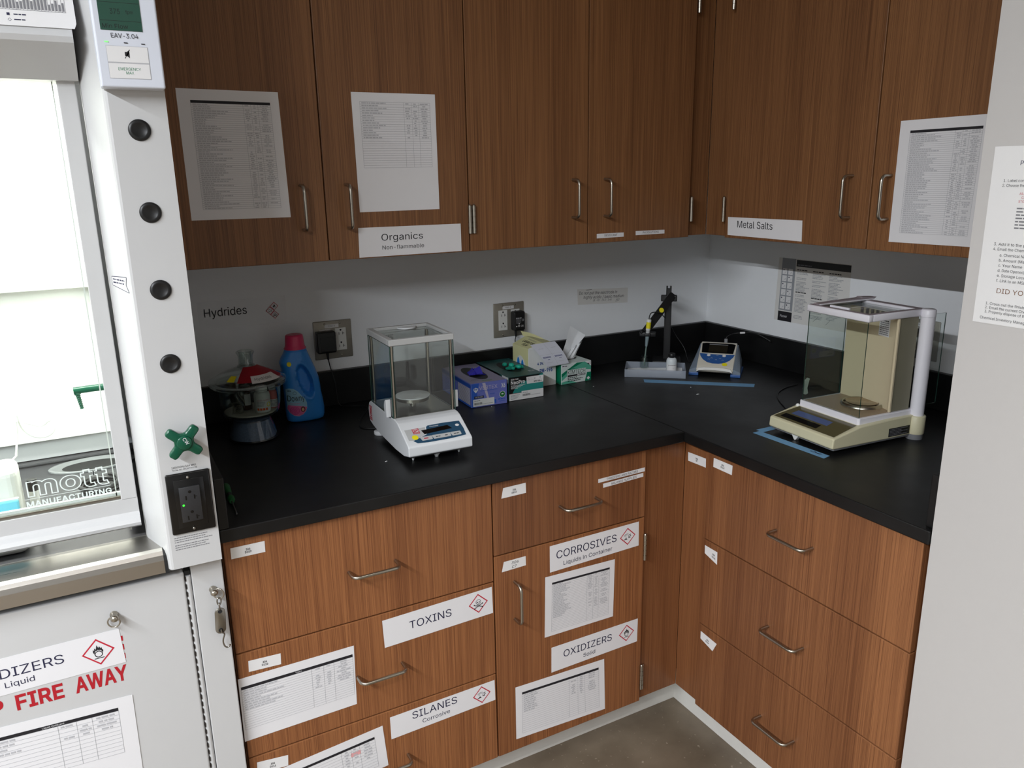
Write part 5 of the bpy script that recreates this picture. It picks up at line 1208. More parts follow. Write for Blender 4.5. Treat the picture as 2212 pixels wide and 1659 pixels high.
ink.text('Downy', -0.0455, 0.0640, 0.0165, 'ink', width=0.0440); ink.ring(-0.0270, 0.0870, 0.0046, 0.0007, 'ink_navy', n=16); ink.greek(-0.044, -0.036, 0.0945, 0.0012, 'ink_navy', rr); ink.greek(-0.044, -0.034, 0.0920, 0.0012, 'ink_navy', rr)
ink.greek(-0.0420, -0.0150, 0.0560, 0.0012, 'label_pink', rr)
B_.part('label', mb, label='pale blue and pink front label')
mb = MB(); ink = Ink(mb, lab, 0.0004); ink.disc(-0.0340, 0.1690, 0.0058, 'yellow_dot', ry=0.0066); B_.part('yellow_sticker', mb)

def pane_box(mb, x0, x1, y0, y1, z0, z1, ax):
    """clear pane with dark green polished edges; ax = thin axis"""
    c = [(x0, y0, z0), (x1, y0, z0), (x1, y1, z0), (x0, y1, z0), (x0, y0, z1), (x1, y0, z1), (x1, y1, z1), (x0, y1, z1)]
    F = {'y': [(0, 1, 5, 4), (2, 3, 7, 6)], 'x': [(1, 2, 6, 5), (3, 0, 4, 7)], 'z': [(0, 3, 2, 1), (4, 5, 6, 7)]}
    for k, fs in F.items(): mb.add(c, fs, 'pane' if k == ax else 'glass_edge')
    return mb

# --- smaller balance
A = Thing('balance', 'smaller white laboratory balance with square glass chamber on the back worktop', 'balance', (-1.384, -0.465, ZC), -1.5)
wb = mat('balance_white', (222, 224, 226), 0.4, var=0.01)
side = [(-0.157, 0.0225), (-0.158, 0.0240), (-0.158, 0.0450), (-0.155, 0.0480), (-0.100, 0.0775), (-0.085, 0.0855), (-0.072, 0.0890), (-0.060, 0.0900), (0.132, 0.0900), (0.148, 0.0820), (0.156, 0.0640), (0.155, 0.0450), (0.146, 0.0300), (0.120, 0.0240), (0.060, 0.0165), (-0.060, 0.0120), (-0.120, 0.0140)]
A.part('housing', MB().prism(side, -0.0825, 0.0825, 'x', wb, 0.0022, 2))
A.part('underside', MB().prism([(-0.148, 0.0225), (-0.140, 0.0130), (-0.02, 0.0105), (-0.02, 0.0225)], -0.070, 0.070, 'x', 'grey_plastic', 0.001))
for x in (-0.060, 0.060):
    A.part('foot', MB().lathe([(0.0, 0.0004), (0.0016, 0.0004), (0.0028, 0.0040), (0.0042, 0.0135), (0.0, 0.0140)], wb, 14, (x, -0.122, 0)))
for x in (-0.066, 0.066):
    A.part('foot', MB().lathe([(0.0, 0.0004), (0.0170, 0.0004), (0.0176, 0.0020), (0.0176, 0.0085), (0.0165, 0.0100), (0.0060, 0.0105), (0.0055, 0.0260), (0.0, 0.0260)], wb, 24, (x, 0.112, 0)))
A.part('levelling_knob', MB().lathe([(0.0, 0.0006), (0.0045, 0.0006), (0.0050, 0.0040), (0.0110, 0.0110), (0.0115, 0.0150), (0.0, 0.0150)], wb, 20, (0, -0.124, 0)))
# control panel on the slope
p0, p1 = Vector((0, -0.155, 0.0480)), Vector((0, -0.100, 0.0775)); dv = (p1 - p0).normalized(); nv = Vector((0, -dv.z, dv.y))
fp = lambda u, v, d: tuple(p0 + Vector((u, 0, 0)) + dv * v + nv * (d + 0.0002))
mb = MB(); ink = Ink(mb, fp); mat('panel_blue', (38, 74, 100), 0.4, var=0.02)
LN = (p1 - p0).length
ink.poly([(-0.0560, 0.0060), (-0.0300, 0.0035), (0.0300, 0.0040), (0.0700, 0.0075), (0.0720, 0.0300), (0.0700, 0.0570), (0.0300, 0.0590), (-0.0130, 0.0580), (-0.0180, 0.0540), (-0.0240, 0.0300), (-0.0640, 0.0150)], 'panel_blue')
ink.poly([(-0.0740, 0.0180), (-0.0620, 0.0160), (-0.0270, 0.0310), (-0.0210, 0.0540), (-0.0740, 0.0540)], 'light_grey_plastic'); ink.up()
ink.poly([(-0.0300, 0.0310), (0.0440, 0.0360), (0.0360, 0.0490), (-0.0340, 0.0450)], 'black_gloss')
for a, b in ((-0.0420, -0.0150), (-0.0120, 0.0330), (0.0360, 0.0600)): ink.poly([(a, 0.0110), (b - 0.002, 0.0110), (b, 0.0130), (b, 0.0235), (a, 0.0240), (a - 0.003, 0.0225)], 'light_grey_plastic')
ink.disc(0.0600, 0.0440, 0.0052, 'sticker', ry=0.0040); ink.up()
ink.text('Pioneer', -0.0090, 0.0510, 0.0040, 'sticker', width=0.0230); ink.greek(-0.0360, -0.0240, 0.0160, 0.0030, 'red', rr); ink.greek(-0.0060, 0.0060, 0.0160, 0.0022, 'ink', rr); ink.greek(0.0180, 0.0280, 0.0160, 0.0022, 'ink', rr); ink.greek(0.0410, 0.0540, 0.0160, 0.0022, 'ink', rr)
def logo(ink, u, v, w_, h_):
    ink.rect(u, v + h_ * 0.28, u + w_, v + h_, 'red'); ink.rect(u, v, u + w_, v + h_ * 0.23, 'red'); ink.up()
    ink.ring(u + w_ * 0.5, v + h_ * 0.64, w_ * 0.42, w_ * 0.09, 'sticker', ry=h_ * 0.30); ink.line([(u + w_ * 0.1, v + h_ * 0.95), (u + w_ * 0.9, v + h_ * 0.33)], w_ * 0.06, 'sticker')
    ink.text('OHAUS', u + w_ * 0.5, v + h_ * 0.045, h_ * 0.13, 'sticker', width=w_ * 0.8, align='c')
logo(ink, -0.0560, 0.0360, 0.0170, 0.0170); ink.up()
ink.disc(-0.0560, 0.0250, 0.0078, 'yellow_dot', ry=0.0078)
A.part('control_panel', mb, label='dark blue control panel with grey buttons')
mb = MB(); ink = Ink(mb, lambda u, v, d: (-0.0826 - d, 0.150 - u, 0.030 + v)); logo(ink, 0.004, 0.006, 0.022, 0.040); A.part('side_logo', mb, label='red maker logo on the side')
# draft shield
zf, zt_ = 0.0905, 0.2705
A.part('chamber_floor', MB().box(-0.079, 0.079, -0.055, 0.116, 0.0898, zf + 0.0012, 'steel'))
for x in (-0.0765, 0.0765):
    for y in (-0.0505, 0.1115): A.part('post', MB().lathe([(0.0040, zf), (0.0040, zt_ + 0.003)], 'steel_pull', 14, (x, y, 0)))
A.part('front_glass', pane_box(MB(), -0.0725, 0.0725, -0.0555, -0.0530, zf + 0.001, zt_, 'y'))
A.part('rear_glass', pane_box(MB(), -0.0725, 0.0725, 0.1140, 0.1165, zf + 0.001, zt_, 'y'))
for sg, nm in ((-1, 'left'), (1, 'right')):
    gl = A.part('side_door', pane_box(MB(), sg * 0.0822 - 0.0013, sg * 0.0822 + 0.0013, -0.0560, 0.1180, zf + 0.001, zt_, 'x'))
    k = [(0.020 * math.cos(a), 0.0225 * math.sin(a)) for a in [PI * (-0.5 + i / 12) for i in range(13)]]
    A.part('door_grip', MB().prism([(-0.0440 + p[0] * 0.9, 0.1150 + p[1]) for p in k], sg * 0.0836 - (0.012 if sg < 0 else 0), sg * 0.0836 + (0.012 if sg > 0 else 0), 'x', wb, 0.001), gl)
mb = MB()
zr0, zr1 = 0.2715, 0.2870
mb.box(-0.0845, 0.0845, -0.0590, -0.0460, zr0, zr1, 'light_grey_plastic', 0.002).box(-0.0845, 0.0845, 0.1080, 0.1205, zr0, zr1, 'light_grey_plastic', 0.002)
mb.box(-0.0845, -0.0700, -0.0470, 0.1090, zr0, zr1, 'light_grey_plastic', 0.002).box(0.0740, 0.0845, -0.0470, 0.1090, zr0, zr1, 'light_grey_plastic', 0.002)
A.part('top_frame', mb)
tg = A.part('top_door', pane_box(MB(), -0.0700, 0.0740, -0.0460, 0.1080, 0.2775, 0.2800, 'z'))
A.part('door_grip', MB().prism([(0.026 * math.cos(a), -0.024 * math.sin(a)) for a in [PI * i / 14 for i in range(15)]], 0.0, 0.0045, 'z', wb, 0.001, xf=Matrix.Translation((0.018, 0.106, 0.2802))), tg)
pn = A.part('weighing_pan', MB().lathe([(0.0, 0.1165), (0.0440, 0.1165), (0.0450, 0.1170), (0.0452, 0.1190), (0.0440, 0.1200), (0.0, 0.1200)], mat('pan_steel', (206, 206, 206), 0.35, 0.35), 48, (0, 0.030, 0)).lathe([(0.0420, 0.1080), (0.0430, 0.1165)], 'steel', 40, (0, 0.030, 0)))
A.part('pan_stem', MB().lathe([(0.0075, zf + 0.001), (0.0060, 0.105), (0.0060, 0.1165)], 'steel', 16, (0, 0.030, 0)), pn)
mb = MB().box(-0.038, -0.013, 0.1125, 0.1132, 0.238, 0.268, 'sticker'); ink = Ink(mb, lambda u, v, d: (u + 0.030, 0.1125 - d, v))
for i in range(7): ink.greek(-0.066, -0.046, 0.264 - i * 0.0036, 0.0017, 'ink', rr)
A.part('calibration_label', mb)

# --- glove boxes
def carton(T, x1, y1, z1, m, name='carton', hole=None):
    mb = MB().box(0, x1, 0, y1, 0, z1, m, 0.0012, 1)
    return T.part(name, mb)
V = Thing('glove_box', 'purple nitrile glove box standing in front of the green one', 'box', (-1.1366, -0.2655, ZC + 0.0002), -2.5)
mat('glove_purple', (112, 120, 196), 0.45, var=0.05, scale=14); mat('glove_lilac', (150, 142, 172), 0.5, var=0.10, scale=18)
carton(V, 0.1170, 0.2350, 0.0735, 'glove_purple')
mb = MB(); ink = Ink(mb, lambda u, v, d: (u, -d, v))
mat('blue_print', (44, 92, 190), 0.5, var=0); mat('badge_green', (20, 110, 50), 0.5, var=0); mat('lilac_glow', (196, 186, 206), 0.5, var=0)
ink.poly([(0.001, 0.001), (0.010, 0.001), (0.0260, 0.0725), (0.001, 0.0725)], 'blue_print'); ink.poly([(0.036, 0.072), (0.046, 0.072), (0.058, 0.020), (0.052, 0.020)], 'lilac_glow'); ink.up()
ink.text('VERTEX', 0.0260, 0.0520, 0.0110, 'lilac_glow', width=0.0590); ink.text('X6', 0.0980, 0.0510, 0.0125, 'sticker', width=0.0130, bold=True); ink.poly([(0.0080, 0.0580), (0.0150, 0.0610), (0.0220, 0.0580), (0.0220, 0.0520), (0.0150, 0.0440), (0.0080, 0.0520)], 'sticker'); ink.up(); ink.text('BW', 0.0150, 0.0525, 0.0058, 'blue_print', width=0.0105, align='c', bold=True)
ink.disc(0.1010, 0.0300, 0.0098, 'sticker'); ink.up(); ink.disc(0.1010, 0.0300, 0.0085, 'badge_green'); ink.up(); ink.disc(0.1010, 0.0310, 0.0038, 'sticker', ry=0.0022)
ink.greek(0.0300, 0.0860, 0.0480, 0.0012, 'blue_print', rr); ink.greek(0.012, 0.030, 0.0370, 0.0014, 'blue_print', rr); ink.greek(0.060, 0.076, 0.0360, 0.0014, 'blue_print', rr); ink.greek(0.086, 0.110, 0.0150, 0.0028, 'blue_print', rr); ink.greek(0.090, 0.110, 0.0090, 0.0012, 'blue_print', rr)
ink.rect(0.0090, 0.0270, 0.0400, 0.0345, 'ink_navy'); ink.up(); ink.text('100 GLOVES', 0.0245, 0.0290, 0.0038, 'sticker', width=0.0260, align='c')
ink.rect(0.0050, 0.0035, 0.0740, 0.0250, 'sticker'); ink.up(); ink.barcode(0.0090, 0.0080, 0.0340, 0.0145, 'ink', rr); ink.greek(0.0090, 0.0280, 0.0195, 0.0014, 'ink_mid', rr); ink.greek(0.0340, 0.0700, 0.0085, 0.0010, 'ink_mid', rr)
ink.rect(0.0740, 0.0060, 0.0800, 0.0180, 'blue_print')
V.part('front_print', mb)
mb = MB(); ink = Ink(mb, lambda u, v, d: (-d, u, v)); ink.rect(0.001, 0.0600, 0.234, 0.0700, 'blue_print'); ink.rect(0.001, 0.001, 0.234, 0.006, 'blue_print'); ink.rect(0.008, 0.0075, 0.100, 0.0580, 'lilac_glow'); ink.up()
for i in range(11): ink.rect(0.012, 0.0100 + i * 0.0044, 0.098, 0.0110 + i * 0.0044, 'ink_mid')
for i in range(8): ink.greek(0.120, 0.215, 0.012 + i * 0.0055, 0.0020, 'blue_print', rr)
V.part('side_print', mb)
mb = MB(); ink = Ink(mb, lambda u, v, d: (u, v, 0.0735 + d)); ink.rect(0.0012, 0.0012, 0.1158, 0.2338, 'glove_lilac'); ink.up()
for i in range(5): ink.greek(0.012 + i * 0.003, 0.045, 0.030 + i * 0.005, 0.0014, 'ink_mid', rr)
ink.disc(0.0600, 0.0190, 0.0180, mat('grey_green', (120, 136, 124), 0.5, var=0), ry=0.0085); ink.disc(0.0600, 0.1150, 0.0300, 'black_matte', ry=0.0800, n=36); V.part('top_print', mb)
def crumple(cx, cy, w_, h_, zb, amp, seed):
    r_ = random.Random(seed); ph = [r_.uniform(0, 6) for _ in range(6)]
    def f(a, b):
        x = cx + (a - 0.5) * w_ * (1 - 0.35 * b); y = cy + (b - 0.5) * h_ * 0.5 + 0.006 * math.sin(a * 9 + ph[0])
        z = zb + amp * math.sin(PI * a) * (0.25 + b) * (0.75 + 0.25 * math.sin(a * 13 + ph[1])) + 0.0025 * math.sin(b * 11 + ph[2])
        return (x, y, z)
    return f
V.part('glove', MB().grid(crumple(0.058, 0.100, 0.050, 0.080, 0.0750, 0.0140, 3), 16, 12, mat('glove_blue', (58, 52, 196), 0.55, var=0.08)).add([(0.040, 0.090, 0.0752), (0.078, 0.085, 0.0752), (0.072, 0.098, 0.0990), (0.056, 0.103, 0.0910)], [(0, 1, 2, 3)], 'glove_blue'), label='blue glove poking out of the opening')
G = Thing('glove_box', 'dark green and black glove box behind the purple one', 'box', (-1.0085, -0.2605, ZC + 0.0002), -1.5)
mat('teal', (44, 140, 134), 0.45, var=0.03); mat('teal_dark', (34, 84, 82), 0.40, var=0.18, scale=20)
carton(G, 0.1195, 0.2350, 0.0745, 'teal_dark')
mb = MB(); ink = Ink(mb, lambda u, v, d: (u, -d, v))
ink.rect(0.001, 0.001, 0.1185, 0.0735, 'black_plastic'); ink.up(); ink.poly([(0.0120, 0.0230), (0.0200, 0.0360), (0.0340, 0.0490), (0.0520, 0.0570), (0.0780, 0.0600), (0.1185, 0.0600), (0.1185, 0.0230)], 'teal'); ink.poly([(0.080, 0.0600), (0.1185, 0.0600), (0.1185, 0.0735), (0.112, 0.0735)], 'teal'); ink.rect(0.001, 0.001, 0.1185, 0.0225, 'sticker'); ink.rect(0.001, 0.0215, 0.060, 0.0228, 'red'); ink.up()
ink.text('MICRO', 0.0070, 0.0645, 0.0040, 'sticker', width=0.0125, bold=True); ink.text('FLEX', 0.0230, 0.0645, 0.0040, 'sticker', width=0.0105, bold=True); ink.disc(0.0212, 0.0665, 0.0014, 'red', n=8)
ink.text('NeoPro', 0.0070, 0.0515, 0.0105, 'sticker', width=0.0480, bold=True)
for i in range(4): ink.greek(0.0075, 0.0560 - i * 0.008, 0.0465 - i * 0.0030, 0.0014, 'sticker', rr)
for i in range(4): ink.greek(0.0060, 0.0380 - i * 0.004, 0.0160 - i * 0.0036, 0.0012, 'ink_mid', rr)
ink.poly([(0.0620, 0.0470), (0.1185, 0.0470), (0.1200, 0.0690), (0.0600, 0.0690)], 'sticker'); ink.rect(0.0430, 0.0035, 0.1190, 0.0270, 'sticker'); ink.up()
ink.text('NPG-888-L', 0.0860, 0.0500, 0.0046, 'ink', width=0.0280, bold=True); ink.rect(0.062, 0.0575, 0.116, 0.0580, 'ink_light')
for i, ch in enumerate('LGR'): ink.text(ch, 0.0680 + i * 0.0190, 0.0600, 0.0050, 'ink_mid')
ink.barcode(0.0470, 0.0105, 0.0730, 0.0170, 'ink', rr); ink.greek(0.0740, 0.1080, 0.0110, 0.0010, 'ink_mid', rr); ink.greek(0.0470, 0.0640, 0.0205, 0.0014, 'ink_mid', rr)
G.part('front_print', mb)
mb = MB(); ink = Ink(mb, lambda u, v, d: (-d, u, v)); ink.rect(0.06, 0.001, 0.234, 0.0735, 'black_plastic'); ink.rect(0.002, 0.055, 0.045, 0.0735, 'sticker'); ink.up()
ink.f = lambda u, v, d: (-d, 0.235 - u, v); ink.text('MICRO FLEX', 0.008, 0.0630, 0.0050, 'sticker', width=0.040, bold=True); G.part('side_print', mb)
mb = MB(); ink = Ink(mb, lambda u, v, d: (u, v, 0.0745 + d)); ink.disc(0.0600, 0.1180, 0.0270, 'black_matte', ry=0.0700, n=36); ink.greek(0.090, 0.114, 0.045, 0.003, 'sticker', rr); ink.greek(0.090, 0.112, 0.038, 0.002, 'sticker', rr); G.part('top_print', mb)
mb = MB(); tg_ = mat('glove_teal', (20, 168, 142), 0.5, var=0.08)
mb.grid(crumple(0.066, 0.098, 0.062, 0.075, 0.0755, 0.0130, 9), 18, 14, tg_)
for (a, b, c_, r_) in ((0.048, 0.122, 0.086, 0.0085), (0.060, 0.098, 0.088, 0.0095), (0.078, 0.082, 0.084, 0.0090), (0.090, 0.088, 0.081, 0.0070), (0.056, 0.080, 0.0815, 0.0070)):
    mb.ball((a, b, c_ - 0.002), r_, tg_, 8, 0.75)
G.part('glove', mb, label='bright teal glove spilling from the opening')

# --- box of laboratory film
F = Thing('film_box', 'yellow and white laboratory film box with raised lid behind the green glove box', 'box', (-0.8860, -0.1655, ZC + 0.0002), 1.0)
mat('film_yellow', (214, 212, 160), 0.55, var=0.03); mat('film_white', (222, 224, 222), 0.55, var=0.02); mat('spot_blue', (20, 130, 214), 0.5, var=0)
bx, by, bz = 0.1040, 0.0980, 0.1310
F.part('carton', MB().box(0, bx, 0, by, 0, bz - 0.004, 'film_white', 0.001, 1))
mb = MB().add([(-0.0004, 0, 0), (-0.0004, by, 0), (-0.0004, by, bz), (-0.0004, 0, bz)], [(0, 1, 2, 3)], 'film_yellow'); ink = Ink(mb, lambda u, v, d: (-0.0005 - d, by - u, v))
ink.disc(0.050, 0.045, 0.036, 'film_white', ry=0.056); ink.up(); ink.disc(0.036, 0.0740, 0.0080, 'spot_blue', ry=0.0190); ink.disc(0.062, 0.0700, 0.0080, 'spot_blue', ry=0.0190); F.part('end_print', mb)
mb = MB(); ink = Ink(mb, lambda u, v, d: (u, -d - 0.0002, v)); mat('deep_blue', (16, 66, 140), 0.5, var=0)
ink.text('PM-996', 0.0420, 0.0470, 0.0120, 'deep_blue', width=0.0480, bold=True); ink.text('4 IN.', 0.0330, 0.0730, 0.0080, 'deep_blue', width=0.0240, bold=True); F.part('front_print', mb)
# lid: panel sloping up from the left edge, then an open flap at the back
mb = MB()

mb.add([(0.056, 0, bz + 0.0120), (0.048, by, bz + 0.0200), (bx + 0.004, by, bz + 0.006), (bx + 0.002, 0.010, bz + 0.004)], [(0, 1, 2, 3)], 'film_yellow')
mb.add([(0, 0, bz), (0.056, 0, bz + 0.0120), (bx + 0.002, 0.010, bz + 0.004), (bx, 0, bz - 0.004), (0, 0, bz - 0.004)], [(0, 1, 2, 3, 4)], 'film_white')
def fl(u, v, d):
    a = Vector((0, by, bz)).lerp(Vector((0.048, by, bz + 0.0200)), u); b = Vector((0, 0, bz)).lerp(Vector((0.056, 0, bz + 0.0120)), u)
    return tuple(b.lerp(a, v) + Vector((-0.3, 0, 1)).normalized() * d)
mb.grid(lambda a, b: fl(a, b, 0.0), 8, 8, 'film_yellow').grid(lambda a, b: fl(a, b, -0.001), 8, 8, 'film_yellow')
ink = Ink(mb, lambda u, v, d: fl(v, 1 - u, d)); ink.text('LABORATORY', 0.22, 0.46, 0.20, 'ink', width=0.66, bold=True); ink.text('FILM', 0.42, 0.16, 0.20, 'ink', width=0.28, bold=True); ink.text('PARAFILM', 0.30, 0.78, 0.12, 'ink_mid', width=0.46)
F.part('lid', mb)
def flap(a, b):
    return (0.040 + 0.066 * b, by + 0.002 - 0.022 * b + 0.014 * a * (1 - b), bz + 0.0200 - 0.018 * b + 0.014 * a * (1 - 0.7 * b) + 0.004 * math.sin(PI * b))
mb = MB().grid(flap, 6, 10, 'film_yellow'); mb.grid(lambda a, b: tuple(Vector(flap(a, b)) + Vector((0, 0.0008, 0.0006))), 6, 10, 'film_yellow'); F.part('lid_flap', mb, label='open yellow flap at the back')
# sheet lying over the film box and the tissue box
def drape(a, b, d=0.0):
    q = (Vector((-0.8800, -0.164, 1.0515)), Vector((-0.7850, -0.158, 1.0520)), Vector((-0.7480, -0.1830, 0.9790)), Vector((-0.8300, -0.1820, 0.9760)))
    p = q[3].lerp(q[2], a).lerp(q[0].lerp(q[1], a), b)
    return tuple(p + Vector((0.10, -0.95, 0.28)) * (0.009 * math.sin(PI * (1 - b) * 0.9) + 0.003 + d))
mat('bluish_paper', (206, 208, 218), 0.8, var=0.02)
mb = MB().grid(drape, 8, 12, 'bluish_paper').grid(lambda a, b: drape(a, b, -0.0005), 8, 12, 'bluish_paper')
ink = Ink(mb, lambda u, v, d: drape(u, v, d), 0.0004)
for v in (0.02, 0.50):
    for i in range(8): ink.rect(i / 8, v + 0.0, (i + 1) / 8, v + 0.006, 'ink_light')
for i in range(10): ink.rect(0.50, i / 10, 0.508, (i + 1) / 10, 'ink_light')
for u in (0.06, 0.56):
    for i in range(6): ink.rect(u + i * 0.055, 0.36, u + i * 0.055 + 0.042, 0.42, mat('ink_violet', (110, 112, 146), 0.8, var=0))
    ink.greek(u + 0.14, u + 0.24, 0.28, 0.020, 'ink_violet', rr); ink.greek(u + 0.08, u + 0.28, 0.76, 0.016, 'ink_light', rr); ink.greek(u + 0.04, u + 0.30, 0.16, 0.014, 'ink_light', rr)
solo('loose_sheet', rel(mb, (-0.81, -0.17, 0.976)), 'loose printed sheet draped between the film box and the tissue box', 'paper', (-0.81, -0.17, 0.976))

# --- laboratory tissue box
K = Thing('tissue_box', 'green and white laboratory tissue box with tissues pulled out', 'box', (-0.7730, -0.1820, ZC + 0.0002), 1.0)
mat('kim_green', (0, 118, 84), 0.45, var=0.03); mat('kim_mid', (86, 172, 146), 0.45, var=0.05); mat('kim_pale', (206, 218, 214), 0.45, var=0.02)
K.part('carton', MB().box(0, 0.1170, 0, 0.1200, 0, 0.0680, 'kim_pale', 0.001, 1))
mb = MB(); ink = Ink(mb, lambda u, v, d: (u, -d - 0.0001, v)); c7 = 'kim_mid'
ink.poly([(0.001, 0.036), (0.001, 0.024), (0.040, 0.050), (0.088, 0.067), (0.060, 0.067)], 'kim_green'); ink.poly([(0.001, 0.024), (0.001, 0.012), (0.050, 0.046), (0.1165, 0.038), (0.1165, 0.052), (0.094, 0.067), (0.088, 0.067), (0.040, 0.050)], c7); ink.poly([(0.001, 0.001), (0.001, 0.008), (0.030, 0.012), (0.060, 0.001)], c7)
ink.poly([(0.092, 0.001), (0.1165, 0.001), (0.1165, 0.030), (0.101, 0.030)], 'kim_green'); ink.up()
ink.poly([(0.092, 0.067), (0.1165, 0.067), (0.1165, 0.050)], 'sticker'); ink.rect(0.0020, 0.0580, 0.0240, 0.0635, 'sticker'); ink.rect(0.0220, 0.0285, 0.0960, 0.0460, 'kim_pale'); ink.up()
ink.text('KIMTECH', 0.0245, 0.0310, 0.0130, 'ink', width=0.0690); ink.rect(0.0245, 0.0235, 0.0940, 0.0290, 'ink'); ink.text('Kimwipes', 0.0245, 0.0470, 0.0040, 'ink', width=0.0280, shear=0.1); ink.greek(0.0035, 0.0220, 0.0595, 0.0026, 'ink_navy', rr); ink.rect(0.1120, 0.0560, 0.1135, 0.0660, 'ink'); ink.poly([(0.0985, 0.0610), (0.1100, 0.0540), (0.1080, 0.0600)], 'ink')
ink.up(); ink.greek(0.0620, 0.0920, 0.0250, 0.0025, 'sticker', rr)
for i, w_ in enumerate((0.038, 0.058, 0.050)): ink.greek(0.0245, 0.0245 + w_, 0.0185 - i * 0.0055, 0.0026, 'ink', rr, 1.2, 2.6)
ink.poly([(0.1060, 0.0160), (0.0990, 0.0100), (0.1060, 0.0040), (0.1130, 0.0100)], 'sticker'); K.part('front_print', mb)
mb = MB(); ink = Ink(mb, lambda u, v, d: (-d - 0.0001, u, v)); ink.rect(0.001, 0.001, 0.119, 0.067, 'kim_green'); K.part('side_print', mb)
mb = MB(); ink = Ink(mb, lambda u, v, d: (u, v, 0.0680 + d)); ink.disc(0.062, 0.060, 0.036, 'black_matte', ry=0.016); K.part('top_opening', mb)
mat('tissue', (226, 228, 230), 0.9, var=0.02)
def tis(a, b):
    base = Vector((0.036 + 0.030 * a, 0.060, 0.0683)); top = Vector((0.084 + 0.052 * a, 0.074, 0.176 - 0.036 * a))
    fold_ = 0.012 * max(0.0, a - 0.62) / 0.38
    return tuple(base.lerp(top, b) + Vector((0, -fold_ * b + 0.0012 * math.sin(b * 9 + a * 3), 0)))
def tis2(a, b):
    base = Vector((0.046 + 0.040 * a, 0.054, 0.0683)); top = Vector((0.070 + 0.050 * a, 0.052, 0.100 + 0.026 * a))
    return tuple(base.lerp(top, b) + Vector((0, 0.003 * math.sin(a * 14) * (0.4 + b), 0.002 * math.sin(a * 17) * b)))
K.part('tissue', MB().grid(tis, 16, 14, 'tissue'))
K.part('tissue', MB().grid(tis2, 18, 8, 'tissue', False))

# ================================================================== IN THE CORNER
# --- clear tray with pad, vial and bottle
TR = math.radians(-39.3)
def tw(x, y):   # tray local -> world xy
    return (-0.5364 + x * math.cos(TR) - y * math.sin(TR), -0.2037 + x * math.sin(TR) + y * math.cos(TR))
t = Thing('tray', 'small clear plastic tray holding a vial and a bottle in the corner', 'tray', (-0.5364, -0.2037, ZC + 0.0002), -39.3)
mb = MB(); fp_ = 'frost_plastic'
mb.box(0, 0.201, 0, 0.118, 0, 0.002, fp_); mb.box(0, 0.201, 0, 0.002, 0.002, 0.026, fp_).box(0, 0.201, 0.116, 0.118, 0.002, 0.026, fp_).box(0, 0.002, 0.002, 0.116, 0.002, 0.026, fp_).box(0.199, 0.201, 0.002, 0.116, 0.002, 0.026, fp_)
t.part('tray_shell', mb)
mb = MB().grid(lambda a, b: (0.006 + 0.186 * a, 0.006 + 0.106 * b, 0.0030 + 0.0012 * math.sin(a * 6 + b * 3) ** 2 + 0.010 * max(0, 0.06 - a) / 0.06 * (1 - b) + 0.006 * max(0, b - 0.85) / 0.15 * a), 24, 12, 'tissue')
solo('paper_pad', mb, 'white absorbent paper lining the clear tray', 'paper', (-0.5364, -0.2037, ZC + 0.0010), -39.3)
x, y = tw(0.0605, 0.0950)
VX, VY = -0.4165, -0.1545
mb = MB().lathe([(0.0, 0.0002), (0.0130, 0.0002), (0.0145, 0.0020), (0.0145, 0.0300), (0.0110, 0.0365), (0.0105, 0.0400), (0.0118, 0.0410), (0.0118, 0.0450), (0.0098, 0.0450), (0.0090, 0.0370), (0.0128, 0.0295), (0.0128, 0.0025), (0.0, 0.0022)], 'clear_glass', 28)
solo('glass_vial', mb, 'small open glass vial under the electrode in the clear tray', 'vial', (VX, VY, ZC + 0.0052))
t = Thing('bottle', 'small frosted white bottle with black cap in the clear tray', 'bottle', (-0.3710, -0.2455, ZC + 0.0052))
t.part('body', MB().lathe([(0.0, 0.0002), (0.0160, 0.0002), (0.0175, 0.0020), (0.0175, 0.0390), (0.0150, 0.0460), (0.0100, 0.0500), (0.0, 0.0505)], mat('frosted', (214, 220, 222), 0.35, var=0.01), 28))
t.part('cap', MB().lathe([(0.0105, 0.0500), (0.0115, 0.0510), (0.0115, 0.0630), (0.0105, 0.0640), (0.0, 0.0640)], 'black_plastic', 28))
mb = MB(); fw4 = wrap(0.0176, -3.2, 0.004, 0.02); mb.grid(lambda a, b: fw4(a * 0.044, b * 0.024, 0.0001), 16, 1, 'sticker'); ink = Ink(mb, lambda u, v, d: fw4(u, v, d + 0.0002))
ink.rect(0.004, 0.0185, 0.040, 0.0192, 'ink_light'); ink.poly([(0.004, 0.0150), (0.022, 0.0090), (0.023, 0.0120), (0.005, 0.0170)], 'ink_mid'); ink.greek(0.004, 0.036, 0.0205, 0.0015, 'ink_mid', rr)
t.part('label', mb)

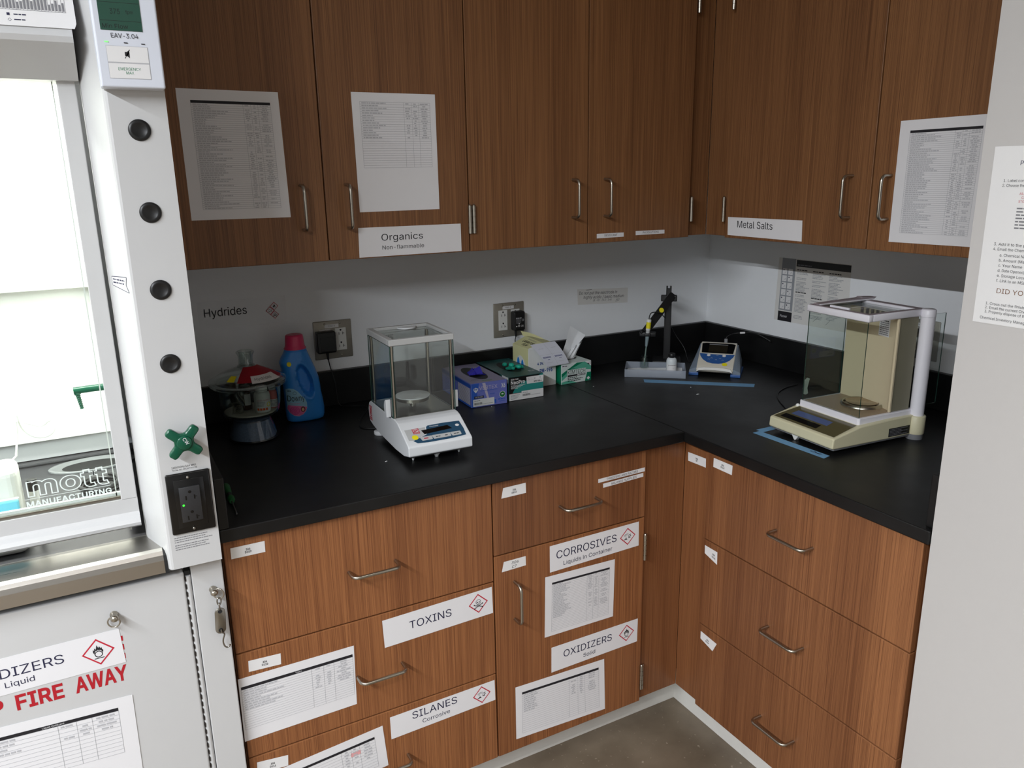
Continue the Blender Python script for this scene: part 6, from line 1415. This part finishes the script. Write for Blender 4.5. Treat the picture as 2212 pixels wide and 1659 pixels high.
# --- electrode stand
S = Thing('electrode_stand', 'black jointed electrode stand in the corner reaching over the clear tray', 'stand', (-0.284, -0.113, ZC), -39.3)
bpm = 'black_plastic'
S.part('base', MB().box(-0.050, 0.050, -0.046, 0.046, 0.0003, 0.014, bpm, 0.004))
S.part('post', MB().box(-0.0120, 0.0120, -0.008, 0.008, 0.014, 0.243, bpm, 0.001).box(-0.0095, -0.0075, -0.0095, -0.007, 0.016, 0.240, 'rubber').box(0.0075, 0.0095, -0.0095, -0.007, 0.016, 0.240, 'rubber'))
def sl(p):   # world -> stand local
    dx, dy = p[0] + 0.284, p[1] + 0.113
    return Vector((dx * math.cos(TR) + dy * math.sin(TR), -dx * math.sin(TR) + dy * math.cos(TR), p[2] - ZC))
S.part('joint', MB().box(-0.026, 0.030, -0.0145, 0.010, 0.2230, 0.2440, bpm, 0.003).box(-0.0085, 0.0100, -0.0130, 0.0060, 0.240, 0.268, bpm, 0.003).box(-0.0085, -0.0030, -0.0130, 0.0060, 0.266, 0.276, bpm, 0.001).box(0.0040, 0.0100, -0.0130, 0.0060, 0.266, 0.276, bpm, 0.001))
a0, a1 = sl((-0.283, -0.1290, 1.150)), sl((-0.4005, -0.1335, 1.0360))
d_ = (a1 - a0).normalized(); up_ = Vector((0, 0, 1)); sd = d_.cross(Vector((0, -1, 0))).normalized(); n_ = sd.cross(d_).normalized()
def bar(mb, o0, o1, w0, w1, t0, t1, m):
    c = []
    for P_ in (a0 + d_ * o0, a1 + d_ * o1):
        for a, b in ((w0, t0), (w1, t0), (w1, t1), (w0, t1)): c.append(tuple(P_ + sd * a + n_ * b))
    mb.add(c, [(0, 1, 2, 3), (7, 6, 5, 4), (0, 4, 5, 1), (1, 5, 6, 2), (2, 6, 7, 3), (3, 7, 4, 0)], m)
mb = MB(); bar(mb, -0.010, 0.0, -0.013, 0.013, -0.005, 0.005, bpm); bar(mb, -0.010, 0.0, -0.0040, -0.0030, -0.0058, 0.0058, 'rubber'); bar(mb, -0.010, 0.0, 0.0065, 0.0075, -0.0058, 0.0058, 'rubber')
arm = S.part('arm', mb)
mb = MB(); pc = a0.lerp(a1, 0.40) - n_ * 0.0056 if (a0 - n_).y < (a0 + n_).y else a0.lerp(a1, 0.40) + n_ * 0.0056
sgn_ = -1 if (a0 - n_).y < (a0 + n_).y else 1
mb.add([tuple(pc + n_ * sgn_ * 0.0004 + (d_ * math.cos(2 * PI * k / 20) + sd * math.sin(2 * PI * k / 20)) * 0.0085) for k in range(20)], [tuple(range(20))], 'yellow_dot'); S.part('yellow_sticker', mb, arm)
cl = sl((-0.4040, -0.1535, 1.0310))
S.part('clamp', MB().box(cl.x - 0.028, cl.x + 0.028, cl.y - 0.003, cl.y + 0.016, cl.z - 0.0075, cl.z + 0.0075, 'black_plastic', 0.002).box(cl.x - 0.0105, cl.x + 0.0105, cl.y - 0.0105, cl.y + 0.0020, cl.z - 0.0055, cl.z + 0.0055, 'black_plastic', 0.002).ball((cl.x - 0.0210, cl.y - 0.001, cl.z + 0.0085), 0.0060, 'black_plastic', 6))
E_ = Thing('electrode', 'slim laboratory electrode with yellow-banded white head hanging in the stand clamp', 'electrode', (-0.4160, -0.1545, 0.9235))
ex = lambda z: (-0.4160 + 0.4160 + (z - 0.9235) * 0.10, 0.0, z - 0.9235)
E_.part('glass_stem', MB().tube([ex(0.9240), ex(0.995)], 0.0024, mat('stem', (120, 140, 132), 0.2), 10))
E_.part('body', MB().tube([ex(0.990), ex(1.000), ex(1.022), ex(1.028)], [0.0038, 0.0052, 0.0066, 0.0070], mat('tube_grey', (130, 146, 150), 0.3), 16).tube([ex(1.034), ex(1.046)], 0.0068, 'light_grey_plastic', 16))
E_.part('head', MB().tube([ex(1.045), ex(1.047), ex(1.082), ex(1.084)], [0.0060, 0.0078, 0.0078, 0.0060], 'white_plastic', 20))
E_.part('yellow_band', MB().tube([ex(1.0525), ex(1.0745)], 0.00795, 'yellow_dot', 20))
p = ex(1.0835)
E_.part('cable', MB().tube(sm([p, (p[0] + 0.001, 0, p[2] + 0.010), (p[0] + 0.010, 0.002, p[2] + 0.021), (p[0] + 0.030, 0.003, p[2] + 0.022), (p[0] + 0.058, 0.012, p[2] + 0.014), (p[0] + 0.085, 0.030, p[2] + 0.0), (p[0] + 0.130, 0.055, p[2] - 0.030), (p[0] + 0.170, 0.065, p[2] - 0.080), (p[0] + 0.195, 0.040, p[2] - 0.130), (p[0] + 0.190, 0.010, p[2] - 0.1720), (p[0] + 0.185, -0.010, p[2] - 0.1722)]), 0.0017, 'black_plastic', 8))

# --- benchtop meter
M_ = Thing('bench_meter', 'beige and blue benchtop meter with dark screen in the corner beside the tray', 'meter', (-0.2310, -0.3140, ZC), -48.8)
bg = mat('meter_beige', (214, 208, 194), 0.45, var=0.015); gs = mat('meter_grey', (116, 128, 142), 0.45, var=0.02); mb_blue = mat('meter_blue', (46, 88, 150), 0.4, var=0.02)
pr = [(-0.069, 0.0180), (-0.071, 0.0240), (-0.058, 0.0330), (0.052, 0.0895), (0.066, 0.0900), (0.070, 0.0820), (0.070, 0.006), (-0.040, 0.006), (-0.060, 0.0120)]
M_.part('housing', MB().prism(pr, -0.0600, 0.0600, 'x', bg, 0.003, 2))
mb = MB()
for sg in (-1, 1):
    rings = []
    for i in range(15):
        k = i / 14; y = -0.066 + 0.132 * k; zt2 = 0.024 + (0.0805 - 0.024) * min(1, k * 1.10)
        xo = 0.0835 - 0.006 * k
        rings.append([(sg * 0.0585, y, 0.004), (sg * xo, y, 0.004), (sg * (xo + 0.0005), y, zt2 * 0.4), (sg * (xo - 0.006 * k - 0.001), y, zt2 * 0.75), (sg * (0.0600 + 0.004 * k), y, zt2 + 0.003), (sg * 0.0585, y, zt2 + 0.003)])
    mb.loft(rings, gs, True, True, False)
M_.part('side_wings', mb)
mb = MB()
for sg in (-1, 1): mb.box(min(sg * 0.052, sg * 0.0845), max(sg * 0.052, sg * 0.0845), -0.0690, 0.060, 0.0003, 0.0105, mb_blue, 0.002)
M_.part('feet', mb)
M_.part('front_lip', MB().prism([(-0.0595, 0.0150), (-0.050, 0.0195), (-0.030, 0.0220), (0.0, 0.0230), (0.030, 0.0220), (0.050, 0.0195), (0.0595, 0.0150), (0.0520, 0.0290), (0.030, 0.0315), (0.0, 0.0322), (-0.030, 0.0315), (-0.0520, 0.0290)], -0.0760, -0.0690, 'y', mat('meter_lip', (230, 228, 222), 0.4), 0.001))
q0, q1 = Vector((0, -0.058, 0.0332)), Vector((0, 0.052, 0.0897)); dq = (q1 - q0).normalized(); nq = Vector((0, -dq.z, dq.y))
fm = lambda u, v, d: tuple(q0 + Vector((u, 0, 0)) + dq * v + nq * (d + 0.0002))
mb = MB(); ink = Ink(mb, fm)
ink.poly([(-0.0580, 0.0640), (-0.0540, 0.0500), (-0.0440, 0.0320), (-0.0280, 0.0180), (-0.0100, 0.0130), (0.0100, 0.0130), (0.0280, 0.0180), (0.0440, 0.0320), (0.0540, 0.0500), (0.0580, 0.0640), (0.0200, 0.0615), (-0.0200, 0.0615)], mb_blue); ink.up()
ink.disc(-0.0270, 0.0555, 0.0060, 'sticker'); ink.disc(0.0240, 0.0555, 0.0060, 'sticker'); ink.up()
for u, v in ((-0.0190, 0.0400), (0.0090, 0.0400), (-0.0280, 0.0330), (-0.0040, 0.0320), (0.0180, 0.0310), (-0.0020, 0.0550)): ink.line([(u, v), (u + 0.004, v + 0.0024), (u + 0.007, v)], 0.0012, 'light_grey_plastic')
ink.disc(0.0300, 0.0110, 0.0090, 'yellow_dot', ry=0.0080); M_.part('keypad', mb, label='dark blue keypad')
mb = MB(); ink = Ink(mb, fm)
ink.poly([(-0.0520, 0.0680), (0.0520, 0.0680), (0.0560, 0.1180), (0.0440, 0.1215), (-0.0440, 0.1215), (-0.0560, 0.1180)], 'black_gloss'); ink.up(); ink.rect(-0.0310, 0.0740, 0.0310, 0.1130, mat('screen', (38, 34, 26), 0.2)); ink.up(); ink.rect(-0.0310, 0.1125, 0.0310, 0.1150, 'poster_grey'); M_.part('display', mb, label='dark display')
M_.part('connector', MB().box(0.0150, 0.0260, 0.0660, 0.0780, 0.0840, 0.1020, 'grey_plastic', 0.002))
M_.part('cable', MB().tube(sm([(0.0205, 0.0740, 0.1010), (0.0230, 0.0760, 0.1080), (0.0420, 0.0900, 0.1170), (0.0690, 0.0950, 0.1210), (0.0920, 0.1000, 0.1220), (0.125, 0.1080, 0.1150), (0.165, 0.1040, 0.0950)]), 0.0020, 'black_plastic', 8).tube([(0.0640, 0.0945, 0.1206), (0.0800, 0.0975, 0.1216)], 0.0034, 'sticker', 8))

# --- large balance
b2 = Thing('balance', 'large analytical balance with cream base, tall glass chamber and white top on the right worktop', 'balance', (-0.375, -0.985, ZC), -94)
cr_ = mat('cream', (206, 200, 168), 0.45, var=0.015); wh = mat('shield_white', (228, 226, 232), 0.4, var=0.01); bgp = mat('back_beige', (206, 192, 160), 0.5, var=0.02)
lo_ = [(-0.187, 0.0145), (-0.190, 0.0170), (-0.188, 0.0400), (-0.184, 0.0420), (-0.100, 0.0600), (0.0, 0.0640), (0.080, 0.0640), (0.092, 0.0600), (0.092, 0.0150), (0.0, 0.0135)]
b2.part('base', MB().prism(lo_, -0.108, 0.108, 'x', cr_, 0.003, 2))
b2.part('underplate', MB().box(-0.104, 0.104, -0.182, 0.086, 0.0085, 0.0150, 'grey_plastic', 0.002))
mb = MB().prism([(-0.012, 0.0), (0.012, 0.0), (0.002, -0.0135), (-0.002, -0.0135)], -0.184, -0.172, 'y', 'white_plastic', 0.0008, xf=Matrix.Translation((-0.020, 0, 0.0140)))
b2.part('foot', mb)
for x in (-0.104, 0.104):
    b2.part('foot', MB().lathe([(0.0, 0.0003), (0.0195, 0.0003), (0.0200, 0.0020), (0.0200, 0.0170), (0.0, 0.0170)], 'grey_plastic', 24, (x, 0.0930, 0)))
    b2.part('corner_column', MB().lathe([(0.0, 0.0150), (0.0215, 0.0150), (0.0220, 0.0170), (0.0220, 0.0600), (0.0205, 0.0620), (0.0, 0.0620)], cr_, 28, (x, 0.0930, 0)).lathe([(0.0165, 0.0605), (0.0165, 0.3120), (0.0, 0.3125)], wh, 28, (x, 0.0930, 0)))
# white tray of the weighing chamber
plan = [(-0.099, -0.0960), (-0.095, -0.0990), (0.093, -0.0990), (0.097, -0.0950), (0.100, 0.0750), (0.098, 0.0900), (-0.098, 0.0900), (-0.100, 0.0750)]
b2.part('chamber_base', MB().prism(plan, 0.0560, 0.0760, 'z', wh, 0.001, 1))
b2.part('chamber_floor', MB().prism([(-0.0900, -0.0900), (0.0900, -0.0900), (0.0895, 0.012), (0.0750, 0.0205), (0.0500, 0.029), (0.0200, 0.035), (-0.0300, 0.0385), (-0.0900, 0.040)], 0.0755, 0.0770, 'z', mat('floor_brown', (150, 128, 104), 0.35, var=0.04)))
pp = b2.part('weighing_pan', MB().lathe([(0.0, 0.0830), (0.0370, 0.0830), (0.0380, 0.0835), (0.0400, 0.0855), (0.0385, 0.0860), (0.0365, 0.0845), (0.0, 0.0842)], mat('pan_brown', (170, 150, 124), 0.25, 0.6), 48, (0.010, 0.006, 0)))
b2.part('pan_ring', MB().lathe([(0.0440, 0.0772), (0.0520, 0.0772), (0.0500, 0.0835), (0.0470, 0.0845), (0.0450, 0.0830), (0.0440, 0.0790)], 'steel_pull', 48, (0.010, 0.006, 0)), pp)
# curved beige back wall of the chamber
def arc(a, b, dy=0.0):
    x = -0.091 + 0.180 * a
    return (x, 0.004 + 0.034 * math.sqrt(max(0.0, 1 - (0.985 * a) ** 2.2)) + dy, 0.0772 + 0.2425 * b)
mb = MB().grid(arc, 24, 6, bgp).grid(lambda a, b: arc(a, b, 0.002), 24, 6, bgp)
bw = b2.part('back_panel', mb)
mb = MB()
for i in range(5):
    c0 = arc(0.24 + i * 0.095, 1.0)
    mb.box(c0[0], c0[0] + 0.0085, c0[1] - 0.0026, c0[1] - 0.0006, 0.3030, 0.3190, 'ink')
b2.part('vent_slot', mb, bw)
def on_back(u, v, d):
    p = arc(u, v); return (p[0], p[1] - d - 0.0004, p[2])
mb = MB(); ink = Ink(mb, on_back)
for i in range(6): ink.rect(0.60 + i * 0.0345, 0.745, 0.60 + (i + 1) * 0.0345, 0.925, 'sticker')
ink.d = 0.0009
for i in range(8): ink.greek(0.62, 0.79, 0.90 - i * 0.020, 0.009, 'ink_mid' if i else 'ink', rr)
b2.part('calibration_label', mb)
b2.part('side_strip', MB().box(0.0885, 0.0945, 0.0060, 0.0120, 0.0770, 0.3120, bgp, 0.001))
b2.part('side_panel', MB().box(0.0890, 0.0920, 0.0130, 0.0760, 0.0770, 0.3120, mat('olive_grey', (122, 118, 98), 0.5)))
b2.part('front_glass', pane_box(MB(), -0.0940, 0.0920, -0.0945, -0.0920, 0.0765, 0.3120, 'y'))
ld_ = b2.part('side_door', pane_box(MB(), -0.0965, -0.0940, -0.0915, 0.0380, 0.0765, 0.3120, 'x'))
b2.part('door_grip', MB().prism([(-0.0880, 0.0900), (-0.0800, 0.0870), (-0.0720, 0.0900), (-0.0760, 0.1050), (-0.0700, 0.1300), (-0.0780, 0.1330), (-0.0860, 0.1280), (-0.0900, 0.1050)], -0.0995, -0.0967, 'x', mat('grip_grey', (176, 184, 178), 0.4), 0.0008), ld_)
b2.part('side_door', pane_box(MB(), 0.0850, 0.0875, 0.0780, 0.1800, 0.0775, 0.3120, 'x'), label='right glass door slid open to the back')
mb = MB()
tops = mat('top_shade_mauve', (150, 140, 144), 0.5, var=0.02)  # shade on the white frame's top faces, put into a mauve-grey colour
mb.box(-0.0995, 0.0960, -0.0985, -0.0820, 0.3125, 0.3300, wh, 0.003).box(-0.0995, -0.0830, -0.0840, 0.0900, 0.3125, 0.3300, wh, 0.003).box(0.0800, 0.0960, -0.0840, 0.0900, 0.3125, 0.3300, wh, 0.003).box(-0.0995, 0.0960, 0.0760, 0.0980, 0.3125, 0.3300, wh, 0.003)
mb.box(-0.0965, 0.0930, -0.0955, -0.0830, 0.3295, 0.3308, tops).box(-0.0965, -0.0840, -0.0830, 0.0950, 0.3295, 0.3308, tops).box(0.0810, 0.0930, -0.0830, 0.0950, 0.3295, 0.3308, tops).box(-0.0840, 0.0810, 0.0770, 0.0950, 0.3295, 0.3308, tops)
for x in (-0.104, 0.104): mb.lathe([(0.0170, 0.3124), (0.0170, 0.3290), (0.0150, 0.3310), (0.0, 0.3315)], wh, 28, (x, 0.0930, 0))
b2.part('top_frame', mb)
tp = b2.part('top_door', pane_box(MB(), -0.0820, 0.0800, -0.0810, 0.0760, 0.3215, 0.3240, 'z'))
b2.part('door_grip', MB().box(-0.0450, 0.0150, -0.0780, -0.0700, 0.3242, 0.3345, wh, 0.002), tp)
b2.part('top_slide', MB().prism([(-0.088, 0.0), (0.100, 0.0), (0.112, 0.006), (0.062, 0.0095), (0.058, 0.0065), (-0.088, 0.003)], -0.0880, -0.0680, 'x', tops, 0.0005, xf=Matrix.Translation((0, 0, 0.3312))).box(-0.0680, -0.0665, -0.088, 0.100, 0.3312, 0.3340, wh))
# display panel on the sloping front
r0, r1 = Vector((0, -0.184, 0.0424)), Vector((0, -0.1005, 0.0603)); dr_ = (r1 - r0).normalized(); nr = Vector((0, -dr_.z, dr_.y))
fb = lambda u, v, d: tuple(r0 + Vector((u, 0, 0)) + dr_ * v + nr * (d + 0.0002))
mb = MB(); ink = Ink(mb, fb); LR = (r1 - r0).length
ink.poly([(-0.1020, 0.0030), (0.1010, 0.0030), (0.0960, LR - 0.003), (-0.0930, LR - 0.003)], mat('panel_olive', (88, 82, 56), 0.14, var=0.03)); ink.up()
ink.poly([(-0.0880, 0.0120), (0.0350, 0.0120), (0.0330, 0.0320), (-0.0870, 0.0320)], 'black_gloss'); ink.poly([(-0.0760, 0.0380), (0.0450, 0.0380), (0.0420, 0.0620), (-0.0740, 0.0620)], mat('screen_blue', (84, 98, 140), 0.10))
b2.part('display_panel', mb, label='dark glossy panel with bluish screen')
mb = MB(); ink = Ink(mb, lambda u, v, d: (0.1082 + d, u, v)); ink.rect(-0.0050, 0.0185, 0.0680, 0.0400, 'black_plastic'); ink.up()
for i in range(5): ink.greek(-0.002, 0.060 - (i % 2) * 0.02, 0.0360 - i * 0.0038, 0.0016, 'ink_mid', rr)
b2.part('rating_plate', mb, label='black rating plate on the side')
b2.part('level_bead', MB().ball((-0.1000, -0.1020, 0.0600), 0.0055, 'white_plastic', 8))

# --- tape, cable, tool and crumbs on the worktops
mat('tape_blue', (110, 158, 196), 0.65, var=0.03)
def tape(q, label, marks=False):
    c = (sum(p[0] for p in q) / 4, sum(p[1] for p in q) / 4)
    mb = MB().prism([(p[0] - c[0], p[1] - c[1]) for p in q], 0.0001, 0.0004, 'z', 'tape_blue')
    if marks:
        ink = Ink(mb, lambda u, v, d: (0.004 + v, -0.060 - u, 0.0004 + d)); ink.line([(0.0, 0.0), (0.012, 0.004), (0.020, -0.001), (0.034, 0.003)], 0.0022, 'ink_navy'); ink.line([(0.004, -0.004), (0.016, -0.002), (0.034, -0.003)], 0.0018, 'ink_navy')
    solo('masking_tape', mb, label, 'tape', (c[0], c[1], ZC))
tape([(-0.4993, -0.2600), (-0.5263, -0.2985), (-0.2698, -0.5274), (-0.2354, -0.4952)] if False else [(-0.5040, -0.2650), (-0.5240, -0.2960), (-0.2690, -0.5260), (-0.2400, -0.5010)], 'long blue tape strip on the worktop in front of the tray and meter')
tape([(-0.6040, -0.8560), (-0.5785, -0.8540), (-0.5760, -1.0770), (-0.6015, -1.0820)], 'blue tape strip with pen marks in front of the large balance', True)
tape([(-0.5780, -0.8420), (-0.5780, -0.8660), (-0.5120, -0.8640), (-0.5120, -0.8420)], 'short blue tape strip running under the left front of the large balance')
mb = MB().tube(sm([(-0.135, -0.580, 0.0022), (-0.20, -0.590, 0.0022), (-0.262, -0.620, 0.0022), (-0.310, -0.665, 0.0022), (-0.352, -0.725, 0.0022), (-0.385, -0.790, 0.0022), (-0.345, -0.845, 0.0022), (-0.29, -0.860, 0.0022), (-0.22, -0.84, 0.0022), (-0.10, -0.80, 0.0022)]), 0.0017, 'black_plastic', 8)
solo('cable', rel(mb, (-0.262, -0.620, 0.0)), 'thin black cable looping on the worktop left of the large balance', 'cable', (-0.262, -0.620, ZC))
T = Thing('screwdriver', 'small green-handled screwdriver lying near the hood post on the worktop', 'screwdriver', (-1.8760, -0.625, ZC), -92)
gm2 = mat('tool_green', (12, 82, 34), 0.5)
def lie(x): return Matrix.Translation((x, 0, 0.0082)) @ Matrix.Rotation(PI / 2, 4, 'Y')
T.part('handle', MB().lathe([(0.0, 0.0), (0.0060, 0.001), (0.0080, 0.010), (0.0070, 0.040), (0.0052, 0.056), (0.0, 0.057)], gm2, 12, xf=lie(-0.086)))
T.part('collar', MB().lathe([(0.0, 0.0), (0.0052, 0.0), (0.0052, 0.022), (0.0, 0.022)], 'black_plastic', 12, xf=lie(-0.029)))
T.part('grip_ring', MB().lathe([(0.0, 0.0), (0.0078, 0.002), (0.0080, 0.014), (0.0050, 0.022), (0.0, 0.022)], gm2, 12, xf=lie(-0.0075)))
T.part('shaft', MB().lathe([(0.0, 0.0), (0.0015, 0.0), (0.0015, 0.072), (0.0, 0.072)], 'steel', 10, xf=lie(0.0140)))
for (x, y, s_, r_), lb in zip([(-0.4755, -0.4970, 0.0055, 0.3), (-0.4392, -0.4234, 0.0028, 1.0), (-1.5068, -0.5593, 0.0032, 0.5), (-0.6938, -0.2503, 0.0022, 0.2), (-1.0787, -0.2820, 0.0020, 1.4)],
        ['white paper scrap on the worktop in front of the blue tape strip', 'tiny white crumb on the worktop just in front of the blue tape strip', 'white crumb on the worktop left of the smaller balance front', 'tiny white crumb on the worktop right of the tissue box', 'tiny white crumb on the worktop in front of the purple glove box']):
    mb = MB().prism([(-s_, -s_ * 0.5), (s_, -s_ * 0.45), (s_ * 0.9, s_ * 0.5), (-s_ * 0.9, s_ * 0.4)], 0.0001, 0.0008, 'z', 'sticker')
    solo('paper_scrap', mb, lb, 'scrap', (x, y, ZC), math.degrees(r_), group='white scraps on the worktops')

# look-alike things belong to one group each
GROUPS = {'paper_list': 'printed lists taped to the cabinets', 'hazard_sign': 'hazard signs on the cabinets', 'sign': 'signs on the wall cabinets',
          'strip_label': 'thin strip labels on doors and drawers', 'reagent_bottle': 'bottles inside the desiccator', 'base_cabinet': 'brown base cabinets',
          'wall_cabinet': 'brown wall cabinets', 'corner_filler': 'corner filler panels', 'worktop': 'black worktops', 'glove_box': 'glove boxes on the worktop',
          'masking_tape': 'blue tape strips on the worktops', 'power_adapter': 'black power adapters', 'balance': 'laboratory balances'}
for o in COL.objects:
    if o.parent is None and 'category' in o and 'group' not in o:
        g = GROUPS.get(o.name.split('.')[0])
        if g: o['group'] = g
